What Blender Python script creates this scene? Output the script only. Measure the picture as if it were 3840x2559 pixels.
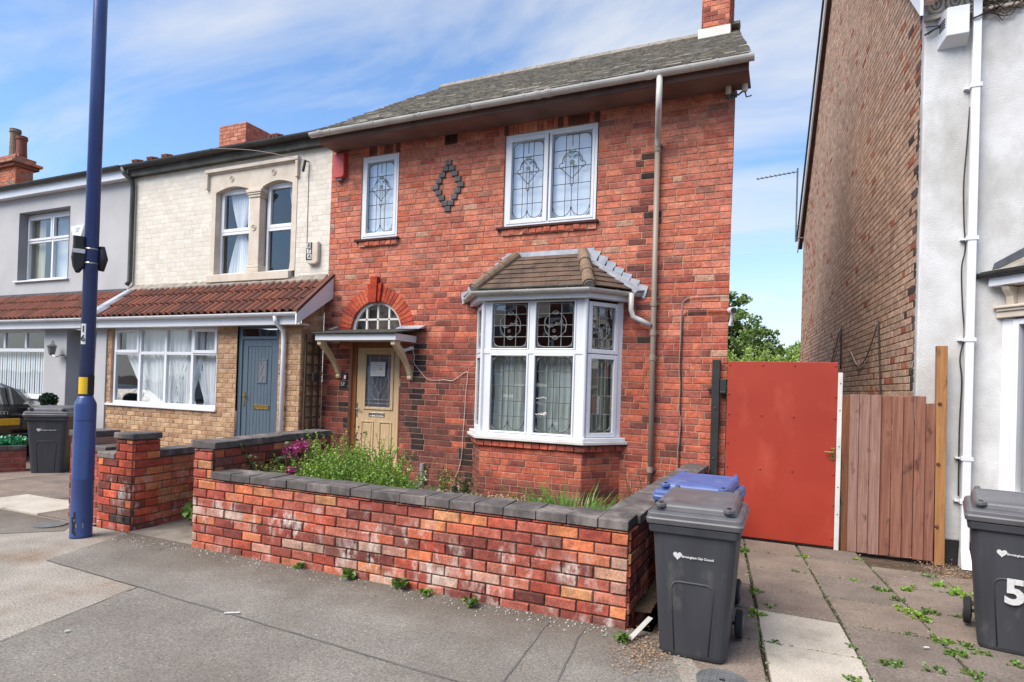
import bpy, bmesh, math, random
from mathutils import Vector, Matrix
R = random.Random(11)
sc = bpy.context.scene
COL = sc.collection
for o in list(bpy.data.objects): bpy.data.objects.remove(o)

# ------------------------------------------------------------ camera
cam = bpy.data.cameras.new('camera'); camo = bpy.data.objects.new('camera', cam); COL.objects.link(camo)
cam.sensor_width = 36; cam.sensor_fit = 'HORIZONTAL'; cam.lens = 2300 / 3840 * 36
cam.shift_y = (1431.06 - 1279.5) / 3840; cam.clip_start = .05; cam.clip_end = 3000
r_ = Vector((.91286, .40708, .03115)); d_ = Vector((.02487, .02071, -.99948)); f_ = Vector((-.40751, .91316, .00878))
m = Matrix.Identity(4)
for i in range(3):
    m[i][0] = r_[i]; m[i][1] = -d_[i]; m[i][2] = -f_[i]
m.translation = (0, 0, 1.6); camo.matrix_world = m; sc.camera = camo

# ------------------------------------------------------------ sky and sun
SUN_EL, SUN_AZ = math.radians(50), math.radians(210)      # azimuth clockwise from +Y
world = bpy.data.worlds.new('World'); sc.world = world; world.use_nodes = True
nt = world.node_tree; nt.nodes.clear()
def nd(t, nt_, **k):
    n = nt_.nodes.new(t)
    for a, b in k.items(): setattr(n, a, b)
    return n
sky = nd('ShaderNodeTexSky', nt, sky_type='NISHITA'); sky.sun_disc = False
sky.sun_elevation = SUN_EL; sky.sun_rotation = SUN_AZ; sky.air_density = 1.0; sky.dust_density = .1; sky.ozone_density = 4.0
tc = nd('ShaderNodeTexCoord', nt); sx = nd('ShaderNodeSeparateXYZ', nt); nt.links.new(tc.outputs['Generated'], sx.inputs[0])
az = nd('ShaderNodeMath', nt, operation='MAXIMUM'); nt.links.new(sx.outputs[2], az.inputs[0]); az.inputs[1].default_value = 0
ad = nd('ShaderNodeMath', nt, operation='ADD'); nt.links.new(az.outputs[0], ad.inputs[0]); ad.inputs[1].default_value = .30
dv = nd('ShaderNodeVectorMath', nt, operation='DIVIDE'); nt.links.new(tc.outputs['Generated'], dv.inputs[0])
cb = nd('ShaderNodeCombineXYZ', nt)
for i in range(3): nt.links.new(ad.outputs[0], cb.inputs[i])
nt.links.new(cb.outputs[0], dv.inputs[1])
mp = nd('ShaderNodeMapping', nt); mp.inputs['Location'].default_value = (2.3, .55, 0); mp.inputs['Rotation'].default_value = (0, 0, .5); mp.inputs['Scale'].default_value = (.55, 1.5, 1.0)
nt.links.new(dv.outputs[0], mp.inputs[0])
nz = nd('ShaderNodeTexNoise', nt); nz.inputs['Scale'].default_value = 1.5; nz.inputs['Detail'].default_value = 7; nz.inputs['Roughness'].default_value = .58; nz.inputs['Distortion'].default_value = .5
nt.links.new(mp.outputs[0], nz.inputs['Vector'])
rp = nd('ShaderNodeValToRGB', nt); rp.color_ramp.elements[0].position = .43; rp.color_ramp.elements[0].color = (.06, .06, .06, 1); rp.color_ramp.elements[1].position = .72
rp.color_ramp.elements[1].color = (.92, .92, .92, 1); nt.links.new(nz.outputs['Fac'], rp.inputs[0])
mx = nd('ShaderNodeMixRGB', nt); tn = nd('ShaderNodeMixRGB', nt, blend_type='MULTIPLY'); tn.inputs[0].default_value = 1; tn.inputs[2].default_value = (.86, 1.02, 1.12, 1); nt.links.new(sky.outputs[0], tn.inputs[1]); hz = nd('ShaderNodeMapRange', nt); nt.links.new(sx.outputs[2], hz.inputs[0]); hz.inputs[1].default_value = .30; hz.inputs[2].default_value = .02; hz.inputs[3].default_value = 0; hz.inputs[4].default_value = .85; hz.interpolation_type = 'SMOOTHSTEP'; mxx = nd('ShaderNodeMath', nt, operation='MAXIMUM'); nt.links.new(rp.outputs[0], mxx.inputs[0]); nt.links.new(hz.outputs[0], mxx.inputs[1]); nt.links.new(mxx.outputs[0], mx.inputs[0]); nt.links.new(tn.outputs[0], mx.inputs[1]); mx.inputs[2].default_value = (4.1, 4.15, 4.2, 1)
bg = nd('ShaderNodeBackground', nt); bg.inputs['Strength'].default_value = .105; nt.links.new(mx.outputs[0], bg.inputs[0])
wo = nd('ShaderNodeOutputWorld', nt); nt.links.new(bg.outputs[0], wo.inputs[0])
sl = bpy.data.lights.new('sun', 'SUN'); sl.energy = 2.9; sl.angle = math.radians(45); sl.color = (1, .915, .80)
so = bpy.data.objects.new('sun', sl); COL.objects.link(so)
sd = Vector((math.sin(SUN_AZ) * math.cos(SUN_EL), math.cos(SUN_AZ) * math.cos(SUN_EL), math.sin(SUN_EL)))
so.rotation_euler = sd.to_track_quat('Z', 'Y').to_euler(); so.location = (0, 0, 30)
sc.view_settings.view_transform = 'Standard'; sc.view_settings.look = 'None'; sc.view_settings.gamma = 1
sc.view_settings.use_curve_mapping = False; sc.view_settings.exposure = 1.1
sc.cycles.max_bounces = 6; sc.cycles.diffuse_bounces = 3; sc.cycles.glossy_bounces = 3; sc.cycles.transparent_max_bounces = 12
sc.cycles.caustics_reflective = False; sc.cycles.caustics_refractive = False

# ------------------------------------------------------------ helpers
def lin(r, g, b, k=1.0):
    f = lambda c: (c / 12.92 if c <= .04045 else ((c + .055) / 1.055) ** 2.4)
    return (f(r / 255) * k, f(g / 255) * k, f(b / 255) * k)
Zv = Vector((0, 0, 1))
class Pl:                                   # a vertical plane: u along it, v up, n outward
    def __init__(s, o, U, N): s.o = Vector(o); s.U = Vector(U).normalized(); s.N = Vector(N).normalized()
    def pt(s, u, v, n=0): return s.o + s.U * u + Zv * v + s.N * n
class MB:
    def __init__(s): s.v = []; s.f = []; s.c = []
    def add(s, vs, fs, col=None):
        b = len(s.v); s.v += [tuple(p) for p in vs]; s.f += [tuple(i + b for i in f) for f in fs]
        if col is not None: s.c += [col] * len(vs)
        return s
    def quad(s, *p): return s.add(p, [tuple(range(len(p)))])
    def hexa(s, p): return s.add(p, [(0, 1, 2, 3), (7, 6, 5, 4), (0, 4, 5, 1), (1, 5, 6, 2), (2, 6, 7, 3), (3, 7, 4, 0)])
    def box(s, x0, x1, y0, y1, z0, z1):
        return s.hexa([(x0, y0, z0), (x1, y0, z0), (x1, y1, z0), (x0, y1, z0), (x0, y0, z1), (x1, y0, z1), (x1, y1, z1), (x0, y1, z1)])
    def pbox(s, pl, u0, u1, v0, v1, n0, n1):
        P = pl.pt
        return s.hexa([P(u0, v0, n0), P(u1, v0, n0), P(u1, v0, n1), P(u0, v0, n1), P(u0, v1, n0), P(u1, v1, n0), P(u1, v1, n1), P(u0, v1, n1)])
    def prism(s, pts, ext):
        n = len(pts); ext = Vector(ext); a = [Vector(p) for p in pts]; b = [p + ext for p in a]
        return s.add(a + b, [tuple(range(n))[::-1], tuple(range(n, 2 * n))] + [(i, (i + 1) % n, n + (i + 1) % n, n + i) for i in range(n)])
    def tube(s, path, r, seg=8, caps=True, flat=None):
        path = [Vector(p) for p in path]; rs = r if isinstance(r, (list, tuple)) else [r] * len(path); rings = []; vs = []
        prev = None
        for i, p in enumerate(path):
            t = (path[min(i + 1, len(path) - 1)] - path[max(i - 1, 0)]).normalized()
            a = prev if prev is not None else (Vector((1, 0, 0)) if abs(t.x) < .9 else Vector((0, 1, 0)))
            a = (a - t * a.dot(t)).normalized(); prev = a; b = t.cross(a)
            vs += [p + (a * math.cos(2 * math.pi * k / seg) + b * math.sin(2 * math.pi * k / seg)) * rs[i] for k in range(seg)]
        fs = []
        for i in range(len(path) - 1):
            for k in range(seg):
                fs.append((i * seg + k, i * seg + (k + 1) % seg, (i + 1) * seg + (k + 1) % seg, (i + 1) * seg + k))
        if caps: fs += [tuple(range(seg))[::-1], tuple(range((len(path) - 1) * seg, len(path) * seg))]
        return s.add(vs, fs)
    def lathe(s, prof, c=(0, 0, 0), seg=16, caps=True):
        c = Vector(c); vs = []; fs = []
        for r, z in prof: vs += [c + Vector((r * math.cos(2 * math.pi * k / seg), r * math.sin(2 * math.pi * k / seg), z)) for k in range(seg)]
        n = len(prof)
        for i in range(n - 1):
            for k in range(seg): fs.append((i * seg + k, i * seg + (k + 1) % seg, (i + 1) * seg + (k + 1) % seg, (i + 1) * seg + k))
        if caps: fs += [tuple(range(seg))[::-1], tuple(range((n - 1) * seg, n * seg))]
        return s.add(vs, fs)
    def mesh(s, name, mat, smooth=False, recalc=True):
        me = bpy.data.meshes.new(name); me.from_pydata(s.v, [], s.f); me.materials.append(mat)
        if s.c and len(s.c) == len(s.v):
            at = me.color_attributes.new('bcol', 'FLOAT_COLOR', 'POINT')
            at.data.foreach_set('color', [x for c in s.c for x in (c[0], c[1], c[2], 1)])
        if recalc:
            bm = bmesh.new(); bm.from_mesh(me); bmesh.ops.recalc_face_normals(bm, faces=bm.faces); bm.to_mesh(me); bm.free()
        if smooth: me.polygons.foreach_set('use_smooth', [True] * len(me.polygons))
        me.update(); return me
    def build(s, name, mat, parent=None, smooth=False, bevel=0, **kw):
        return link(name, s.mesh(name, mat, smooth), parent, bevel, **kw)
def link(name, me, parent=None, bevel=0, label=None, cat=None, group=None, kind=None, local=False):
    o = bpy.data.objects.new(name, me); COL.objects.link(o)
    if parent is not None:
        o.parent = parent
        if parent.type == 'EMPTY' and not local: o.matrix_parent_inverse = Matrix.Translation(-parent.location)
    if bevel:
        b = o.modifiers.new('bevel', 'BEVEL'); b.width = bevel; b.segments = 2; b.limit_method = 'ANGLE'
    tag(o, label, cat, group, kind); return o
def tag(o, label=None, cat=None, group=None, kind=None):
    if label: o['label'] = label
    if cat: o['category'] = cat
    if group: o['group'] = group
    if kind: o['kind'] = kind
    return o
def thing(name, loc, label, cat, group=None):
    o = bpy.data.objects.new(name, None); COL.objects.link(o); o.location = loc; o.empty_display_size = .1
    return tag(o, label, cat, group)
def copy_tree(o, parent=None):
    c = o.copy(); COL.objects.link(c); c.parent = parent
    for ch in list(o.children): copy_tree(ch, c)
    return c
def text_mesh(s, size, mat, name, ext=.001, bold=0.0, shear=0):
    cu = bpy.data.curves.new(name, 'FONT'); cu.body = s; cu.size = size; cu.extrude = ext; cu.align_x = 'CENTER'; cu.align_y = 'CENTER'; cu.offset = bold; cu.shear = shear; cu.resolution_u = 3
    o = bpy.data.objects.new(name, cu); COL.objects.link(o); bpy.context.view_layer.update()
    me = bpy.data.meshes.new_from_object(o.evaluated_get(bpy.context.evaluated_depsgraph_get()))
    bpy.data.objects.remove(o); me.materials.clear(); me.materials.append(mat); return me
def place_text(s, size, mat, name, pl, u, v, n, parent, bold=0., shear=0, local=False, rot=0):
    me = text_mesh(s, size, mat, name, bold=bold, shear=shear)
    A = Matrix(((pl.U.x, 0, pl.N.x), (pl.U.y, 0, pl.N.y), (pl.U.z, 1, pl.N.z))).to_4x4(); p = pl.pt(u, v, n)
    me.transform(Matrix.Translation(p) @ A @ Matrix.Rotation(rot, 4, 'Z')); return link(name, me, parent, local=local)

# ------------------------------------------------------------ materials
MT = {}
def nodes(name):
    mt = bpy.data.materials.new(name); mt.use_nodes = True; t = mt.node_tree; t.nodes.clear()
    out = nd('ShaderNodeOutputMaterial', t); b = nd('ShaderNodeBsdfPrincipled', t); t.links.new(b.outputs[0], out.inputs[0])
    MT[name] = mt; return mt, t, b, out
def pos(t, scale=(1, 1, 1)):
    g = nd('ShaderNodeNewGeometry', t); mpn = nd('ShaderNodeMapping', t); mpn.inputs['Scale'].default_value = scale
    t.links.new(g.outputs['Position'], mpn.inputs[0]); return mpn.outputs[0]
def noise(t, vec, s, d=4, r=.55, dist=0):
    n = nd('ShaderNodeTexNoise', t); n.inputs['Scale'].default_value = s; n.inputs['Detail'].default_value = d; n.inputs['Roughness'].default_value = r; n.inputs['Distortion'].default_value = dist
    t.links.new(vec, n.inputs['Vector']); return n.outputs['Fac']
def ramp(t, fac, a, b, ca=(0, 0, 0), cb_=(1, 1, 1)):
    n = nd('ShaderNodeValToRGB', t); e = n.color_ramp.elements; e[0].position = a; e[1].position = b; e[0].color = (*ca, 1); e[1].color = (*cb_, 1)
    t.links.new(fac, n.inputs[0]); return n.outputs[0]
def mixc(t, fac, a, b, mode='MIX'):
    n = nd('ShaderNodeMixRGB', t, blend_type=mode)
    for inp, val in ((n.inputs[0], fac), (n.inputs[1], a), (n.inputs[2], b)):
        if isinstance(val, (int, float)): inp.default_value = val
        elif isinstance(val, tuple): inp.default_value = (*val[:3], 1)
        else: t.links.new(val, inp)
    return n.outputs[0]
def bump(t, b, h, strength, dist=.01):
    n = nd('ShaderNodeBump', t); n.inputs['Strength'].default_value = strength; n.inputs['Distance'].default_value = dist
    t.links.new(h, n.inputs['Height']); t.links.new(n.outputs[0], b.inputs['Normal'])
def mk(name, col, col2=None, vs=6, rough=.7, bs=0, bst=.3, bd=.005, metal=0, spec=.5, st=(1, 1, 1), lo=.35, hi=.68, dirt=None, ds=1.5, dlo=.55, dhi=.8, fine=0, fs=120, coat=0):
    mt, t, b, o = nodes(name); v = pos(t, st); col2 = col2 or tuple(c * .8 for c in col)
    c = mixc(t, ramp(t, noise(t, v, vs), lo, hi), col, col2)
    if dirt: c = mixc(t, ramp(t, noise(t, pos(t, (1, 1, .5)), ds, 6, .65), dlo, dhi), c, dirt)
    if fine: c = mixc(t, fine, c, ramp(t, noise(t, v, fs, 2), .3, .7, (.25, .25, .25), (1.7, 1.7, 1.7)), 'MULTIPLY')
    t.links.new(c, b.inputs['Base Color']); b.inputs['Roughness'].default_value = rough; b.inputs['Metallic'].default_value = metal; b.inputs['Specular IOR Level'].default_value = spec; b.inputs['Coat Weight'].default_value = coat
    if bs: bump(t, b, noise(t, v, bs, 4), bst, bd)
    return mt
def V_(x, var): return (1 + (x - 1) * var,) * 3
def mk_brick(name, eff=0, grime=(.10, .075, .06), eff_z=None, gr=.35, relief=.5, var=1.):
    mt, t, b, o = nodes(name); v = pos(t); a = nd('ShaderNodeAttribute', t, attribute_name='bcol'); c = a.outputs['Color']
    c = mixc(t, 1, c, ramp(t, noise(t, pos(t, (1, 1, 1.6)), 7, 3), .3, .7, V_(.72, var), V_(1.22, var)), 'MULTIPLY')
    c = mixc(t, 1, c, ramp(t, noise(t, v, 70, 3, .6), .3, .72, V_(.70, var), V_(1.28, var)), 'MULTIPLY')
    c = mixc(t, 1, c, ramp(t, noise(t, v, 22, 4, .65), .32, .68, V_(.78, var), V_(1.2, var)), 'MULTIPLY')
    g = nd('ShaderNodeMath', t, operation='MULTIPLY'); t.links.new(ramp(t, noise(t, v, 1.7, 6, .68), .50, .78), g.inputs[0]); g.inputs[1].default_value = gr
    c = mixc(t, g.outputs[0], c, grime)
    if eff:
        f = ramp(t, noise(t, pos(t, (1, 1, .55)), 9, 6, .7), .50, .66); f2 = ramp(t, noise(t, v, 2.2, 2), .42, .6)
        q = nd('ShaderNodeMath', t, operation='MULTIPLY'); t.links.new(f, q.inputs[0]); t.links.new(f2, q.inputs[1])
        sz = nd('ShaderNodeSeparateXYZ', t); t.links.new(v, sz.inputs[0])
        zz = nd('ShaderNodeMapRange', t); t.links.new(sz.outputs[2], zz.inputs[0]); zz.inputs[1].default_value = .62; zz.inputs[2].default_value = .40; zz.inputs[3].default_value = 0; zz.inputs[4].default_value = eff
        q2 = nd('ShaderNodeMath', t, operation='MULTIPLY'); t.links.new(q.outputs[0], q2.inputs[0]); t.links.new(zz.outputs[0], q2.inputs[1])
        c = mixc(t, q2.outputs[0], c, (.62, .55, .50))
    t.links.new(c, b.inputs['Base Color']); b.inputs['Roughness'].default_value = .88; b.inputs['Specular IOR Level'].default_value = .25
    h = mixc(t, .5, noise(t, v, 45, 4, .6), noise(t, v, 160, 2)); bump(t, b, h, relief, .006); return mt
def mk_glass(name, tint=(.86, .9, .89), refl=1.0):
    mt = bpy.data.materials.new(name); mt.use_nodes = True; t = mt.node_tree; t.nodes.clear(); MT[name] = mt
    out = nd('ShaderNodeOutputMaterial', t); m_ = nd('ShaderNodeMixShader', t); tr = nd('ShaderNodeBsdfTransparent', t); gl = nd('ShaderNodeBsdfGlossy', t)
    tr.inputs[0].default_value = (*tint, 1); gl.inputs[0].default_value = (1, 1, 1, 1); gl.inputs['Roughness'].default_value = .015
    fr = nd('ShaderNodeFresnel', t); gm = nd('ShaderNodeNewGeometry', t); io = nd('ShaderNodeMath', t, operation='MULTIPLY_ADD'); t.links.new(gm.outputs['Backfacing'], io.inputs[0]); io.inputs[1].default_value = 1 / 1.5 - 1.5; io.inputs[2].default_value = 1.5; t.links.new(io.outputs[0], fr.inputs[0]); mu = nd('ShaderNodeMath', t, operation='MULTIPLY_ADD'); t.links.new(fr.outputs[0], mu.inputs[0]); mu.inputs[1].default_value = 1.5 * refl; mu.inputs[2].default_value = .05 * refl
    wv = noise(t, pos(t), 2.2, 2); bn = nd('ShaderNodeBump', t); bn.inputs['Strength'].default_value = .06; bn.inputs['Distance'].default_value = .02; t.links.new(wv, bn.inputs['Height']); t.links.new(bn.outputs[0], gl.inputs['Normal'])
    t.links.new(mu.outputs[0], m_.inputs[0]); t.links.new(tr.outputs[0], m_.inputs[1]); t.links.new(gl.outputs[0], m_.inputs[2]); t.links.new(m_.outputs[0], out.inputs[0]); return mt
def mk_leaf(name, c1, c2, trans=.35):
    mt = bpy.data.materials.new(name); mt.use_nodes = True; t = mt.node_tree; t.nodes.clear(); MT[name] = mt
    out = nd('ShaderNodeOutputMaterial', t); a = nd('ShaderNodeBsdfDiffuse', t); b = nd('ShaderNodeBsdfTranslucent', t); m_ = nd('ShaderNodeMixShader', t); m_.inputs[0].default_value = trans
    g2 = nd('ShaderNodeBsdfGlossy', t); g2.inputs['Roughness'].default_value = .45; m2 = nd('ShaderNodeMixShader', t); m2.inputs[0].default_value = .05
    c = mixc(t, ramp(t, noise(t, pos(t), 3.5, 3), .35, .65), c1, c2)
    c = mixc(t, 1, c, ramp(t, noise(t, pos(t), 55, 1), .3, .7, (.6, .6, .6), (1.4, 1.4, 1.3)), 'MULTIPLY')
    t.links.new(c, a.inputs[0]); t.links.new(c, b.inputs[0]); t.links.new(a.outputs[0], m_.inputs[1]); t.links.new(b.outputs[0], m_.inputs[2])
    t.links.new(m_.outputs[0], m2.inputs[1]); t.links.new(g2.outputs[0], m2.inputs[2]); t.links.new(m2.outputs[0], out.inputs[0]); return mt
def mk_wood(name, c1, c2, st=(14, 14, .9), rough=.6, knots=None, bst=.25):
    mt, t, b, o = nodes(name); v = pos(t, st)
    c = mixc(t, ramp(t, noise(t, v, 2.2, 6, .6, .8), .32, .68), c1, c2)
    if knots: c = mixc(t, ramp(t, noise(t, pos(t, (1, 1, .45)), 9, 3), .60, .74), c, knots)
    t.links.new(c, b.inputs['Base Color']); b.inputs['Roughness'].default_value = rough; bump(t, b, noise(t, v, 5, 4), bst, .004); return mt

mk_brick('brick_red', gr=.3, grime=(.13, .085, .07)); mk_brick('brick_wall', eff=1.1, gr=.35); mk_brick('brick_tan', grime=(.2, .14, .09), gr=.3); mk_brick('brick_gable', grime=(.2, .15, .12), gr=.5)
mk_brick('brick_cream', grime=(.55, .51, .44), gr=.25, relief=.15, var=.25)
mk('mortar', lin(206, 166, 142, .85), lin(172, 130, 108, .85), vs=3, bs=90, rough=.95, dirt=lin(120, 92, 82), ds=1.2, dlo=.52, dhi=.8)
mk('mortar_wall', lin(128, 104, 88), lin(88, 70, 60), vs=5, bs=90, rough=.95)
mk('mortar_tan', lin(205, 182, 158, .85), lin(180, 155, 130, .85), vs=5, bs=90, rough=.95)
mk('mortar_gable', lin(128, 98, 84), lin(98, 72, 60), vs=4, bs=90, rough=.95)
mk('cream_paint', lin(224, 217, 204, .9), lin(205, 196, 182, .9), vs=2.5, bs=40, bst=.2, rough=.75, dirt=lin(170, 160, 145), ds=2.4, dlo=.62, dhi=.85)
mk('stone_paint', lin(214, 203, 188, .9), lin(198, 185, 168, .9), vs=5, bs=60, bst=.15, rough=.7)
mk('grey_paint', lin(182, 182, 184, .95), lin(172, 172, 174, .95), vs=1.5, bs=140, bst=.25, rough=.85)
mk('grey_reveal', lin(160, 160, 163, .9), vs=1.5, rough=.85)
mk('white_render', lin(226, 227, 228, .86), lin(205, 205, 204, .86), vs=3, bs=110, bst=.9, bd=.008, rough=.9, dirt=lin(158, 155, 148), ds=1.3, dlo=.50, dhi=.80)
mk('upvc', lin(236, 238, 243, .88), lin(226, 229, 235, .88), vs=2, rough=.3, dirt=lin(200, 198, 190), ds=4, dlo=.68, dhi=.9)
mk('white_paint', lin(228, 226, 222, .88), lin(206, 202, 195, .88), vs=4, rough=.5, bs=40, bst=.08)
mk('gutter_white', lin(214, 211, 206, .85), lin(188, 184, 178, .85), vs=3, st=(1, 1, 1), rough=.45, dirt=lin(92, 86, 80), ds=7, dlo=.60, dhi=.82)
mk('gutter_dark', lin(64, 66, 64), lin(42, 44, 43), vs=3, rough=.55, dirt=lin(120, 118, 110), ds=5, dlo=.66, dhi=.85)
mk('fascia_dark', lin(82, 82, 76), lin(50, 50, 47), vs=3, rough=.8, dirt=lin(150, 148, 140), ds=3.5, dlo=.62, dhi=.72)
mk('fascia_brown', lin(116, 88, 78, .9), lin(88, 66, 60, .9), vs=3, st=(.3, 1, 2), rough=.75, dirt=lin(60, 48, 46), ds=2, dlo=.5, dhi=.8)
mk('soffit', lin(128, 100, 94), lin(102, 78, 74), vs=2.5, rough=.85)
mk('pipe_taupe', lin(152, 138, 126, .9), lin(136, 122, 110, .9), vs=3, st=(1, 1, .2), rough=.5, dirt=lin(205, 198, 188), ds=16, dlo=.72, dhi=.78)
mk('slate', lin(150, 146, 138), lin(108, 104, 98), vs=9, rough=.9, bs=60, bst=.5, dirt=lin(158, 150, 134), ds=12, dlo=.5, dhi=.72)
mk('slate_moss', lin(172, 166, 152), lin(120, 114, 102), vs=14, rough=.95, bs=60, bst=.5, dirt=lin(92, 86, 76), ds=9, dlo=.5, dhi=.75)
mk('mortar_grey', lin(150, 143, 134), lin(112, 106, 98), vs=8, rough=.95, bs=60)
mk('clay_tile', lin(118, 72, 58, .72), lin(98, 58, 48, .72), vs=4, rough=.85, bs=80, bst=.3, dirt=lin(82, 46, 40), ds=3, dlo=.45, dhi=.75)
mk('clay_tile_red', lin(140, 82, 64, .78), lin(118, 66, 52, .78), vs=4, rough=.85, bs=80, bst=.3, dirt=lin(104, 56, 46), ds=3, dlo=.5, dhi=.8)
mk('bay_tile', lin(104, 84, 70), lin(78, 62, 52), vs=5, rough=.9, bs=80, bst=.4, dirt=lin(60, 50, 46), ds=4, dlo=.5, dhi=.8)
mk('hip_tile', lin(134, 114, 96), lin(104, 86, 72), vs=7, rough=.95, bs=70, bst=.5, dirt=lin(80, 68, 56), ds=6)
mk('lead', lin(176, 180, 188), lin(138, 143, 153), vs=6, rough=.45, metal=.2, bs=25, bst=.25, dirt=lin(212, 212, 212), ds=6, dlo=.6, dhi=.8)
mk('lead_dark', lin(92, 94, 100), lin(70, 72, 78), vs=6, rough=.5, metal=.2, bs=25, bst=.2)
mk('felt', lin(62, 64, 58), lin(44, 45, 42), vs=9, rough=.95, bs=90, bst=.5, dirt=lin(92, 94, 74), ds=8)
mk('came', lin(76, 78, 80), lin(58, 60, 62), vs=20, rough=.5, metal=.3)
mk('came_bright', lin(172, 174, 172), lin(120, 122, 122), vs=30, rough=.4, metal=.4)
mk('corner_glass', lin(112, 114, 122), rough=.2)
mk('green_glass', lin(104, 130, 118), rough=.2)
mk('blue_brick', lin(80, 78, 80), lin(56, 54, 56), vs=7, rough=.6, bs=60, bst=.3, dirt=lin(108, 103, 100), ds=5, dlo=.5, dhi=.75)
mk('coping', lin(94, 88, 86), lin(68, 64, 64), vs=9, rough=.8, bs=70, bst=.45, dirt=lin(138, 130, 126), ds=4, dlo=.5, dhi=.72)
mk('red_plastic', lin(206, 66, 62, .85), lin(190, 58, 56, .85), vs=3, rough=.45)
mk('vent', lin(70, 42, 36), rough=.9)
mk_wood('oak', lin(222, 196, 156, .85), lin(198, 166, 124, .85), st=(16, 16, 1.2), rough=.45, bst=.12)
mk_wood('oak_frame', lin(140, 82, 40), lin(112, 62, 28), st=(16, 16, 1.2), rough=.45, bst=.12)
mk('bracket_cream', lin(222, 202, 166, .85), lin(204, 182, 146, .85), vs=5, rough=.5)
mk('door_blue', lin(88, 104, 118, .85), lin(80, 96, 110, .85), vs=3, st=(8, 8, 1), rough=.4, bs=60, bst=.05)
mk('brass', lin(176, 148, 92), lin(140, 112, 62), vs=20, rough=.3, metal=.8)
mk('chrome', lin(190, 188, 180), lin(150, 148, 140), vs=20, rough=.25, metal=.9)
mk('black_metal', lin(46, 46, 47), lin(34, 34, 35), vs=5, rough=.5, bs=60, bst=.1)
mk('rust', lin(92, 58, 48), lin(58, 40, 36), vs=30, rough=.8)
mk('gate_red', lin(178, 62, 42, .8), lin(164, 52, 34, .8), vs=1.2, rough=.5, bs=30, bst=.05, dirt=lin(190, 84, 62, .85), ds=2.5, dlo=.55, dhi=.85)
mk_wood('fence_wood', lin(150, 104, 86, .95), lin(112, 66, 50, .95), st=(20, 20, .8), rough=.85, knots=lin(72, 42, 34), bst=.5)
mk_wood('fence_grey', lin(158, 124, 112, .95), lin(124, 88, 76, .95), st=(20, 20, .8), rough=.9, knots=lin(84, 56, 48), bst=.5)
mk_wood('post_brown', lin(124, 78, 48), lin(90, 54, 34), st=(20, 20, .8), rough=.85, knots=lin(60, 38, 26), bst=.4)
mk_wood('post_tan', lin(168, 122, 76), lin(138, 94, 54), st=(20, 20, .8), rough=.8, knots=lin(84, 54, 34), bst=.35)
mk_wood('trellis_wood', lin(92, 74, 60), lin(62, 50, 42), st=(20, 20, 2), rough=.9)
mk('bin_grey', lin(62, 64, 70, .9), lin(52, 54, 60, .9), vs=3, st=(3, 3, .6), rough=.55, bs=220, bst=.12, dirt=lin(92, 90, 88), ds=6, dlo=.58, dhi=.8)
mk('bin_lid', lin(98, 98, 102), lin(84, 84, 88), vs=5, rough=.38, bs=220, bst=.1, dirt=lin(130, 128, 126), ds=6, dlo=.55, dhi=.8)
mk('bin_blue', lin(84, 104, 158), lin(70, 90, 146), vs=5, rough=.42, bs=220, bst=.1, dirt=lin(128, 140, 176), ds=5, dlo=.55, dhi=.8)
mk('rubber', lin(38, 38, 39), rough=.85)
mk('print_white', lin(222, 222, 222, .85), lin(196, 196, 196, .85), vs=60, rough=.6)
mk('print_black', lin(30, 30, 32), rough=.6)
mk('print_yellow', lin(236, 192, 40, .9), rough=.5)
mk('lamp_blue', lin(60, 82, 136, .95), lin(52, 72, 124, .95), vs=2, rough=.32, bs=30, bst=.03, dirt=lin(30, 42, 78), ds=4, dlo=.6, dhi=.8)
mk('scuff', lin(24, 26, 30), lin(150, 150, 152), vs=35, lo=.60, hi=.66, rough=.8)
mk('soil', lin(96, 78, 62), lin(62, 50, 40), vs=14, rough=1, bs=60, bst=1, bd=.02)
mk('concrete', lin(146, 138, 128, .9), lin(120, 112, 102, .9), vs=4, rough=.95, bs=80, bst=.4, fine=.4, fs=160, dirt=lin(96, 90, 80), ds=2)
mk('slab', lin(138, 124, 113, .9), lin(116, 103, 94, .9), vs=3, rough=.95, bs=70, bst=.45, fine=.45, fs=70, dirt=lin(170, 158, 146), ds=9, dlo=.66, dhi=.72)
mk('slab_b', lin(128, 117, 108, .9), lin(106, 96, 88, .9), vs=3, rough=.95, bs=70, bst=.45, fine=.45, fs=70, dirt=lin(160, 148, 138), ds=9, dlo=.68, dhi=.73)
mk('slab_pale', lin(196, 188, 176, .85), lin(176, 168, 156, .85), vs=3, rough=.95, bs=70, bst=.35, fine=.3, fs=90, dirt=lin(146, 136, 124), ds=3, dlo=.55, dhi=.8)
mk('grass_leaf_dry', lin(150, 120, 84), rough=.9)
mk('dead_leaf', lin(172, 146, 120), lin(116, 92, 74), vs=40, rough=.9)
mk('timber_scrap', lin(186, 186, 182, .85), rough=.8)
mk('iron', lin(104, 106, 108), lin(82, 84, 86), vs=9, rough=.7, bs=90, bst=.3, dirt=lin(130, 124, 114), ds=9)
mk('cable_black', lin(40, 36, 36), rough=.6); mk('cable_white', lin(206, 196, 186), rough=.6); mk('cable_grey', lin(150, 140, 138), rough=.6)
mk('ceramic', lin(216, 208, 200), rough=.4)
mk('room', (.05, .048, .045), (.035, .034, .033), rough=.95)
mk('room_light', lin(196, 202, 206, .85), lin(180, 186, 192, .85), vs=1, rough=.95)
mk('blind', lin(232, 240, 248, .95), lin(224, 234, 244, .95), vs=1.5, st=(6, 1, .2), rough=.9)
mk('curtain_green', lin(200, 196, 170, .95), lin(166, 162, 136, .95), vs=3, st=(5, 1, .2), rough=.95)
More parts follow.
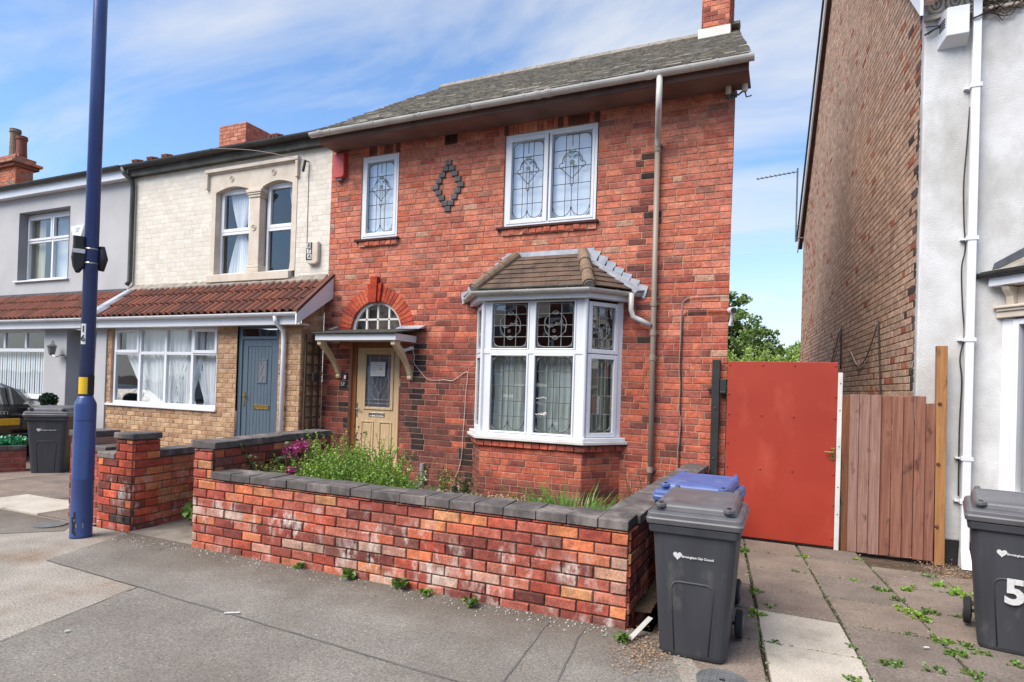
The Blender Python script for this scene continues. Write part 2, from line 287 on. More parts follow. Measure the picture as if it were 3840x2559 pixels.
mk('curtain_pale', lin(226, 230, 226, .95), lin(200, 206, 202, .95), vs=3, st=(5, 1, .2), rough=.95)
mk('net', lin(226, 230, 234, .95), lin(210, 216, 222, .95), vs=2, st=(4, 1, .3), rough=.95)
mk_glass('glass', (.95, .97, .97), .9); mk_glass('glass_dark', (.72, .76, .76), 1.3); mk_glass('glass_leaded', (.96, .98, 1.0), 1.3)
mk_leaf('leaf_lime', lin(156, 190, 80, .95), lin(116, 158, 56, .95), .4); mk_leaf('leaf_green', lin(104, 146, 54, .95), lin(74, 112, 40, .95)); mk_leaf('leaf_dark', lin(56, 82, 40, .9), lin(34, 54, 26, .9))
mk_leaf('leaf_tree', lin(142, 168, 92, .9), lin(92, 122, 62, .9)); mk_leaf('leaf_hedge', lin(176, 200, 104, .9), lin(130, 160, 70, .9)); mk_leaf('leaf_grey', lin(130, 156, 110, .9), lin(94, 124, 74, .9))
mk_leaf('petal_pink', lin(196, 66, 150, .9), lin(160, 40, 110, .9), .25); mk_leaf('petal_white', (.8, .82, .8), (.7, .74, .7), .25); mk_leaf('topiary', lin(30, 66, 40, .9), lin(18, 42, 26, .9), .1)
mk_leaf('faux', lin(70, 170, 120, .9), lin(40, 130, 86, .9), .2)
mk('stem', lin(112, 118, 66), lin(80, 84, 44), vs=20, rough=.8); mk('stem_dry', lin(96, 76, 56), lin(66, 50, 38), vs=20, rough=.9); mk('bark', lin(84, 68, 54), lin(56, 46, 38), vs=9, rough=.95, bs=30, bst=.8, bd=.02)
mk('car_black', lin(24, 24, 26), lin(20, 20, 22), rough=.18, coat=.6); mk('car_silver', lin(120, 128, 132), lin(112, 120, 124), rough=.5, metal=.2); mk('car_white', lin(225, 226, 228, .7), rough=.5)
mk('tail_red', lin(210, 28, 36, .9), lin(170, 14, 22, .9), vs=30, rough=.15, coat=1); mk('plate_yellow', lin(238, 186, 40, .9), lin(214, 160, 30, .9), vs=25, rough=.4)
mk('tarmac_old', lin(166, 160, 150, .85), lin(142, 136, 128, .85), vs=2.2, rough=.95, bs=130, bst=.6, fine=.6, fs=75, dirt=lin(126, 108, 92), ds=1.4, dlo=.5, dhi=.72)
def mk_tarmac(name, c1, c2, ydirt):
    mt, t, b, o = nodes(name); v = pos(t)
    c = mixc(t, ramp(t, noise(t, v, 1.6, 5), .35, .68), c1, c2)
    c = mixc(t, .55, c, ramp(t, noise(t, v, 75, 2), .3, .7, (.35, .35, .35), (1.6, 1.6, 1.6)), 'MULTIPLY')
    c = mixc(t, ramp(t, noise(t, v, 46, 2), .70, .74), c, lin(190, 180, 166))
    c = mixc(t, ramp(t, noise(t, v, 38, 1), .24, .28, (1, 1, 1), (0, 0, 0)), c, lin(80, 76, 72)); c = mixc(t, ramp(t, noise(t, v, .9, 4, .6), .45, .62), c, mixc(t, .35, c, lin(92, 84, 76)))
    if ydirt:
        s_ = nd('ShaderNodeSeparateXYZ', t); t.links.new(v, s_.inputs[0]); w = nd('ShaderNodeMath', t, operation='MULTIPLY_ADD'); t.links.new(noise(t, v, 2.5, 6, .65), w.inputs[0]); w.inputs[1].default_value = 1.0; t.links.new(s_.outputs[1], w.inputs[2])
        c = mixc(t, ramp_wide(t, w.outputs[0], ydirt, ydirt + .75), c, lin(84, 74, 64))
    t.links.new(c, b.inputs['Base Color']); b.inputs['Roughness'].default_value = .95; b.inputs['Specular IOR Level'].default_value = .3; bump(t, b, noise(t, v, 130, 3), .55, .004); return mt
def ramp_wide(t, val, a, b_):
    r = nd('ShaderNodeMapRange', t); t.links.new(val, r.inputs[0]); r.inputs[1].default_value = a; r.inputs[2].default_value = b_; r.inputs[3].default_value = 0; r.inputs[4].default_value = .75; r.clamp = True; return r.outputs[0]
mk_tarmac('tarmac_new', lin(146, 141, 134, .78), lin(128, 123, 117, .78), 3.95)
mk_tarmac('tarmac_mid', lin(146, 141, 134, .76), lin(126, 121, 115, .76), None)
mk('road', lin(104, 102, 100), lin(84, 82, 80), vs=3, rough=.95, bs=120, bst=.6, fine=.5, fs=110)
mk('kerb', lin(150, 146, 138, .9), lin(122, 118, 112, .9), vs=5, rough=.95, bs=80)

# ------------------------------------------------------------ bricks
CAMP = Vector((0, 0, 1.6)); BV = {}
def unit_brick(col, k, mat):
    key = (col, k, mat.name)
    if key not in BV:
        q = random.Random(hash((round(col[0] * 999), k)) & 0xffff); mb = MB(); j = lambda a: q.uniform(-a, a)
        cs = [(-.5, -.5), (.5, -.5), (.5, .5), (-.5, .5)]; bx, bz = .022, .075
        back = [(x, 0, z) for x, z in cs]; mid = [(x + j(.012), -.6, z + j(.03)) for x, z in cs]
        fr = [(x - math.copysign(bx, x) + j(.012), -1 + j(.15), z - math.copysign(bz, z) + j(.03)) for x, z in cs]
        vs = back + mid + fr; fs = [(8, 9, 10, 11)] + [(4 + i, 4 + (i + 1) % 4, 8 + (i + 1) % 4, 8 + i) for i in range(4)] + [(i, (i + 1) % 4, 4 + (i + 1) % 4, 4 + i) for i in range(4)]
        mb.add(vs, fs, col); BV[key] = (mb.mesh('brick', mat), vs, fs)
    return BV[key]
def lay(parent, bricks, pl, mat, nind, depth, name='brick'):
    """bricks: (u0,u1,v0,v1,col,n0). the nearest nind become objects of their own, the rest one joined part"""
    bricks = sorted(bricks, key=lambda b: (pl.pt((b[0] + b[1]) / 2, (b[2] + b[3]) / 2) - CAMP).length)
    ang = math.atan2(pl.N.x, -pl.N.y); rest = MB()
    for i, (u0, u1, v0, v1, col, n0) in enumerate(bricks):
        me, vs, fs = unit_brick(col, i % 3, mat); dp = depth * R.uniform(.8, 1.2); c = pl.pt((u0 + u1) / 2, (v0 + v1) / 2, n0)
        if i < nind:
            o = bpy.data.objects.new(name, me); COL.objects.link(o); o.location = c; o.rotation_euler = (0, R.uniform(-.004, .004), ang); o.scale = (u1 - u0, dp, v1 - v0); o.parent = parent
            if parent.type == 'EMPTY': o.matrix_parent_inverse = Matrix.Translation(-parent.location)
        else:
            w, h = u1 - u0, v1 - v0
            rest.add([c + pl.U * (x * w) + pl.N * (-y * dp) + Zv * (z * h) for x, y, z in vs], fs, col)
    if rest.v: link(name + 's_beyond', rest.mesh(name + 's_beyond', mat), parent, kind='stuff')
def brickwall(parent, name, pl, u0, u1, v0, v1, colfn, mat, mortar, holes=(), c=.0838, L=.222, j=.011, nind=300, depth=.008, bond='mix', top=None, hd=.2, ph=0., label=None):
    q = random.Random(len(name) * 7 + int(u0 * 100)); bk = MB(); out = []; k = 0; v = v0
    while v < v1 - .012:
        vt = min(v + c, v1); vm = (v + vt) / 2; iv = [(u0, u1)]
        if top: a = top(vm); iv = [(max(u0, a[0]), min(u1, a[1]))] if a else []
        for h in holes:
            hh = h(vm) if callable(h) else ((h[0], h[1]) if h[2] <= vm <= h[3] else None)
            if hh:
                nv = []
                for a, b in iv:
                    if hh[0] > a: nv.append((a, min(b, hh[0])))
                    if hh[1] < b: nv.append((max(a, hh[1]), b))
                iv = [x for x in nv if x[1] - x[0] > .004]
        for a, b in iv:
            if b <= a: continue
            bk.quad(pl.pt(a, v), pl.pt(b, v), pl.pt(b, vt), pl.pt(a, vt))
            P = L + j; u = a
            if bond == 'mix': nx = a + q.choice((.5, 1, .75, .5)) * P - q.uniform(0, .03)
            else: nx = math.floor((a - ph) / P) * P + ph + (k % 2) * P / 2; nx += P * (nx <= a + .03)
            while u < b - .02:
                e = min(nx, b)
                if b - e < .05: e = b
                out.append((u + j * .35, e - (j * .65 if e < b else 0), v + j * .5, vt - j * .5, colfn((u + e) / 2, vm, q), 0)); u = e
                nx = e + (P * .5 if (bond == 'mix' and q.random() < hd) else P)
        v += c; k += 1
    w = bk.build(name, mortar, parent, label=label); lay(w, out, pl, mat, nind, depth); return w
def pick(q, pal):
    c = pal[int(q.random() * len(pal)) % len(pal)]; g = .3 * c[0] + .5 * c[1] + .2 * c[2]; return tuple(g + (x - g) * .88 for x in c)
# ------------------------------------------------------------ small builders
def cames(pl, lines, mat, parent, name='lead_came', r=.0042, n=0., seg=4):
    mb = MB()
    for ln in lines: mb.tube([pl.pt(u, v, n) for u, v in ln], r, seg, False)
    return mb.build(name, mat, parent)
def arc(cu, cv, r, a0, a1, n=8, ry=None):
    ry = ry or r; return [(cu + r * math.cos(math.radians(a0 + (a1 - a0) * i / n)), cv + ry * math.sin(math.radians(a0 + (a1 - a0) * i / n))) for i in range(n + 1)]
def frame_box(mb, pl, u0, u1, v0, v1, w, n0, n1, wb=None, wt=None):
    wb = wb or w; wt = wt or w
    mb.pbox(pl, u0, u0 + w, v0, v1, n0, n1); mb.pbox(pl, u1 - w, u1, v0, v1, n0, n1); mb.pbox(pl, u0 + w, u1 - w, v0, v0 + wb, n0, n1); mb.pbox(pl, u0 + w, u1 - w, v1 - wt, v1, n0, n1)
def curtain(pl, u0, u1, v0, v1, n, mat, parent, name='curtain', amp=.03, waves=9, pinch=None):
    mb = MB(); N = waves * 8; rows = 14; vs = []; fs = []
    for i in range(rows + 1):
        v = v0 + (v1 - v0) * i / rows
        for k in range(N + 1):
            t = k / N; u = u0 + (u1 - u0) * t
            if pinch:
                pu, pv, ps = pinch; d = abs(v - pv); f = ps + (1 - ps) * min(1, (d / (.55 * (v1 - v0))) ** .8); u = pu + (u - pu) * f
            vs.append(pl.pt(u, v, n + amp * math.sin(t * waves * 6.283 + .6 * math.sin(i * .7)) * (.6 + .4 * math.sin(t * 9))))
    for i in range(rows):
        for k in range(N): a = i * (N + 1) + k; fs.append((a, a + 1, a + N + 2, a + N + 1))
    mb.add(vs, fs); return mb.build(name, MT[mat], parent, smooth=True)
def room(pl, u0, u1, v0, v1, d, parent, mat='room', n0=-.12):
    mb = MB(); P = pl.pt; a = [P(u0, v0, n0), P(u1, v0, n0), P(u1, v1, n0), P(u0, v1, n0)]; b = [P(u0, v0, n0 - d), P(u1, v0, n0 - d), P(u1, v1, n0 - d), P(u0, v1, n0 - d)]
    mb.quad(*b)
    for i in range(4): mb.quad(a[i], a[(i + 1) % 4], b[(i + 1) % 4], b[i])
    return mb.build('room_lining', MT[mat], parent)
def reveal(pl, u0, u1, v0, v1, d, mat, parent, name='reveal'):
    mb = MB(); P = pl.pt; c = [(u0, v0), (u1, v0), (u1, v1), (u0, v1)]
    for i in range(4): (a, b), (e, f) = c[i], c[(i + 1) % 4]; mb.quad(P(a, b, .012), P(e, f, .012), P(e, f, -d), P(a, b, -d))
    return mb.build(name, mat, parent)
def panes(pl, us, vs, n, parent, mat='glass_leaded', tilt=.004):
    for a in range(len(us) - 1):
        for b in range(len(vs) - 1):
            mb = MB(); t = [R.uniform(-tilt, tilt) for _ in range(4)]
            mb.quad(pl.pt(us[a], vs[b], n + t[0]), pl.pt(us[a + 1], vs[b], n + t[1]), pl.pt(us[a + 1], vs[b + 1], n + t[1] + t[2] - t[0]), pl.pt(us[a], vs[b + 1], n + t[2]))
            link('pane', mb.mesh('pane', MT[mat], recalc=False), parent)
def tile_face(parent, bl, br, tl, tr, rows, w, thick, mats, name='tile', nind=300, jit=.0, over=1.18, q=None, gap=.004, rough=0.):
    """courses of flat tiles between two eave points and two ridge points"""
    q = q or random.Random(3); bl, br, tl, tr = map(Vector, (bl, br, tl, tr)); N = (br - bl).cross(tl - bl).normalized()
    if N.z < 0: N = -N
    lst = []
    for i in range(rows):
        t0, t1 = i / rows, min(1, (i + over) / rows); a0, b0, a1, b1 = bl.lerp(tl, t0), br.lerp(tr, t0), bl.lerp(tl, t1), br.lerp(tr, t1)
        ln = (b0 - a0).length
        if ln < .02: continue
        e = (b0 - a0) / ln; x = -(i % 2) * w / 2
        while x < ln:
            x0, x1 = max(0, x), min(ln, x + w - gap)
            if x1 - x0 > .02:
                l1 = max((b1 - a1).dot(e), .001); s0 = (a1 - a0).dot(e); jj = q.uniform(-jit, jit); up = q.uniform(0, rough)
                y0, y1 = min(max(x0, s0), s0 + l1), min(max(x1, s0), s0 + l1)
                dn = (a1 - a0 - e * s0); dnn = dn.normalized()
                A = a0 + e * x0 + dnn * jj; B = a0 + e * x1 + dnn * (jj + q.uniform(-jit, jit) * .3); Cc = a0 + dn + e * y1; D = a0 + dn + e * y0
                lo, hi = thick * .9, thick * 1.9 + up
                lst.append(([A + N * lo, B + N * lo, Cc, D, A + N * hi, B + N * (hi + q.uniform(-rough, rough) * .4), Cc + N * thick * .5, D + N * thick * .5], q.choice(mats)))
            x += w
    lst.sort(key=lambda p: (p[0][0] - CAMP).length); rest = {}
    for i, (p, mname) in enumerate(lst):
        if i < nind: link(name, MB().hexa(p).mesh(name, MT[mname], recalc=False), parent)
        else: rest.setdefault(mname, MB()).hexa(p)
    for mname, mb in rest.items(): link(name + 's_beyond', mb.mesh(name + 's_beyond', MT[mname], recalc=False), parent, kind='stuff')
def leaves(mb, c, rad, n, size, q, up=.3, squash=1, shape=2.2):
    for _ in range(n):
        while True:
            p = Vector((q.uniform(-1, 1), q.uniform(-1, 1), q.uniform(-1, 1)))
            if p.length <= 1: break
        p = Vector((p.x * rad[0], p.y * rad[1], p.z * rad[2])) + Vector(c)
        leaf(mb, p, Vector((q.uniform(-1, 1), q.uniform(-1, 1), q.uniform(-.4, 1) * up + .1)), size * q.uniform(.6, 1.3), q, shape)
def leaf(mb, p, d, s, q, shape=2.2):
    d = d.normalized(); a = d.cross(Vector((q.uniform(-1, 1), q.uniform(-1, 1), q.uniform(.2, 1)))).normalized(); k = s / shape; nn = d.cross(a) * s * .12
    mb.add([p, p + d * s * .45 + a * k + nn, p + d * s, p + d * s * .45 - a * k + nn], [(0, 1, 2, 3)])
# ============================================================ SETTING
def sheet(name, pts, z, mat, label=None, th=0):
    mb = MB()
    if th: mb.prism([(x, y, z - th) for x, y in pts], (0, 0, th))
    else: mb.quad(*[(x, y, z) for x, y in pts])
    return mb.build(name, MT[mat], kind='structure')
def gz(y): return -.025 * max(0, y - 4.1)
sheet('ground', [(-900, -900), (900, -900), (900, 1500), (-900, 1500)], -.32, 'soil')
sheet('road', [(-120, -8.5), (60, -8.5), (60, -.6), (-120, -.6)], -.13, 'road', th=.15)
sheet('kerb', [(-120, -.595), (60, -.595), (60, -.45), (-120, -.45)], .002, 'kerb', th=.16)
sheet('opposite_pavement', [(-120, -12.4), (60, -12.4), (60, -8.52), (-120, -8.52)], 0, 'tarmac_mid', th=.3)
pv = sheet('pavement', [(-120, -.445), (60, -.445), (60, 2.3), (.2, 2.3), (-.6, 4.12), (-120, 4.12)], 0, 'tarmac_old', th=.3)
def patch(pts, z, mat, name='tarmac_patch'):
    mb = MB(); mb.quad(*[(x, y, z) for x, y in pts]); return mb.build(name, MT[mat], pv)
patch([(-6.03, 4.118), (-5.70, 3.18), (-4.42, 3.11), (-1.62, 2.93), (-.28, 2.84), (-.5, 3.55), (-.70, 4.118)], .004, 'tarmac_new')
patch([(-4.42, 3.106), (-4.19, 2.11), (-3.6, -.44), (.1, -.44), (.1, 2.3), (-.24, 2.836), (-1.62, 2.926)], .004, 'tarmac_mid')
patch([(-60, 3.9), (-7.2, 3.3), (-6.62, 3.85), (-6.9, 4.1), (-60, 4.1)], .004, 'tarmac_new')
mb = MB()                                             # sealed joints and a saw cut near the wall corner
for a, b, w in (((-4.42, 3.108), (-1.62, 2.928), .016), ((-1.62, 2.928), (-.28, 2.84), .014), ((-1.44, 3.98), (-1.34, 2.9), .012), ((-1.19, 3.95), (-1.06, 2.88), .012), ((-5.70, 3.18), (-4.42, 3.108), .01), ((-4.42, 3.1), (-4.19, 2.1), .01)):
    a, b = Vector((*a, .0075)), Vector((*b, .0075)); d = (b - a).normalized(); s = Vector((-d.y, d.x, 0)) * w / 2; n = 14; q = random.Random(2)
    pts = [a.lerp(b, i / n) + s * q.uniform(-.8, .8) for i in range(n + 1)]
    for i in range(n): mb.quad(pts[i] - s, pts[i + 1] - s, pts[i + 1] + s, pts[i] + s)
mb.build('pavement_joint', MT['road'], pv, kind='stuff')
# driveway of slabs
dr = MB().quad((-.72, 2.3, -.03), (4.6, 2.3, -.03), (4.6, 7.9, -.14), (-.95, 7.9, -.14)).build('driveway', MT['soil'], kind='structure')
sk = -.0917
for ci, x0 in enumerate((-.64, -.07, .495, 1.085, 1.66, 2.25, 2.83)):
    x1 = (-.64, -.07, .495, 1.085, 1.66, 2.25, 2.83, 3.42)[ci + 1]
    for ri, (ya, yb) in enumerate(((1.75, 2.39), (2.39, 3.05), (3.05, 3.70), (3.70, 4.36), (4.36, 5.02), (5.02, 5.69), (5.69, 6.40), (6.40, 7.08), (7.08, 7.70))):
        if ya < 3.0 and ci == 0: continue
        if ci >= 3 and ya > 7: continue
        q = random.Random(ci * 31 + ri); g = .009; t = [q.uniform(-.006, .004) for _ in range(4)]; tilt = [q.uniform(-.012, .012) for _ in range(4)]
        X = lambda x, y: x + sk * (y - 4.02)
        c = [(X(x0, ya) + g + tilt[0], ya + g), (X(x1, ya) - g, ya + g + tilt[1]), (X(x1, yb) - g + tilt[2], yb - g), (X(x0, yb) + g, yb - g + tilt[3])]
        mb = MB(); mb.hexa([(x, y, gz(y) - .05) for x, y in c] + [(x, y, gz(y) + t[i]) for i, (x, y) in enumerate(c)])
        pale = ci == 1 and ri in (3, 4)
        o = mb.build('slab', MT['slab_pale' if pale else ('slab' if q.random() < .6 else 'slab_b')], dr, bevel=.008)
        if pale: o['label'] = 'pale newer concrete slab'
dirt = MB()
q = random.Random(5)
for _ in range(2400):                                  # leaf litter and grit by the wall end and the bins
    x, y = (q.gauss(-.74, .09), q.gauss(3.76, .15)) if q.random() < .5 else (q.gauss(1.5, .12), q.gauss(7.2, .25))
    leaf(dirt, Vector((x, y, gz(y) + .012 + q.uniform(0, .012))), Vector((q.uniform(-1, 1), q.uniform(-1, 1), q.uniform(-.1, .15))), q.uniform(.005, .019), q, 3)
dirt.build('leaf_litter', MT['dead_leaf'], label='brown leaf litter and grit by the wall end and the driveway edge', cat='leaf litter', kind='stuff')
chips = MB()
for _ in range(900):
    x = q.uniform(-6, -.9); y = 4.06 - abs(q.gauss(0, .12)); leaf(chips, Vector((x, y, .009)), Vector((q.uniform(-1, 1), q.uniform(-1, 1), 0)), q.uniform(.005, .016), q, 2)
chips.build('mortar_crumbs', MT['timber_scrap'], label='pale crumbs scattered on the tarmac along the wall foot', cat='crumbs', kind='stuff')
# front garden earth, neighbour's path and paving
gd = MB(); gv = []; NX, NY = 26, 22
for i in range(NY + 1):
    for k in range(NX + 1):
        x, y = -5.2 + 4.4 * k / NX, 4.22 + 3.56 * i / NY; gv.append((x, y, .13 + .05 * math.sin(x * 3.1 + y) * math.cos(y * 2.3) + q.uniform(-.015, .015)))
gd.add(gv, [(i * (NX + 1) + k, i * (NX + 1) + k + 1, (i + 1) * (NX + 1) + k + 1, (i + 1) * (NX + 1) + k) for i in range(NY) for k in range(NX)])
gd.build('garden_earth', MT['soil'], smooth=True, kind='structure')
sheet('garden_path', [(-6.06, 4.13), (-5.09, 4.13), (-5.4, 7.28), (-6.84, 7.28)], .006, 'concrete', th=.3)
sheet('neighbour_paving_base', [(-11.4, 4.13), (-6.7, 4.13), (-6.86, 7.28), (-11.4, 7.28)], -.01, 'concrete', th=.3)
nb = sheet('neighbour_driveway', [(-40, 4.13), (-11.42, 4.13), (-11.42, 7.9), (-40, 7.9)], -.01, 'concrete', th=.3)
for i in range(8):
    for k in range(4):
        x0, y0 = -12.4 + i * .68, 4.15 + k * .62; q = random.Random(i * 9 + k); pale = (i, k) in ((5, 0), (6, 0))
        MB().box(x0 + .006, x0 + .674, y0 + .006, y0 + .614, -.02, .006 + q.uniform(0, .006)).build('slab', MT['slab_pale' if pale else q.choice(('slab', 'slab_b'))], nb, bevel=.006)

# ============================================================ RED BRICK HOUSE
FP = Pl((0, 7.8, 0), (1, 0, 0), (0, -1, 0))
HB = thing('red_brick_house', (-3.7, 7.8, 0), 'red brick house with white leaded windows, bay window and grey slate roof', 'house')
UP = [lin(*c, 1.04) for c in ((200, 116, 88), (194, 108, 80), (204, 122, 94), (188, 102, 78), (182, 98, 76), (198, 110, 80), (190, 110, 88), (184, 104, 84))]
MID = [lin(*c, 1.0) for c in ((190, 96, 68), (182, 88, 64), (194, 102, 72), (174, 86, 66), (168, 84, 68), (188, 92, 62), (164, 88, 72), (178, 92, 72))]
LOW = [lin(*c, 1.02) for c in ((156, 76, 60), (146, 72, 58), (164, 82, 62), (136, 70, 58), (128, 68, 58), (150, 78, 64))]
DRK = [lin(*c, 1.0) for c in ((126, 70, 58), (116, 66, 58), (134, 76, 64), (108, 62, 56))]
SOOT = [lin(*c, .95) for c in ((64, 50, 46), (54, 44, 42), (78, 58, 52))]
PALE = [lin(*c, .9) for c in ((196, 146, 116), (200, 150, 122), (186, 138, 112))]
GREYB = [lin(*c, .95) for c in ((164, 106, 88), (156, 100, 84), (172, 108, 88))]
def facade_col(u, v, q):
    r = q.random()
    if abs(u + 5.06) < .085 and .4 < v < 2.2: return pick(q, SOOT if r < .7 else DRK)
    if abs(u + 6.36) < .06 and .4 < v < 1.6: return pick(q, SOOT if r < .5 else LOW)
    if abs(u + 1.70) < .11 and 2.2 < v < 4.6: return pick(q, SOOT if r < .22 else DRK if r < .5 else MID)
    if abs(u + 4.10) < .09 and v < 1.0: return pick(q, SOOT if r < .6 else DRK)
    if r < .012: return pick(q, PALE)
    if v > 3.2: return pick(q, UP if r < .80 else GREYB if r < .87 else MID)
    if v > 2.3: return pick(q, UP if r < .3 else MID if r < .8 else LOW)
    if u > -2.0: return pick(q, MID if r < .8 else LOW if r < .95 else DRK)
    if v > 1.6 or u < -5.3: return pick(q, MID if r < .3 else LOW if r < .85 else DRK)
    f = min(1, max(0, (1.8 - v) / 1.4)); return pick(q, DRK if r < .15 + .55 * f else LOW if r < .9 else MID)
ARC = (-5.815, 2.39)
def arch_hole(v):
    d = v - ARC[1]
    if 0 <= d < .655: w = math.sqrt(.655 ** 2 - d * d); return (ARC[0] - w, ARC[0] + w)
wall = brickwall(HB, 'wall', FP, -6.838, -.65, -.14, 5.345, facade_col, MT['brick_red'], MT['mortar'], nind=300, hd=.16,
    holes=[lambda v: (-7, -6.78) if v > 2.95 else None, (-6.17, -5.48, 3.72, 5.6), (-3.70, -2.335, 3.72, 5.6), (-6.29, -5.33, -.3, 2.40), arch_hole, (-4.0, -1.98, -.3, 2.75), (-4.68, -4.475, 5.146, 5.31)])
# side and back walls (seen only from other places)
MB().quad((-.652, 7.83, -.14), (-1.18, 14, -.14), (-1.18, 14, 5.5), (-.652, 7.83, 5.5)).quad((-1.18, 14, -.14), (-6.8, 14, -.14), (-6.8, 14, 5.5), (-1.18, 14, 5.5)).quad((-6.776, 7.83, -.14), (-6.8, 14, -.14), (-6.8, 14, 5.5), (-6.776, 7.83, 5.5)).add([(-.652, 7.83, 5.5), (-1.18, 14, 5.5), (-.93, 11, 7.8)], [(0, 1, 2)]).build('side_wall', MT['clay_tile_red'], HB)
# gauged brick heads over the two upper windows
for u0, u1 in ((-6.19, -5.465), (-3.72, -2.32)):
    n = round((u1 - u0) / .0735); w = (u1 - u0) / n; q = random.Random(n)
    lay(wall, [(u0 + i * w + .003, u0 + (i + 1) * w - .003, 5.137, 5.345, pick(q, UP if q.random() < .6 else DRK), 0) for i in range(n)], FP, MT['brick_red'], 99, .012)
    MB().pbox(FP, u0, u1, 5.137, 5.345, -.05, 0).build('window_head', MT['mortar'], HB)
# sub-sills: brick headers and tile creasing
for u0, u1 in ((-6.17, -5.46), (-3.70, -2.33)):
    n = round((u1 - u0) / .104); w = (u1 - u0) / n; q = random.Random(n)
    s = MB().pbox(FP, u0 - .08, u1 + .03, 3.797, 3.832, -.06, .065).build('window_sill', MT['vent'], HB, bevel=.006)
    lay(s, [(u0 + i * w + .004, u0 + (i + 1) * w - .004, 3.72, 3.796, pick(q, MID), 0) for i in range(n)], FP, MT['brick_red'], 99, .045)
    MB().pbox(FP, u0, u1, 3.715, 3.796, -.02, .034).build('sill_bed', MT['mortar'], s)
# black brick diamond
DB = MT['blue_brick']; dm = MB().pbox(FP, -4.62, -4.57, 4.79, 4.80, .0, .01).build('diamond_ornament', MT['mortar'], HB, label='diamond of black header bricks')
for i, offs in enumerate(((0,), (-.5, .5), (-1, 1), (-1.5, 1.5), (-2, 2), (-1.5, 1.5), (-1, 1), (-.5, .5), (0,))):
    zc = 4.86 - i * .0852
    for k in offs: MB().pbox(FP, -4.594 + k * .106 - .05, -4.594 + k * .106 + .05, zc - .038, zc + .038, 0, .034).build('brick', DB, dm, bevel=.006)
# vent brick
vb = MB(); frame_box(vb, FP, -4.68, -4.475, 5.146, 5.31, .018, -.01, .016)
for i in range(4): vb.pbox(FP, -4.66, -4.495, 5.17 + i * .034, 5.182 + i * .034, -.01, .012)
for i in range(6): vb.pbox(FP, -4.65 + i * .028, -4.638 + i * .028, 5.16, 5.30, -.012, .009)
vb.pbox(FP, -4.68, -4.475, 5.146, 5.31, -.04, -.03).build('air_brick', MT['vent'], HB)
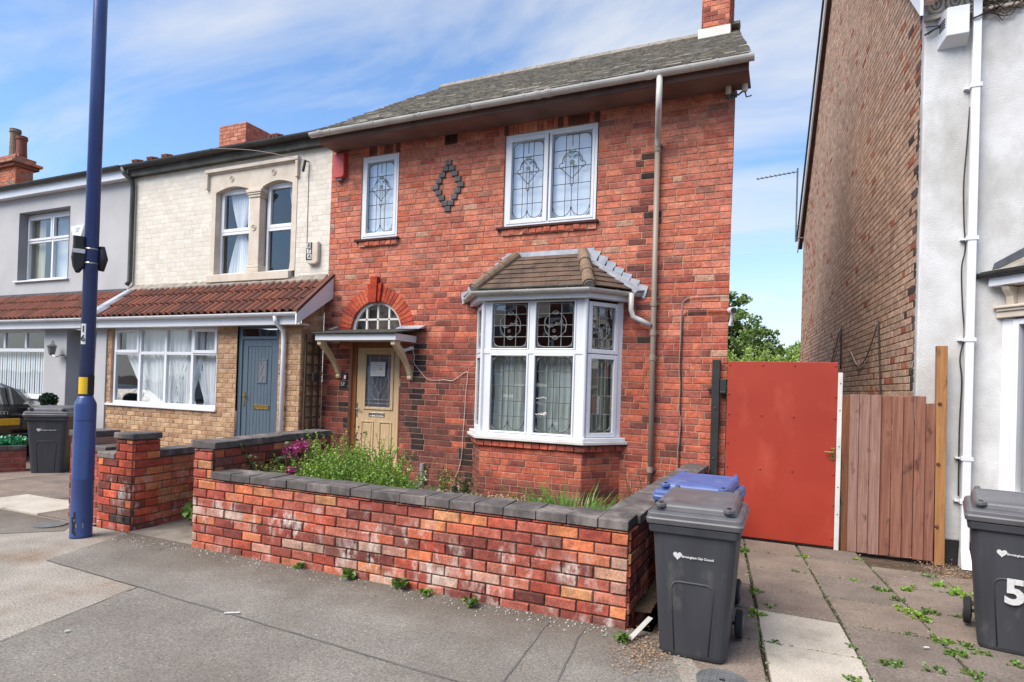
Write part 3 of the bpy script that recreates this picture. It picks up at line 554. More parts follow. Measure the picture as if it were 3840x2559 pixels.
# ---- upper windows
def leaded_sash(pl, u0, u1, v0, v1, n, win, mat='came', motif='tulip', glass='glass_leaded', rows=5):
    W, H = u1 - u0, v1 - v0; X = lambda t: u0 + W * t; Y = lambda t: v0 + H * t; r = W * .17
    panes(pl, [u0, X(.34), X(.66), u1], [Y(i / rows) for i in range(rows + 1)], n, win, glass)
    b = .02; L = [arc(u0 + b + r, v1 - b - r, r, 180, 90), arc(u1 - b - r, v1 - b - r, r, 90, 0)]
    L += [[(u0 + b + r, v1 - b), (u1 - b - r, v1 - b)], [(u0 + b, v0 + r), (u0 + b, v1 - b - r)], [(u1 - b, v0 + r), (u1 - b, v1 - b - r)]]
    if motif == 'rose': L += [arc(u0 + b + r, v0 + b + r, r, 180, 270), arc(u1 - b - r, v0 + b + r, r, 270, 360), [(u0 + b + r, v0 + b), (u1 - b - r, v0 + b)]]
    else: L += [arc(X(.27), v0 + b + W * .22, W * .22, 180, 360, 10), arc(X(.73), v0 + b + W * .22, W * .22, 180, 360, 10)]
    if motif is None: L += [arc(X(.27), v1 - b - W * .22, W * .22, 0, 180, 10), arc(X(.73), v1 - b - W * .22, W * .22, 0, 180, 10), [(X(.5), v0 + b), (X(.5), v1 - b)]]
    L += [[(X(.34), v0 + b), (X(.34), v1 - b)], [(X(.66), v0 + b), (X(.66), v1 - b)]]
    for i in range(1, rows):
        L.append([(u0 + b, Y(i / rows)), (u1 - b, Y(i / rows))])
    cm = MB()
    for cx, cy, sx, sy in ((u0 + b, v1 - b, 1, -1), (u1 - b, v1 - b, -1, -1), (u0 + b, v0 + b, 1, 1), (u1 - b, v0 + b, -1, 1)):
        pts = [(cx, cy)] + [(cx + sx * r * (1 - math.cos(a * math.pi / 12)), cy + sy * r * (1 - math.sin(a * math.pi / 12))) for a in range(7)]
        cm.quad(*[pl.pt(a, c, n + .003) for a, c in pts])
    cm.build('corner_lead', MT['corner_glass'], win)
    if motif == 'tulip':
        c = Y(.68); m_ = X(.5); k = W
        L += [[(X(.5), Y(.84)), (X(.5), v1 - b)], [(X(.5), v0 + b), (X(.5), Y(.4))]]
        L += [arc(m_ - .02 * k, c - .02, .23 * k, 90, 190, 10), arc(m_ + .02 * k, c - .02, .23 * k, 90, -10, 10)]
        L += [arc(m_ - .12 * k, c + .01, .09 * k, 20, 220, 8), arc(m_ + .12 * k, c + .01, .09 * k, 160, -40, 8)]
        L += [arc(m_ - .26 * k, c - .07, .07 * k, 60, 300, 8), arc(m_ + .26 * k, c - .07, .07 * k, 120, -120, 8)]
        L += [[(m_ - .28 * k, c - .10), (m_, c - .25)], [(m_ + .28 * k, c - .10), (m_, c - .25)]]
        L += [[(m_ - .04 * k, c - .05), (m_ - .035 * k, c - .33)], [(m_ + .04 * k, c - .05), (m_ + .035 * k, c - .33)], arc(m_, c - .33, .035 * k, 180, 360, 5)]
        tm = MB(); tm.quad(*[pl.pt(a, d, n + .004) for a, d in ((m_ - .11 * k, c + .14), (m_, c + .125), (m_ + .11 * k, c + .14), (m_ + .06 * k, c + .085), (m_ - .06 * k, c + .085))])
        tm.quad(*[pl.pt(a, d, n + .004) for a, d in arc(m_, c - .03, .065 * k, 0, 330, 10)]); tm.build('stained_flower', MT['green_glass'], win)
    elif motif == 'rose':
        c = (v0 + v1) / 2; m_ = X(.5); a = W * .29; bb = min(H * .27, a * 1.25)
        L += [arc(m_, c, a, 0, 360, 22, bb), arc(m_ - a * .42, c + bb * .35, a * .55, 150, 310, 8, bb * .5), arc(m_ + a * .42, c - bb * .35, a * .55, -30, 130, 8, bb * .5)]
        L += [arc(m_ - a * .55, c - bb * .1, a * .12, 0, 360, 7), arc(m_ + a * .1, c + bb * .1, a * .12, 0, 360, 7), arc(m_ + a * .55, c + bb * .3, a * .12, 0, 360, 7), arc(m_ - a * .1, c - bb * .45, a * .12, 0, 360, 7)]
        L += [arc(m_, c + bb, a * .28, 0, 360, 8, bb * .14), arc(m_, c - bb, a * .28, 0, 360, 8, bb * .14)]
    cames(pl, L, MT[mat], win, n=n + .004, r=.0045 if motif != 'rose' else .0042)
UW = Pl((0, 7.835, 0), (1, 0, 0), (0, -1, 0))
def upper_window(sashes, u0, u1, v0, v1):
    reveal(FP, u0, u1, v0, v1, .14, MT['mortar'], HB); mb = MB()
    frame_box(mb, UW, u0 + .002, u1 - .002, v0 + .002, v1 - .002, .05, -.05, .03)
    w = mb.build('window', MT['upvc'], HB, bevel=.005)
    for a, b, fw in sashes:
        s = MB(); frame_box(s, UW, a, b, v0 + .045, v1 - .045, fw, -.03, .038); s.build('sash', MT['upvc'], w, bevel=.006)
        leaded_sash(UW, a + fw, b - fw, v0 + .045 + fw, v1 - .045 - fw, 0, w)
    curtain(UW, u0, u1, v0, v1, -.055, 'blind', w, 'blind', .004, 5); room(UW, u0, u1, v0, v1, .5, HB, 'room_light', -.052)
upper_window([(-6.13, -5.52, .055)], -6.17, -5.48, 3.83, 5.136)
upper_window([(-3.65, -3.045, .06), (-3.025, -2.385, .035)], -3.69, -2.345, 3.83, 5.136)
# ---- eaves, gutter, roof
MB().box(-6.70, -.47, 7.345, 7.37, 5.262, 5.455).build('fascia', MT['fascia_brown'], HB, bevel=.005)
MB().box(-6.70, -.47, 7.371, 7.83, 5.275, 5.295).build('soffit', MT['soffit'], HB)
MB().hexa([(-.495, 7.372, 5.27), (-.469, 7.372, 5.27), (-.515, 7.9, 5.30), (-.54, 7.9, 5.30), (-.495, 7.372, 5.45), (-.469, 7.372, 5.45), (-.515, 7.9, 5.78), (-.54, 7.9, 5.78)]).build('verge_board', MT['fascia_brown'], HB)
def gutter(path, r, mat, parent, name='gutter', step=1.0, ends=True, bmat=None):
    path = [Vector(p) for p in path]; mb = MB(); seg = 10; vs = []; fs = []; nrm = []
    for i, p in enumerate(path):
        t = (path[min(i + 1, len(path) - 1)] - path[max(i - 1, 0)]).normalized(); s = t.cross(Zv).normalized()
        if 0 < i < len(path) - 1:
            t0 = (path[i] - path[i - 1]).normalized(); s = s / max(.3, s.dot(t0.cross(Zv).normalized()))
        for rr in (r, r - .006):
            vs += [p + s * rr * math.cos(math.pi * k / seg) - Zv * rr * math.sin(math.pi * k / seg) for k in range(seg + 1)]
    m_ = 2 * (seg + 1)
    for i in range(len(path) - 1):
        for k in range(seg):
            a = i * m_ + k; fs.append((a, a + 1, a + m_ + 1, a + m_)); a += seg + 1; fs.append((a, a + m_, a + m_ + 1, a + 1))
        for k in (0, seg): a = i * m_ + k; fs.append((a, a + m_, a + m_ + seg + 1, a + seg + 1))
    if ends:
        for i in (0, len(path) - 1): fs.append(tuple(i * m_ + k for k in range(seg + 1)))
    mb.add(vs, fs); g = mb.build(name, mat, parent, smooth=False)
    br = MB()
    for i in range(len(path) - 1):
        a, b = path[i], path[i + 1]; L = (b - a).length; t = (b - a) / L; s = t.cross(Zv); n = max(1, int(L / step))
        for k in range(n):
            c = a + t * (L * (k + .5) / n)
            for w0 in (-.012,):
                ring0 = [c + t * w0 + s * (r + .007) * math.cos(math.pi * j / 8) - Zv * (r + .007) * math.sin(math.pi * j / 8) + Zv * .004 for j in range(9)]
                ring1 = [p + t * .024 for p in ring0]
                for j in range(8): br.quad(ring0[j], ring0[j + 1], ring1[j + 1], ring1[j])
    br.build('gutter_bracket', bmat or mat, g); return g
gt = gutter([(-6.76, 7.275, 5.388), (-.41, 7.275, 5.388)], .062, MT['gutter_white'], HB, step=.78)
for x in (-6.6, -3.05, -2.9, -1.62): gutter([(x, 7.275, 5.390), (x + .09, 7.275, 5.390)], .069, MT['gutter_white'], HB, 'gutter_union', ends=False)
ET, RT = (7.235, 5.40), (11.0, 7.80)
rf = MB().quad((-6.60, ET[0] + .02, ET[1]), (-.46, ET[0] + .02, ET[1]), (-.90, RT[0], RT[1] - .01), (-6.74, RT[0], RT[1] - .01)).quad((-.90, RT[0], RT[1] - .01), (-6.74, RT[0], RT[1] - .01), (-6.8, 14.2, 5.6), (-1.18, 14.2, 5.6)).build('roof', MT['slate_moss'], HB)
tile_face(rf, (-6.62, ET[0], ET[1]), (-.44, ET[0], ET[1]), (-6.74, RT[0], RT[1]), (-.88, RT[0], RT[1]), 26, .24, .007, ['slate', 'slate', 'slate_moss'], 'slate', 300, jit=.022, rough=.016, q=random.Random(8))
rd = MB()
for i in range(15):
    x = -6.72 + i * .36; rd.tube([(x, 11.0, 7.80), (x + .352, 11.0, 7.80)], .075, 10)
rd.build('ridge_tile', MT['slate'], rf, kind='stuff'); MB().tube([(-6.72, 10.90, 7.76), (-1.4, 10.90, 7.76)], .03, 6).build('ridge_bedding', MT['mortar_grey'], rf)
# chimney
ch = MB().box(-1.42, -1.0, 10.52, 11.2, 7.3, 9.6).build('chimney', MT['mortar'], rf)
cc = lambda u, v, q: pick(q, UP if q.random() < .6 else LOW)
brickwall(ch, 'chimney_face', Pl((0, 10.50, 0), (1, 0, 0), (0, -1, 0)), -1.43, -.99, 7.5, 9.6, cc, MT['brick_red'], MT['mortar'], nind=60, bond='s')
brickwall(ch, 'chimney_face', Pl((-.985, 0, 0), (0, 1, 0), (1, 0, 0)), 10.5, 11.2, 7.3, 9.6, cc, MT['brick_red'], MT['mortar'], nind=0, bond='s')
MB().box(-1.47, -.96, 10.40, 10.49, 7.44, 7.60).build('chimney_flashing', MT['white_paint'], ch, bevel=.01)
for i in range(5): MB().box(-1.06 + R.uniform(-.05, .05), -.86, 10.75 + i * .05, 11.0 + i * .03, 7.78 + i * .035, 7.80 + i * .035).build('slate', MT['slate'], rf)
# ---- downpipes
PX = -1.545
MB().tube([(-1.455, 7.275, 5.34), (-1.455, 7.275, 5.02), (-1.465, 7.33, 4.95), (-1.525, 7.62, 4.80), (PX, 7.725, 4.70), (PX, 7.725, 4.6)], .037, 12).build('downpipe_offset', MT['gutter_white'], HB, smooth=True)
dp = MB().tube([(PX, 7.725, 4.74), (PX + .012, 7.725, 2.5), (PX + .03, 7.725, .12)], .034, 14).build('downpipe', MT['pipe_taupe'], HB, smooth=True)
for z in (4.70, 2.70, 2.33, 2.02, .62):
    x = PX + .012 * (4.74 - z) / 2.24; c = MB(); c.tube([(x, 7.725, z - .035), (x, 7.725, z + .035)], .041, 14); c.box(x - .055, x + .055, 7.762, 7.786, z - .012, z + .012); c.build('pipe_clip', MT['pipe_taupe'], dp)
# ---- alarm box, security light etc. fixed to the wall
ab = MB().prism([FP.pt(-6.685, 5.215, .012), FP.pt(-6.46, 5.225, .012), FP.pt(-6.46, 4.86, .012), FP.pt(-6.50, 4.83, .012), FP.pt(-6.645, 4.83, .012), FP.pt(-6.685, 4.86, .012)], (0, -.09, 0)).build('alarm_box', MT['red_plastic'], bevel=.015, label='red alarm box on red brick wall left of small upper window', cat='alarm box')
MB().box(-6.63, -6.52, 7.72, 7.78, 4.80, 4.829).build('strobe', MT['corner_glass'], ab)
# ---- bay window
BP = Pl((0, 7.32, 0), (1, 0, 0), (0, -1, 0))
CR0, CR1 = Vector((-2.29, 7.32, 0)), Vector((-1.93, 7.8, 0)); dR = (CR1 - CR0).normalized(); CP = Pl(CR0, dR, (dR.y, -dR.x, 0))
CL0, CL1 = Vector((-4.05, 7.8, 0)), Vector((-3.71, 7.32, 0)); dL = (CL1 - CL0).normalized(); LP = Pl(CL0, dL, (dL.y, -dL.x, 0)); LL = (CL1 - CL0).length
def bay_col(u, v, q):
    r = q.random()
    if v < .36: return pick(q, DRK if r < .5 else LOW)
    return pick(q, [lin(*c, .92) for c in ((196, 98, 66), (188, 86, 60), (202, 108, 76), (176, 82, 62), (190, 94, 70))] if r < .85 else LOW)
bay = MB().box(-3.5, -2.5, 7.36, 7.79, .80, .81).build('bay', MT['mortar'], HB)
b1 = brickwall(bay, 'bay_wall', BP, -3.71, -2.29, -.02, .815, bay_col, MT['brick_red'], MT['mortar'], nind=120, hd=.25)
b2 = brickwall(bay, 'bay_wall', CP, 0, .60, -.02, .815, bay_col, MT['brick_red'], MT['mortar'], nind=60, hd=.35)
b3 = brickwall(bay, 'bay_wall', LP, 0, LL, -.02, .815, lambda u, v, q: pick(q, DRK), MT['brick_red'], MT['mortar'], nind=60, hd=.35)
for pl, u0, u1 in ((BP, -3.74, -2.27), (CP, -.02, .60), (LP, 0, LL + .02)):
    n = round((u1 - u0) / .112); w = (u1 - u0) / n; q = random.Random(n); MB().pbox(pl, u0, u1, .812, .89, -.05, .02).build('header_course', MT['mortar'], bay)
    lay(bay, [(u0 + i * w + .004, u0 + (i + 1) * w - .004, .815, .886, bay_col(0, .8, q), .015) for i in range(n)], pl, MT['brick_red'], 99, .03)
def ring(pts_out, pts_in, z0, z1):
    mb = MB(); n = len(pts_out)
    for i in range(n - 1):
        a, b, c, d = pts_out[i], pts_out[i + 1], pts_in[i + 1], pts_in[i]
        mb.hexa([(*a, z0), (*b, z0), (*c, z0), (*d, z0), (*a, z1), (*b, z1), (*c, z1), (*d, z1)])
    return mb
def off(d):                                 # the bay outline pushed out by d
    k = d * 1.0
    return [(-4.05 - k * 1.22, 7.785), (-3.71 - k * .5, 7.32 - k), (-2.29 + k * .5, 7.32 - k), (-1.93 + k * 1.22, 7.785)]
ring(off(.085), off(-.06), .905, .945).build('bay_sill', MT['white_paint'], bay, bevel=.006)
ring(off(.06), off(-.06), .946, .990).build('bay_sill', MT['upvc'], bay, bevel=.008)
def bay_face(pl, u0, u1, posts, cells, mull, top=2.725):
    mb = MB()
    for a, b in posts: mb.pbox(pl, a, b, .99, top, -.06, .0)
    w = mb.build('bay_window', MT['upvc'], HB, bevel=.006)
    for (a, b, v0, v1, fw, motif, rows, mat) in cells:
        s = MB(); frame_box(s, pl, a, b, v0, v1, fw, -.045, .012, fw, fw); s.build('sash', MT['upvc'], w, bevel=.006)
        leaded_sash(pl, a + fw, b - fw, v0 + fw, v1 - fw, -.02, w, mat, motif, 'glass_dark', rows)
    return w
bf = bay_face(BP, -3.71, -2.29, ((-3.712, -3.60), (-3.045, -2.976), (-2.415, -2.288)), [
    (-3.60, -3.045, 2.085, 2.72, .022, 'rose', 4, 'came_bright'), (-2.976, -2.415, 2.085, 2.72, .022, 'rose', 4, 'came_bright'),
    (-3.60, -3.045, .995, 2.03, .024, None, 5, 'came'), (-2.976, -2.415, .995, 2.03, .024, None, 5, 'came')], None)
MB().pbox(BP, -3.71, -2.29, 2.03, 2.085, -.05, .008).build('transom', MT['upvc'], bf, bevel=.006)
bc = bay_face(CP, 0, .6, ((0.0, .045), (.515, .60)), [(.045, .515, 2.05, 2.70, .055, 'rose', 4, 'came_bright'), (.045, .515, .995, 2.04, .058, None, 4, 'came_bright')], None)
bl_ = bay_face(LP, 0, LL, ((0, .06), (LL - .06, LL)), [(.06, LL - .06, 2.05, 2.70, .055, 'rose', 4, 'came_bright'), (.06, LL - .06, .995, 2.04, .058, None, 4, 'came_bright')], None)
MB().tube([(-2.288, 7.322, .99), (-2.288, 7.322, 2.73)], .028, 10).tube([(-3.712, 7.322, .99), (-3.712, 7.322, 2.73)], .028, 10).build('corner_post', MT['upvc'], bf)
# curtains and the room behind
curtain(BP, -3.68, -3.02, 1.0, 2.08, -.13, 'curtain_pale', HB, waves=7, amp=.035); curtain(BP, -2.95, -2.34, 1.0, 2.08, -.14, 'curtain_pale', HB, waves=6, amp=.035)
curtain(CP, .05, .58, 1.0, 2.06, -.11, 'curtain_green', HB, waves=7, amp=.03); curtain(LP, .03, LL - .03, 1.0, 2.06, -.14, 'curtain_green', HB, waves=6, amp=.03)
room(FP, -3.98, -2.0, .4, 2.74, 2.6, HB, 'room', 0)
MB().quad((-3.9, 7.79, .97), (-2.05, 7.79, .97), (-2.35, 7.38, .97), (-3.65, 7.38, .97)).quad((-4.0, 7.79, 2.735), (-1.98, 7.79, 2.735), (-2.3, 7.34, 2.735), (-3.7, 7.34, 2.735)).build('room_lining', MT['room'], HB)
# bay roof
ring(off(.10), off(.0), 2.728, 2.835).build('bay_fascia', MT['upvc'], bay, bevel=.005)
ring(off(.001), off(-.3), 2.745, 2.76).build('bay_soffit', MT['upvc'], bay)
g_o = [(x, y, 2.838) for x, y in off(.155)]
gutter([g_o[0], g_o[1], g_o[2], g_o[3]], .05, MT['gutter_white'], HB, 'bay_gutter', step=.4)
e = [Vector((x, y, 2.868)) for x, y in off(.145)]; tL, tR = Vector((-3.46, 7.785, 3.40)), Vector((-2.50, 7.785, 3.40))
e[0] = Vector((-4.27, 7.785, 2.868)); e[3] = Vector((-1.72, 7.785, 2.868))
br = MB().quad(e[1], e[2], tR, tL).add([e[2], e[3], tR], [(0, 1, 2)]).add([e[0], e[1], tL], [(0, 1, 2)]).build('bay_roof', MT['felt'], HB)
tile_face(br, e[1], e[2], tL, tR, 7, .165, .009, ['bay_tile'], 'tile', 200, jit=.004, rough=.004)
tile_face(br, e[2], e[3], tR, tR, 7, .165, .009, ['bay_tile'], 'tile', 200, jit=.004, rough=.004)
tile_face(br, e[0], e[1], tL, tL, 7, .165, .009, ['bay_tile'], 'tile', 200, jit=.004, rough=.004)
MB().tube([e[1] + Vector((0, -.01, .0)), e[2] + Vector((0, -.01, .0))], .018, 6).build('roof_felt_edge', MT['felt'], br)
for a, b in ((e[1], tL), (e[2], tR)):
    d = (b - a)
    for i in range(3):
        p0 = a + d * (i / 3 - .02) + Zv * .018; p1 = a + d * ((i + 1) / 3 + .01) + Zv * .018
        MB().tube([p0, p1], [.082, .070], 12).build('hip_tile', MT['hip_tile'], br, smooth=False)
    MB().tube([a - d * .03 + Zv * .01, a + d * .02 + Zv * .01], .066, 10).build('hip_mortar', MT['mortar_grey'], br)
# lead flashing against the wall
fl = MB(); fl.pbox(FP, -3.62, -2.34, 3.385, 3.465, .0, .022)
for i in range(7):
    t0, t1 = i / 7, (i + 1) / 7; u0 = -2.40 + .74 * t0; z0 = 3.44 - .56 * t0
    fl.prism([FP.pt(u0 - .05, z0 - .12, .014), FP.pt(u0 + .10, z0 - .19, .014), FP.pt(u0 + .145, z0 - .03, .014), FP.pt(u0 + .02, z0 + .005, .014)], (0, -.007, 0))
    u0 = -3.56 - .74 * t0
    fl.prism([FP.pt(u0 + .05, z0 - .12, .014), FP.pt(u0 - .10, z0 - .19, .014), FP.pt(u0 - .13, z0 - .03, .014), FP.pt(u0 - .02, z0 + .005, .014)], (0, -.007, 0))
fl.hexa([FP.pt(-2.50, 3.37, .02), FP.pt(-1.70, 2.85, .02), FP.pt(-1.76, 2.83, .13), FP.pt(-2.54, 3.33, .13), FP.pt(-2.47, 3.40, .02), FP.pt(-1.66, 2.88, .02), FP.pt(-1.73, 2.86, .13), FP.pt(-2.51, 3.36, .13)])
fl.build('lead_flashing', MT['lead'], br)
MB().tube([(-1.795, 7.62, 2.82), (-1.795, 7.62, 2.62), (-1.775, 7.64, 2.53), (-1.70, 7.66, 2.49), (-1.56, 7.70, 2.42)], .034, 12).build('bay_downpipe', MT['gutter_white'], HB, smooth=True)
# ---- door arch
q = random.Random(4); ri, ro = .475, .70
dk = MB().box(-6.29, -5.33, 7.80, 7.801, 2.3, 2.301).build('door_arch', MT['mortar'], HB)
nv = 27
for i in range(nv):
    a0, a1 = math.pi * i / nv + .006, math.pi * (i + 1) / nv - .006
    P = lambda r, a: FP.pt(ARC[0] + r * math.cos(a), ARC[1] + r * math.sin(a) - .005, 0)
    col = pick(q, [lin(*c, .9) for c in ((196, 82, 48), (184, 72, 44), (176, 66, 44), (160, 62, 46), (202, 92, 56))])
    mb = MB(); pts = [P(ri, a0), P(ro, a0), P(ro, a1), P(ri, a1)]; b0 = len(mb.v); mb.prism([p + Vector((0, .11, 0)) for p in pts], (0, -.127, 0)); mb.c = [col] * len(mb.v)
    mb.build('voussoir', MT['brick_red'], dk, bevel=.004)
P = lambda r, a: FP.pt(ARC[0] + r * math.cos(a), ARC[1] + r * math.sin(a) - .005, .0)
mb = MB()
for i in range(24): mb.quad(P(ri, math.pi * i / 24), P(ro, math.pi * i / 24), P(ro, math.pi * (i + 1) / 24), P(ri, math.pi * (i + 1) / 24))
mb.build('arch_mortar', MT['mortar'], dk)
for u0, u1, t0, t1, z0, z1, d in ((-.05, .05, -.065, .065, 2.835, 3.235, .075), (-.10, -.052, -.135, -.068, 2.85, 3.13, .05), (.052, .10, .068, .135, 2.85, 3.13, .05)):
    mb = MB(); x = ARC[0] - .02; mb.prism([FP.pt(x + u0, z0, 0), FP.pt(x + u1, z0, 0), FP.pt(x + t1, z1, 0), FP.pt(x + t0, z1, 0)], (0, -d, 0)); mb.c = [lin(168, 62, 40, .9)] * len(mb.v); mb.build('keystone', MT['brick_red'], dk, bevel=.006)
# fanlight
FW = Pl((0, 7.88, 0), (1, 0, 0), (0, -1, 0))
fw = MB(); n = 20
for i in range(n):
    a0, a1 = math.pi * i / n, math.pi * (i + 1) / n
    pp = [FW.pt(ARC[0] + r * math.cos(a), ARC[1] + r * math.sin(a), d) for a in (a0, a1) for r in (.425, .478) for d in (0, .05)]
    fw.hexa([pp[0], pp[2], pp[3], pp[1], pp[4], pp[6], pp[7], pp[5]])
for x in (-.21, 0, .21): fw.pbox(FW, ARC[0] + x - .017, ARC[0] + x + .017, ARC[1], ARC[1] + math.sqrt(.44 ** 2 - x * x), .005, .04)
fw.pbox(FW, ARC[0] - .40, ARC[0] + .40, ARC[1] + .175, ARC[1] + .205, .005, .04)
fw.pbox(FW, ARC[0] - .478, ARC[0] + .478, ARC[1] - .1, ARC[1] + .02, 0, .05)
fan = fw.build('fanlight', MT['white_paint'], HB, bevel=.004)
for x0, x1 in ((-.43, -.21), (-.21, 0), (0, .21), (.21, .43)):
    for z0, z1 in ((.02, .19), (.19, .42)):
        if abs(x0 + x1) / 2 > .3 and z0 > .1: z1 = .36
        MB().quad(*[FW.pt(ARC[0] + x, ARC[1] + z, .015 + R.uniform(-.002, .002)) for x, z in ((x0, z0), (x1, z0), (x1, z1), (x0, z1))]).build('pane', MT['glass'], fan)
MB().quad(*[FW.pt(ARC[0] + x, z, -.12) for x, z in ((-.5, 2.3), (.5, 2.3), (.5, 2.9), (-.5, 2.9))]).build('fanlight_backing', MT['concrete'], fan)
# ---- front door
DP = Pl((0, 7.88, 0), (1, 0, 0), (0, -1, 0)); reveal(FP, -6.29, -5.33, -.02, 2.40, .12, MT['mortar'], HB, 'door_reveal')
mb = MB(); mb.pbox(DP, -6.30, -6.20, .1, 2.31, -.03, .03).pbox(DP, -5.395, -5.32, .1, 2.31, -.03, .03).pbox(DP, -6.20, -5.395, 2.15, 2.31, -.03, .03).pbox(DP, -6.20, -5.395, .2, .305, -.03, .05)
df = mb.build('door_frame', MT['oak_frame'], HB, bevel=.006)
mb = MB(); frame_box(mb, DP, -6.195, -5.40, .31, 2.145, .165, -.02, .012, .66, .095)
for u0, u1 in ((-6.03, -5.565),): mb.pbox(DP, u0, u1, .97, 1.22, -.02, .012)
door = mb.build('door', MT['oak'], HB, bevel=.004)
for u0, u1 in ((-6.09, -5.85), (-5.745, -5.51)):
    m2 = MB(); frame_box(m2, DP, u0, u1, .52, 1.0, .022, .012, .026); m2.pbox(DP, u0 + .045, u1 - .045, .565, .955, .012, .02); m2.build('door_panel', MT['oak'], door, bevel=.005)
m2 = MB(); frame_box(m2, DP, -6.055, -5.50, 1.18, 2.075, .035, .012, .03); m2.build('glazing_bead', MT['oak'], door, bevel=.005)
g0, g1, h0, h1 = -6.02, -5.535, 1.215, 2.04
MB().quad(*[DP.pt(u, v, .008) for u, v in ((g0, h0), (g1, h0), (g1, h1), (g0, h1))]).build('pane', MT['glass_leaded'], door)
MB().quad(*[DP.pt(u, v, -.018) for u, v in ((g0, h0), (g1, h0), (g1, h1), (g0, h1))]).build('obscured_glass', MT['corner_glass'], door)
Lc = [[(g0 + .06, h0), (g0 + .06, h1)], [(g1 - .06, h0), (g1 - .06, h1)], [(g0, h0 + .06), (g1, h0 + .06)], [(g0, h1 - .06), (g1, h1 - .06)], [(g0, h0 + .12), (g1, h0 + .12)], [(g0 + .11, h1 - .12), (g1 - .11, h1 - .12)]]
mid = (g0 + g1) / 2; Lc += [arc(mid, 1.52, .15, 180, 360, 12, .19), [(mid, h0), (mid, 1.45)], [(mid, 1.37), (mid - .03, 1.5), (mid - .11, 1.6), (mid - .12, 1.72)], [(mid, 1.37), (mid + .05, 1.5), (mid + .02, 1.62), (mid + .09, 1.74)], [(mid, 1.43), (mid + .11, 1.55), (mid + .13, 1.68)], [(mid - .05, 1.54), (mid - .02, 1.66), (mid - .07, 1.76)], [(g0 + .06, 1.6), (g0, 1.6)], [(g1 - .06, 1.6), (g1, 1.6)], [(mid, h1 - .12), (mid, h1)]]
cames(DP, Lc, MT['came_bright'], door, n=.014, r=.0045)
np_ = MB().pbox(DP, -5.94, -5.66, 1.70, 1.92, .018, .020).build('notice', MT['print_white'], label='white paper notice taped inside the oak front door glass', cat='notice')
m2 = MB()
for i, (a, b) in enumerate(((.03, .15), (.03, .25), (.03, .22), (.03, .24), (.03, .12), (.03, .2))): m2.pbox(DP, -5.94 + a, -5.94 + b, 1.893 - i * .032, 1.897 - i * .032, .0202, .0208)
m2.build('print_lines', MT['cable_grey'], np_); MB().pbox(DP, -5.78, -5.71, 1.795, 1.82, .0202, .021).build('highlight', MT['print_yellow'], np_)
m2 = MB(); frame_box(m2, DP, -5.945, -5.65, 1.07, 1.135, .012, .012, .022); m2.pbox(DP, -5.93, -5.665, 1.083, 1.123, .012, .017); m2.build('letter_plate', MT['chrome'], door, bevel=.003)
MB().pbox(DP, -6.19, -6.165, 1.05, 1.27, .012, .02).tube([DP.pt(-6.177, 1.18, .02), DP.pt(-6.177, 1.18, .05), DP.pt(-6.09, 1.175, .055)], .009, 8).build('door_handle', MT['chrome'], door)
MB().box(-6.32, -5.30, 7.55, 7.84, -.05, .19).build('door_step', MT['concrete'], HB, bevel=.01)
MB().pbox(DP, -5.375, -5.355, 1.55, 1.66, .03, .038).build('door_contact', MT['upvc'], HB)
# canopy over the door
CX0, CX1, CY = -6.52, -5.06, 7.25
mb = MB(); mb.box(CX0, CX1, CY, CY + .022, 2.212, 2.305).box(CX1 - .022, CX1, CY + .0225, 7.785, 2.212, 2.312).box(CX0, CX0 + .022, CY + .0225, 7.785, 2.212, 2.312).box(CX0 + .0225, CX1 - .0225, CY + .0225, 7.785, 2.225, 2.235)
cn = mb.build('door_canopy', MT['upvc'], HB, bevel=.004)
MB().hexa([(CX0 - .05, CY - .05, 2.306), (CX1 + .04, CY - .05, 2.306), (CX1 + .07, 7.785, 2.395), (CX0 - .05, 7.785, 2.395), (CX0 - .05, CY - .05, 2.328), (CX1 + .04, CY - .05, 2.328), (CX1 + .07, 7.785, 2.425), (CX0 - .05, 7.785, 2.425)]).build('canopy_roof', MT['felt'], cn, bevel=.008)
for a, b in ((CX0 - .08, ARC[0] - .70), (ARC[0] + .49, CX1 + .15)):
    MB().hexa([(a, 7.62, 2.41), (b, 7.62, 2.405), (b, 7.785, 2.43), (a, 7.785, 2.43), (a, 7.62, 2.418), (b, 7.62, 2.413), (b, 7.785, 2.475), (a, 7.785, 2.475)]).build('canopy_flashing', MT['lead'], cn)
for x in (-6.475, -5.135):
    top = [(7.30, 2.21), (7.42, 2.21)]; ou = [(7.42 + .345 * (1 - math.cos(t * math.pi / 2 / 8) ** 1.1) if 0 else 7.42 + .33 * math.sin(t / 8 * 1.25) ** 1.0, 2.16 - .42 * (t / 8) ** 1.15) for t in range(9)]
    pro = [(7.285, 2.21), (7.43, 2.21)] + [(7.43 + .31 * (t / 8) ** .85, 2.16 - .36 * (t / 8) ** 1.1) for t in range(9)] + [(7.77, 1.80), (7.785, 1.80), (7.785, 1.655), (7.735, 1.655), (7.72, 1.685), (7.735, 1.715), (7.715, 1.74)] + [(7.69 - .36 * t / 8, 1.79 + .34 * (t / 8) ** .8) for t in range(9)] + [(7.285, 2.15)]
    MB().prism([(x - .035, y, z) for y, z in pro], (.07, 0, 0)).build('canopy_bracket', MT['bracket_cream'], cn, bevel=.005)
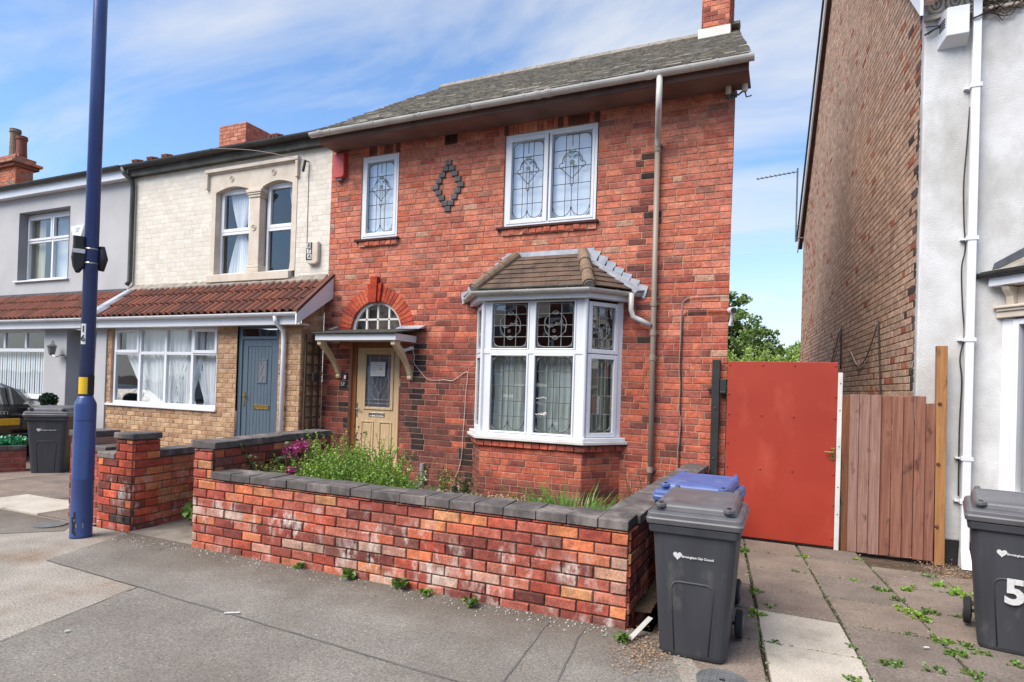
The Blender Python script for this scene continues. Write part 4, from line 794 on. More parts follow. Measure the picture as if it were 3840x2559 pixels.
# number, bell, cables
hn = MB().prism([FP.pt(-6.464, 1.52, .013), FP.pt(-6.34, 1.52, .013), FP.pt(-6.34, 1.585, .013), FP.pt(-6.37, 1.60, .013), FP.pt(-6.43, 1.60, .013), FP.pt(-6.464, 1.585, .013)], (0, -.012, 0)).build('house_number', MT['black_metal'], label='small black plaque with the number 57 beside the door', cat='house number')
place_text('57', .075, MT['print_white'], 'numerals', FP, -6.402, 1.557, .0265, hn)
bell = MB().pbox(FP, -6.385, -6.318, 1.63, 1.75, .013, .035).build('doorbell', MT['black_metal'], label='black doorbell with white button above the number plaque', cat='doorbell', bevel=.005)
MB().pbox(FP, -6.368, -6.335, 1.645, 1.70, .0355, .040).build('bell_button', MT['upvc'], bell)
def cable(name, pts, r, mat, label, cat='cable'):
    P = [Vector(p) for p in pts]; out = []
    for i in range(len(P) - 1):
        a, b, c, d = P[max(i - 1, 0)], P[i], P[i + 1], P[min(i + 2, len(P) - 1)]
        for k in range(6): t = k / 6; out.append(.5 * ((2 * b) + (c - a) * t + (2 * a - 5 * b + 4 * c - d) * t * t + (3 * b - a - 3 * c + d) * t ** 3))
    out.append(P[-1]); return MB().tube(out, r, 6).build(name, MT[mat], label=label, cat=cat, smooth=True)
F = lambda u, v, n=.024: tuple(FP.pt(u, v, n))
cable('wall_cable', [F(-.655, 2.775), F(-.9, 2.77), F(-1.10, 2.765), F(-1.17, 2.73), F(-1.20, 2.65), F(-1.205, 2.3), F(-1.21, 1.9), F(-1.195, 1.7), F(-1.20, 1.4), F(-1.175, 1.25), F(-1.19, 1.0), F(-1.20, .8), F(-1.19, .4)], .006, 'cable_grey', 'grey cable running down the brick wall right of the downpipe, upper bend')
cable('wall_cable', [F(-.655, 2.585), F(-.9, 2.585), F(-1.12, 2.58), F(-1.165, 2.55), F(-1.182, 2.48), F(-1.185, 2.2), F(-1.19, 1.9), F(-1.178, 1.6), F(-1.182, 1.3), F(-1.162, 1.15), F(-1.178, .9), F(-1.175, .4)], .006, 'cable_black', 'black cable running down the brick wall right of the downpipe, lower bend')
cable('door_wire', [F(-5.10, 2.11, .05), F(-5.08, 2.0), F(-5.09, 1.92), F(-4.98, 1.80), F(-4.85, 1.68), F(-4.72, 1.66), F(-4.55, 1.67), F(-4.42, 1.66), F(-4.32, 1.72), F(-4.20, 1.79), F(-4.17, 1.76), F(-4.19, 1.5), F(-4.20, 1.2), F(-4.215, .9), F(-4.225, .6), F(-4.27, .38), F(-4.33, .24), F(-4.33, .15), (-4.2, 7.55, .2), (-4.05, 7.4, .21), (-3.95, 7.2, .2)], .005, 'cable_white', 'white wire looping from the canopy to the bay window')
sl_ = MB().tube([FP.pt(-5.12, 2.13, .02), FP.pt(-5.12, 2.13, .06), FP.pt(-5.18, 2.10, .10)], [.03, .03, .022], 10).build('porch_light', MT['upvc'], label='small white light fitting beside the right canopy bracket', cat='light fitting')
MB().tube([FP.pt(-5.18, 2.10, .10), FP.pt(-5.24, 2.085, .13)], .03, 10).build('lamp_head', MT['upvc'], sl_)
sc_ = MB().tube([(-.63, 7.80, 2.42), (-.61, 7.77, 2.50), (-.60, 7.74, 2.575)], [.022, .02, .025], 10).build('security_camera', MT['upvc'], label='white security camera on the right corner of the brick house', cat='security camera')
MB().tube([(-.63, 7.80, 2.60), (-.585, 7.66, 2.585)], .04, 12).build('camera_body', MT['upvc'], sc_); MB().tube([(-.585, 7.66, 2.582), (-.578, 7.64, 2.58)], .033, 12).build('lens', MT['black_metal'], sc_)
ins = MB().tube([(-.72, 7.76, 5.20), (-.66, 7.70, 5.20), (-.60, 7.70, 5.16), (-.55, 7.70, 5.20)], .012, 6).box(-.74, -.62, 7.74, 7.785, 5.17, 5.23).build('insulator_bracket', MT['iron'], label='metal bracket with two ceramic insulators under the eaves corner', cat='insulators')
for x, y in ((-.715, 7.70), (-.53, 7.70)): MB().lathe([(.028, 0), (.034, .02), (.034, .09), (.026, .12), (.01, .13)], (x, y, 5.19), 12).build('insulator', MT['ceramic'], ins, smooth=True); MB().tube([(x, y, 5.2), (x + .02, y, 5.12), (x + .08, y, 5.13)], .009, 6).build('hook', MT['iron'], ins)
gs = MB().tube([(-4.86, 7.74, .1), (-4.86, 7.74, .42)], .028, 10).tube([(-4.86, 7.74, .32), (-4.86, 7.74, .43)], .036, 10).build('standpipe', MT['cable_grey'], label='short grey capped pipe at the foot of the wall right of the door', cat='pipe')
# ============================================================ CREAM HOUSE
HC = thing('cream_terraced_house', (-9.2, 7.8, 0), 'cream painted terraced house with tan brick porch and blue door', 'house')
CP_ = Pl((0, 7.803, 0), (1, 0, 0), (0, -1, 0)); CREAM = [lin(*c, .88) for c in ((226, 219, 206), (222, 215, 201), (229, 222, 210), (219, 211, 197))]
cw = brickwall(HC, 'wall', CP_, -11.62, -6.785, 2.7, 5.42, lambda u, v, q: pick(q, CREAM), MT['brick_cream'], MT['cream_paint'], nind=300, depth=.0022, hd=.1, j=.006,
    holes=[(-9.47, -7.50, 3.28, 5.24)])
def stone(mb, *a): mb.pbox(CP_, *a)
# stone window surround with two segment-headed lights
mb = MB(); SU = [(-9.38, -8.60), (-8.27, -7.60)]
mb.pbox(CP_, -9.475, -9.38, 3.42, 5.245, -.14, .012).pbox(CP_, -7.60, -7.495, 3.42, 5.245, -.14, .012)
for u0, u1 in SU:
    pts = [CP_.pt(u0, 5.245), CP_.pt(u0, 4.90)] + [CP_.pt(u0 + (u1 - u0) * t / 10, 4.90 + .075 * math.sin(math.pi * t / 10)) for t in range(11)] + [CP_.pt(u1, 5.245)]
    mb.prism([p + Vector((0, .14, 0)) for p in pts], (0, -.152, 0))
mb.pbox(CP_, -8.60, -8.27, 4.86, 5.245, -.14, .012)
sr = mb.build('window_surround', MT['stone_paint'], HC)
mb = MB(); mb.pbox(CP_, -8.54, -8.30, 3.56, 4.72, -.13, .03).pbox(CP_, -8.575, -8.265, 3.42, 3.50, -.14, .055).pbox(CP_, -8.56, -8.28, 3.501, 3.559, -.14, .045).pbox(CP_, -8.56, -8.28, 4.721, 4.765, -.14, .045).pbox(CP_, -8.60, -8.24, 4.80, 4.862, -.14, .07).pbox(CP_, -8.58, -8.26, 4.766, 4.799, -.14, .058)
mb.build('mullion_column', MT['stone_paint'], sr, bevel=.012)
mb = MB(); mb.pbox(CP_, -9.62, -7.45, 5.25, 5.315, 0, .07).pbox(CP_, -9.59, -7.48, 5.232, 5.249, 0, .045).pbox(CP_, -9.61, -9.555, 4.97, 5.2495, 0, .06).pbox(CP_, -7.515, -7.46, 4.97, 5.2495, 0, .06); mb.build('hood_mould', MT['stone_paint'], sr, bevel=.01)
MB().pbox(CP_, -9.48, -7.56, 3.28, 3.418, -.14, .085).build('window_sill', MT['stone_paint'], sr, bevel=.01)
for u, v in ((-9.0, 5.11), (-8.02, 5.12), (-8.42, 4.2)):
    mb = MB(); mb.tube([CP_.pt(a, b, .016 if v > 5 else .034) for a, b in arc(u, v, .05, 0, 360, 14)], .009, 5); mb.tube([CP_.pt(a, b, .016 if v > 5 else .034) for a, b in arc(u, v, .02, 0, 360, 8)], .009, 5); mb.build('rosette', MT['stone_paint'], sr)
CW = Pl((0, 7.93, 0), (1, 0, 0), (0, -1, 0))
for u0, u1 in SU:
    mb = MB(); frame_box(mb, CW, u0, u1, 3.42, 5.0, .05, -.03, .02); w = mb.build('window', MT['upvc'], HC, bevel=.005)
    s = MB(); frame_box(s, CW, u0 + .04, u1 - .04, 4.20, 4.96, .055, -.02, .035, .06, .09); s.build('sash', MT['upvc'], w, bevel=.006); MB().pbox(CW, u0 + .05, u1 - .05, 4.15, 4.199, -.02, .03).build('transom', MT['upvc'], w, bevel=.005)
    panes(CW, [u0 + .05, u1 - .05], [3.47, 4.16, 4.93], .0, w, 'glass', .002)
    if u0 < -9: curtain(CW, u0 + .12, u1 + .05, 3.45, 4.92, -.06, 'net', w, 'net_curtain', .015, 9, (u0 + .42, 4.22, .16))
    else: curtain(CW, u1 - .25, u1 + .05, 3.45, 4.95, -.06, 'net', w, 'net_curtain', .015, 5, (u1 + .0, 4.1, .3))
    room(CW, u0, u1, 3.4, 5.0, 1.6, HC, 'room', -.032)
# eaves
MB().box(-11.66, -6.80, 7.70, 7.802, 5.41, 5.545).build('fascia', MT['fascia_dark'], HC)
gutter([(-11.72, 7.63, 5.60), (-6.83, 7.63, 5.60)], .062, MT['gutter_dark'], HC, step=1.3)
rfc = MB().quad((-11.65, 7.60, 5.60), (-6.80, 7.60, 5.60), (-6.80, 11.4, 7.25), (-11.65, 11.4, 7.25)).quad((-6.80, 11.4, 7.25), (-11.65, 11.4, 7.25), (-11.65, 14, 5.6), (-6.80, 14, 5.6)).build('roof', MT['clay_tile_red'], HC)
for x in (-11.37, -11.29, -10.95, -10.87, -10.55, -10.47, -7.95, -7.86, -7.79): MB().tube([(x, 7.58, 5.635), (x, 7.72, 5.67)], .035, 8).build('roof_tile', MT['clay_tile_red'], rfc)
cch = MB().box(-11.98, -11.19, 10.02, 10.78, 6.0, 7.33).build('chimney', MT['mortar'], HC)
CHC = [lin(*c, .9) for c in ((200, 128, 100), (192, 118, 92), (206, 136, 108), (184, 112, 90))]
brickwall(cch, 'chimney_face', Pl((0, 10.0, 0), (1, 0, 0), (0, -1, 0)), -12.0, -11.17, 6.3, 7.35, lambda u, v, q: pick(q, CHC), MT['brick_red'], MT['mortar'], bond='s')
brickwall(cch, 'chimney_face', Pl((-11.17, 0, 0), (0, 1, 0), (1, 0, 0)), 10.0, 10.8, 6.3, 7.35, lambda u, v, q: pick(q, CHC), MT['brick_red'], MT['mortar'], bond='s')
# boxed wall alarm with letters, wire bracket
bx = MB().prism([CP_.pt(-7.20, 3.86, .006), CP_.pt(-6.96, 3.86, .006), CP_.pt(-6.96, 3.53, .006), CP_.pt(-7.0, 3.49, .006), CP_.pt(-7.16, 3.49, .006), CP_.pt(-7.20, 3.53, .006)], (0, -.07, 0)).build('alarm_box', MT['stone_paint'], label='cream alarm box lettered B T A on the cream wall', cat='alarm box', bevel=.02)
MB().pbox(CP_, -7.195, -7.075, 3.56, 3.845, .077, .080).build('label_plate', MT['print_black'], bx)
for i, ch_ in enumerate('BTA'):
    MB().pbox(CP_, -7.19 + i * .012, -7.105 + i * .012, 3.757 - i * .09, 3.835 - i * .09, .0802, .0815).build('letter_tile', MT['print_white'], bx)
    place_text(ch_, .085, MT['print_black'], 'letter', CP_, -7.148 + i * .012, 3.796 - i * .09, .083, bx, bold=.002, shear=.2)
wb = MB().tube([CP_.pt(-7.27, 5.20, .01), CP_.pt(-7.27, 5.20, .10)], .01, 6).tube([CP_.pt(-7.27, 5.19, .09), CP_.pt(-7.31, 5.02, .09)], .022, 8).build('wire_bracket', MT['cable_black'], label='black wire bracket high on the cream wall', cat='bracket')
cable('phone_wire', [CP_.pt(-7.27, 5.2, .09), CP_.pt(-8.2, 5.42, .25), (-9.2, 7.55, 5.585)], .005, 'cable_grey', 'thin wire strung along the eaves of the cream house', 'wire')
cable('alarm_wire', [CP_.pt(-7.26, 5.15, .01), CP_.pt(-7.255, 4.5, .01), CP_.pt(-7.25, 3.9, .01), CP_.pt(-7.24, 3.55, .01)], .004, 'cable_black', 'thin black wire down the cream wall to the lettered alarm box', 'wire')
# porch
PP = Pl((0, 7.3, 0), (1, 0, 0), (0, -1, 0)); TAN = [lin(*c, .9) for c in ((196, 158, 120), (186, 146, 108), (204, 166, 126), (178, 138, 100), (190, 150, 116), (170, 132, 98))]
tanc = lambda u, v, q: pick(q, TAN)
brickwall(HC, 'porch_wall', PP, -11.45, -6.84, -.1, 2.47, tanc, MT['brick_tan'], MT['mortar_tan'], holes=[(-11.33, -8.62, 1.05, 2.6), (-8.18, -7.28, -.3, 2.6)], c=.0805, L=.215, bond='s', nind=300)
SP = Pl((-6.84, 0, 0), (0, 1, 0), (1, 0, 0)); brickwall(HC, 'porch_side_wall', SP, 7.3, 7.79, -.1, 3.1, tanc, MT['brick_tan'], MT['mortar_tan'], c=.0805, L=.215, bond='s', nind=150, top=lambda v: (7.3 + max(0, (v - 2.55) / .9), 7.79))
PW = Pl((0, 7.36, 0), (1, 0, 0), (0, -1, 0)); us = [-11.32, -10.61, -9.935, -9.265, -8.63]
reveal(PP, -11.33, -8.62, 1.05, 2.55, .1, MT['mortar_tan'], HC)
mb = MB(); frame_box(mb, PW, us[0], us[4], 1.075, 2.46, .055, -.03, .03)
for u in us[1:4]: mb.pbox(PW, u - .03, u + .03, 1.13, 2.405, -.03, .028)
for a, b in zip(us, us[1:]): mb.pbox(PW, a + (.055 if a == us[0] else .03), b - (.055 if b == us[4] else .03), 1.97, 2.025, -.03, .028)
pw = mb.build('porch_window', MT['upvc'], HC, bevel=.006)
for a, b in ((us[0] + .04, us[1] - .015), (us[3] + .015, us[4] - .04)): s = MB(); frame_box(s, PW, a, b, 2.0, 2.425, .055, -.02, .045); s.build('sash', MT['upvc'], pw, bevel=.006)
panes(PW, us, [1.1, 2.0, 2.44], .0, pw, 'glass', .003)
MB().pbox(PP, -11.43, -8.60, 1.035, 1.074, -.06, .045).build('window_sill', MT['upvc'], pw, bevel=.006)
for a, b, p in ((-11.2, -9.9, (-10.25, 1.25, .35)), (-10.4, -9.35, (-10.0, 1.3, .4)), (-9.95, -9.1, (-9.5, 1.3, .4)), (-9.4, -8.6, (-8.9, 1.2, .35))): curtain(PW, a, b, 1.08, 2.44, -.08 - R.uniform(0, .06), 'net', pw, 'net_curtain', .025, 8, p)
room(PW, -11.34, -8.61, 1.04, 2.5, 1.5, HC, 'room', -.032)
MB().box(-10.47, -10.36, 7.62, 7.64, 1.08, 2.45).build('inner_pillar', MT['clay_tile_red'], HC)
# blue door
mb = MB(); mb.pbox(PW, -8.18, -8.10, -.05, 2.46, -.03, .03).pbox(PW, -7.36, -7.28, -.05, 2.46, -.03, .03).pbox(PW, -8.10, -7.36, 2.41, 2.46, -.03, .03).pbox(PW, -8.10, -7.36, 2.235, 2.285, -.03, .03); pf = mb.build('door_frame', MT['door_blue'], HC, bevel=.004)
panes(PW, [-8.10, -7.36], [2.285, 2.41], 0, pf, 'glass', .001); MB().pbox(PW, -8.1, -7.36, 2.28, 2.42, -.3, -.29).build('room_lining', MT['room'], pf)
pd = MB().pbox(PW, -8.10, -7.36, -.05, 2.235, -.02, .0).build('door', MT['door_blue'], HC)
m2 = MB(); nb_ = 7
for i in range(nb_):
    u0 = -7.98 + i * .0715; um = (u0 + .035 + 7.73) / .26; m2.pbox(PW, u0 + .003, u0 + .0685, .12, 2.10 - .035 * um * um, .0, .007)
m2.build('door_board', MT['door_blue'], pd, kind='stuff'); m2 = MB(); m2.pbox(PW, -8.098, -7.99, -.04, 2.23, .0, .010).pbox(PW, -7.47, -7.362, -.04, 2.23, .0, .010).pbox(PW, -7.989, -7.471, 2.125, 2.23, 0, .010); m2.build('door_stile', MT['door_blue'], pd, bevel=.003)
m2 = MB(); frame_box(m2, PW, -7.785, -7.565, 1.53, 1.92, .028, .0, .018); m2.build('door_light_bead', MT['door_blue'], pd, bevel=.004)
MB().quad(*[PW.pt(u, v, .012) for u, v in ((-7.757, 1.558), (-7.593, 1.558), (-7.593, 1.892), (-7.757, 1.892))]).build('pane', MT['corner_glass'], pd)
cames(PW, [[(-7.675, 1.56), (-7.71, 1.65), (-7.675, 1.73), (-7.71, 1.82), (-7.675, 1.89)], [(-7.675, 1.56), (-7.64, 1.65), (-7.675, 1.73), (-7.64, 1.82), (-7.675, 1.89)]], MT['came_bright'], pd, n=.014)
m2 = MB(); frame_box(m2, PW, -7.83, -7.50, 1.115, 1.185, .014, .007, .018); m2.pbox(PW, -7.815, -7.515, 1.13, 1.17, .007, .013); m2.build('letter_plate', MT['brass'], pd, bevel=.003)
MB().pbox(PW, -8.055, -8.025, 1.15, 1.38, .010, .018).tube([PW.pt(-8.04, 1.33, .018), PW.pt(-8.04, 1.33, .05), PW.pt(-7.96, 1.325, .055)], .010, 8).build('door_handle', MT['brass'], pd)
# porch roof of pantiles
def pantile(w, L, mat):
    mb = MB(); prof = [(-.5, 0), (-.42, .002), (-.30, .02), (-.18, .042), (-.02, .05), (.14, .042), (.26, .02), (.38, .002), (.5, .0)]
    vs = []; 
    for y, dz in ((0, .028), (L, 0)):
        vs += [(x * w, y, z + dz) for x, z in prof]
    n = len(prof); fs = [(i, i + 1, n + i + 1, n + i) for i in range(n - 1)]; vs += [(x * w, 0, z + .028 - .016) for x, z in prof]; fs += [(2 * n + i, 2 * n + i + 1, i + 1, i) for i in range(n - 1)]
    mb.add(vs, fs); return mb.mesh('pantile', mat, smooth=False, recalc=False)
def pantile_roof(parent, x0, x1, ya, za, yb, zb, mats, rows=3):
    n = round((x1 - x0) / .149); w = (x1 - x0) / n; sl = math.hypot(yb - ya, zb - za); an = math.atan2(zb - za, yb - ya)
    mes = [pantile(w, sl / rows * 1.12, MT[m_]) for m_ in mats]
    for r in range(rows):
        for i in range(n):
            t = r / rows; o = bpy.data.objects.new('pantile', R.choice(mes)); COL.objects.link(o); o.parent = parent
            if parent.type == 'EMPTY': o.matrix_parent_inverse = Matrix.Translation(-parent.location)
            o.location = (x0 + (i + .5) * w, ya + (yb - ya) * t, za + (zb - za) * t + .012 + R.uniform(-.003, .003)); o.rotation_euler = (an + R.uniform(-.006, .006), R.uniform(-.01, .01), R.uniform(-.006, .006))
pr = MB().hexa([(-11.44, 7.06, 2.58), (-6.68, 7.06, 2.58), (-6.68, 7.79, 3.20), (-11.44, 7.79, 3.20), (-11.44, 7.06, 2.60), (-6.68, 7.06, 2.60), (-6.68, 7.79, 3.22), (-11.44, 7.79, 3.22)]).build('porch_roof', MT['clay_tile'], HC)
pantile_roof(pr, -11.40, -6.72, 7.04, 2.60, 7.77, 3.21, ['clay_tile', 'clay_tile', 'clay_tile_red'])
MB().hexa([(-6.72, 7.0, 2.60), (-6.655, 7.0, 2.60), (-6.655, 7.79, 3.27), (-6.72, 7.79, 3.27), (-6.73, 7.0, 2.66), (-6.65, 7.0, 2.66), (-6.65, 7.79, 3.325), (-6.73, 7.79, 3.325)]).build('verge_tile', MT['clay_tile'], pr)
MB().hexa([(-6.69, 7.0, 2.43), (-6.66, 7.0, 2.43), (-6.66, 7.788, 2.93), (-6.69, 7.788, 2.93), (-6.69, 7.0, 2.60), (-6.66, 7.0, 2.60), (-6.66, 7.788, 3.262), (-6.69, 7.788, 3.262)]).build('bargeboard', MT['upvc'], pr)
MB().box(-11.46, -6.69, 7.10, 7.125, 2.44, 2.575).build('porch_fascia', MT['upvc'], HC, bevel=.004); MB().box(-11.46, -6.69, 7.126, 7.298, 2.445, 2.46).build('porch_soffit', MT['upvc'], HC)
gutter([(-11.46, 7.045, 2.615), (-6.67, 7.045, 2.615)], .052, MT['upvc'], HC, 'porch_gutter', step=.85)
MB().tube([(-7.13, 7.04, 2.57), (-7.13, 7.06, 2.48), (-7.13, 7.22, 2.36), (-7.13, 7.235, 2.2), (-7.13, 7.235, -.05)], .034, 12).build('porch_downpipe', MT['upvc'], HC, smooth=True)
fc = MB()
for i in range(40):
    x0, x1 = -11.6 + i * .12, -11.6 + (i + 1) * .12; z = 3.325 + R.uniform(-.012, .015); fc.hexa([(x0, 7.70, 3.20), (x1, 7.70, 3.20), (x1, 7.80, 3.22), (x0, 7.80, 3.22), (x0, 7.70, 3.235), (x1, 7.70, 3.235), (x1, 7.80, z), (x0, 7.80, z)])
fc.build('roof_flashing', MT['mortar_grey'], pr)
MB().hexa([(-11.70, 7.0, 2.60), (-11.40, 7.0, 2.60), (-11.42, 7.79, 3.22), (-11.62, 7.79, 3.22), (-11.64, 7.0, 2.70), (-11.46, 7.0, 2.70), (-11.46, 7.79, 3.30), (-11.58, 7.79, 3.30)]).build('lead_upstand', MT['lead'], pr)
# trellis on the porch side
TP = Pl((-6.80, 0, 0), (0, 1, 0), (1, 0, 0)); tre = thing('trellis', (-6.8, 7.5, .5), 'brown wooden trellis on the side of the tan brick porch', 'trellis')
for u in (7.36, 7.52, 7.66): MB().pbox(TP, u - .014, u + .014, .45, 2.32, .0, .02).build('lath', MT['trellis_wood'], tre)
for i in range(11): MB().pbox(TP, 7.33, 7.70, .52 + i * .165, .545 + i * .165, .021, .036).build('lath', MT['trellis_wood'], tre)
ml = MB().box(-6.74, -6.69, 7.44, 7.52, 1.58, 1.72).build('porch_lamp', MT['black_metal'], label='small black lamp fixed beside the trellis', cat='lamp', bevel=.01)
MB().tube([(-6.765, 7.48, 1.65), (-6.738, 7.48, 1.65)], .02, 8).build('lamp_arm', MT['black_metal'], ml)

# ============================================================ GREY HOUSE
HG = thing('grey_terraced_house', (-14, 7.8, 0), 'grey painted terraced house with white windows behind the blue lamp column', 'house')
GPl = Pl((0, 7.806, 0), (1, 0, 0), (0, -1, 0))
mb = MB(); xs = [-18.5, -15.40, -13.62, -11.63]; zs = [2.7, 3.57, 5.06, 5.42]
for i in range(3):
    for k in range(3):
        if i == 1 and k == 1: continue
        mb.quad(GPl.pt(xs[i], zs[k]), GPl.pt(xs[i + 1], zs[k]), GPl.pt(xs[i + 1], zs[k + 1]), GPl.pt(xs[i], zs[k + 1]))
mb.quad((-11.63, 7.806, 2.7), (-11.63, 7.95, 2.7), (-11.63, 7.95, 5.42), (-11.63, 7.806, 5.42)); mb.build('wall', MT['grey_paint'], HG)
reveal(GPl, -15.40, -13.62, 3.57, 5.06, .22, MT['grey_reveal'], HG)
GW = Pl((0, 8.0, 0), (1, 0, 0), (0, -1, 0)); mb = MB(); frame_box(mb, GW, -15.40, -13.62, 3.58, 5.05, .06, -.03, .03, .06, .10); mb.pbox(GW, -14.52, -14.46, 3.64, 4.95, -.03, .028).pbox(GW, -15.34, -14.52, 4.42, 4.50, -.03, .028).pbox(GW, -14.46, -13.68, 4.42, 4.50, -.03, .028); gw = mb.build('window', MT['upvc'], HG, bevel=.006)
for a, b in ((-15.37, -14.50), (-14.48, -13.65)): s = MB(); frame_box(s, GW, a, b, 4.47, 4.98, .05, -.01, .045); s.build('sash', MT['upvc'], gw, bevel=.005)
panes(GW, [-15.34, -14.49, -13.68], [3.64, 4.46, 4.95], 0, gw, 'glass', .003); MB().pbox(GPl, -15.50, -13.58, 3.535, 3.568, -.2, .05).build('window_sill', MT['upvc'], gw, bevel=.005)
curtain(GW, -15.4, -15.0, 3.6, 5.0, -.12, 'curtain_green', HG, 'curtain', .01, 3); curtain(GW, -15.0, -13.6, 3.6, 5.0, -.35, 'blind', HG, 'blind', .004, 4); room(GW, -15.4, -13.6, 3.5, 5.1, 1.2, HG, 'room_light', -.032)
MB().box(-18.5, -11.66, 7.66, 7.69, 5.38, 5.56).box(-18.5, -11.66, 7.691, 7.805, 5.385, 5.40).build('fascia', MT['upvc'], HG, bevel=.005)
gutter([(-18.5, 7.60, 5.60), (-11.74, 7.60, 5.60)], .06, MT['gutter_dark'], HG, step=1.1)
MB().tube([(-11.70, 7.60, 5.56), (-11.66, 7.62, 5.45), (-11.58, 7.72, 5.33), (-11.575, 7.74, 5.2), (-11.575, 7.74, 3.40), (-11.60, 7.70, 3.32)], .042, 12).build('downpipe', MT['gutter_dark'], HG, smooth=True)
MB().quad((-18.5, 7.58, 5.60), (-11.66, 7.58, 5.60), (-11.66, 11.4, 7.25), (-18.5, 11.4, 7.25)).build('roof', MT['clay_tile'], HG)
# grey porch
GQ = Pl((0, 7.3, 0), (1, 0, 0), (0, -1, 0)); mb = MB()
mb.pbox(GQ, -13.40, -12.70, -.1, 2.45, -.12, 0).pbox(GQ, -18.5, -13.405, -.1, 1.08, -.12, 0).pbox(GQ, -18.5, -15.6, 1.085, 2.45, -.12, 0).pbox(GQ, -11.75, -11.46, -.1, 2.45, -.48, .03); mb.build('porch_wall', MT['grey_paint'], HG)
MB().quad(*[GQ.pt(u, v, -.40) for u, v in ((-12.85, -.1), (-11.6, -.1), (-11.6, 2.5), (-12.85, 2.5))]).box(-12.70, -12.69, 7.302, 7.70, -.1, 2.45).build('porch_recess', MT['grey_reveal'], HG)
mb = MB(); frame_box(mb, GQ, -12.60, -11.80, -.05, 2.30, .10, -.39, -.33); gdr = mb.build('door', MT['upvc'], HG, bevel=.005); MB().pbox(GQ, -12.50, -11.90, .05, 2.2, -.38, -.35).build('door_leaf', MT['upvc'], gdr)
mb = MB(); mb.quad(*[GQ.pt(a, b, -.345) for a, b in arc(-12.2, 1.35, .16, 0, 350, 18, .42)]); mb.build('oval_light', MT['corner_glass'], gdr)
mb = MB(); gu = [-15.6, -14.85, -14.10, -13.41]; frame_box(mb, GQ, -15.6, -13.41, 1.10, 2.45, .06, -.08, -.03)
for u in gu[1:3]: mb.pbox(GQ, u - .035, u + .035, 2.08, 2.39, -.08, -.032)
mb.pbox(GQ, -15.54, -13.47, 2.0, 2.07, -.08, -.032); gpw = mb.build('porch_window', MT['upvc'], HG, bevel=.006); panes(GQ, [-15.55, -13.46], [1.15, 2.03], -.055, gpw, 'glass', .002); panes(GQ, gu, [2.03, 2.42], -.055, gpw, 'glass', .002)
MB().pbox(GQ, -15.65, -13.38, 1.06, 1.098, -.08, .04).build('window_sill', MT['upvc'], gpw, bevel=.006)
vbm = MB()
for i in range(26): u = -15.55 + i * .083; vbm.pbox(GQ, u, u + .06, 1.16, 2.0, -.16 - (i % 2) * .004, -.158 - (i % 2) * .004)
vbm.build('vertical_blind', MT['blind'], gpw, kind='stuff'); room(GQ, -15.6, -13.41, 1.09, 2.46, 1.0, HG, 'room', -.085)
gp = MB().hexa([(-18.5, 7.06, 2.58), (-11.66, 7.06, 2.58), (-11.66, 7.79, 3.18), (-18.5, 7.79, 3.18), (-18.5, 7.06, 2.60), (-11.66, 7.06, 2.60), (-11.66, 7.79, 3.20), (-18.5, 7.79, 3.20)]).build('porch_roof', MT['clay_tile_red'], HG)
pantile_roof(gp, -18.3, -11.70, 7.04, 2.60, 7.74, 3.17, ['clay_tile_red', 'clay_tile_red', 'clay_tile']); MB().box(-18.5, -11.66, 7.72, 7.80, 3.17, 3.26).build('roof_flashing', MT['lead_dark'], gp)
MB().box(-18.5, -11.47, 7.10, 7.125, 2.44, 2.575).box(-18.5, -11.47, 7.126, 7.4, 2.445, 2.46).build('porch_fascia', MT['upvc'], HG, bevel=.004); gutter([(-18.5, 7.045, 2.615), (-11.50, 7.045, 2.615)], .052, MT['upvc'], HG, 'porch_gutter', step=.85)
ln_ = thing('wall_lantern', (-12.8, 7.2, 2.0), 'old brass wall lantern on the grey porch wall', 'lantern')
MB().tube([(-12.72, 7.29, 1.94), (-12.72, 7.22, 1.94), (-12.78, 7.16, 1.90), (-12.86, 7.14, 1.95)], .014, 8).lathe([(.045, 0), (.05, .01)], (-12.72, 7.27, 1.90), 8).build('arm', MT['chrome'], ln_)
MB().lathe([(.03, 1.93), (.05, 1.96), (.075, 2.10)], (-12.87, 7.14, 0), 6).build('glass_body', MT['corner_glass'], ln_); MB().lathe([(.095, 2.10), (.05, 2.14), (.03, 2.19), (.008, 2.22)], (-12.87, 7.14, 0), 6).build('cap', MT['chrome'], ln_)
ala = MB().prism([GPl.pt(-13.42, 4.60, 0), GPl.pt(-13.0, 4.60, 0), GPl.pt(-13.0, 4.52, 0), GPl.pt(-13.10, 4.30, 0), GPl.pt(-13.30, 4.30, 0), GPl.pt(-13.42, 4.52, 0)], (0, -.10, 0)).build('alarm_box', MT['upvc'], label='white tapered alarm box on the grey wall left of the lamp column', cat='alarm box', bevel=.02)
m2 = MB()
for i in range(3): m2.pbox(GPl, -13.24, -13.10 - i * .02, 4.53 - i * .035, 4.545 - i * .035, .1005, .102)
m2.build('mark', MT['cable_grey'], ala)
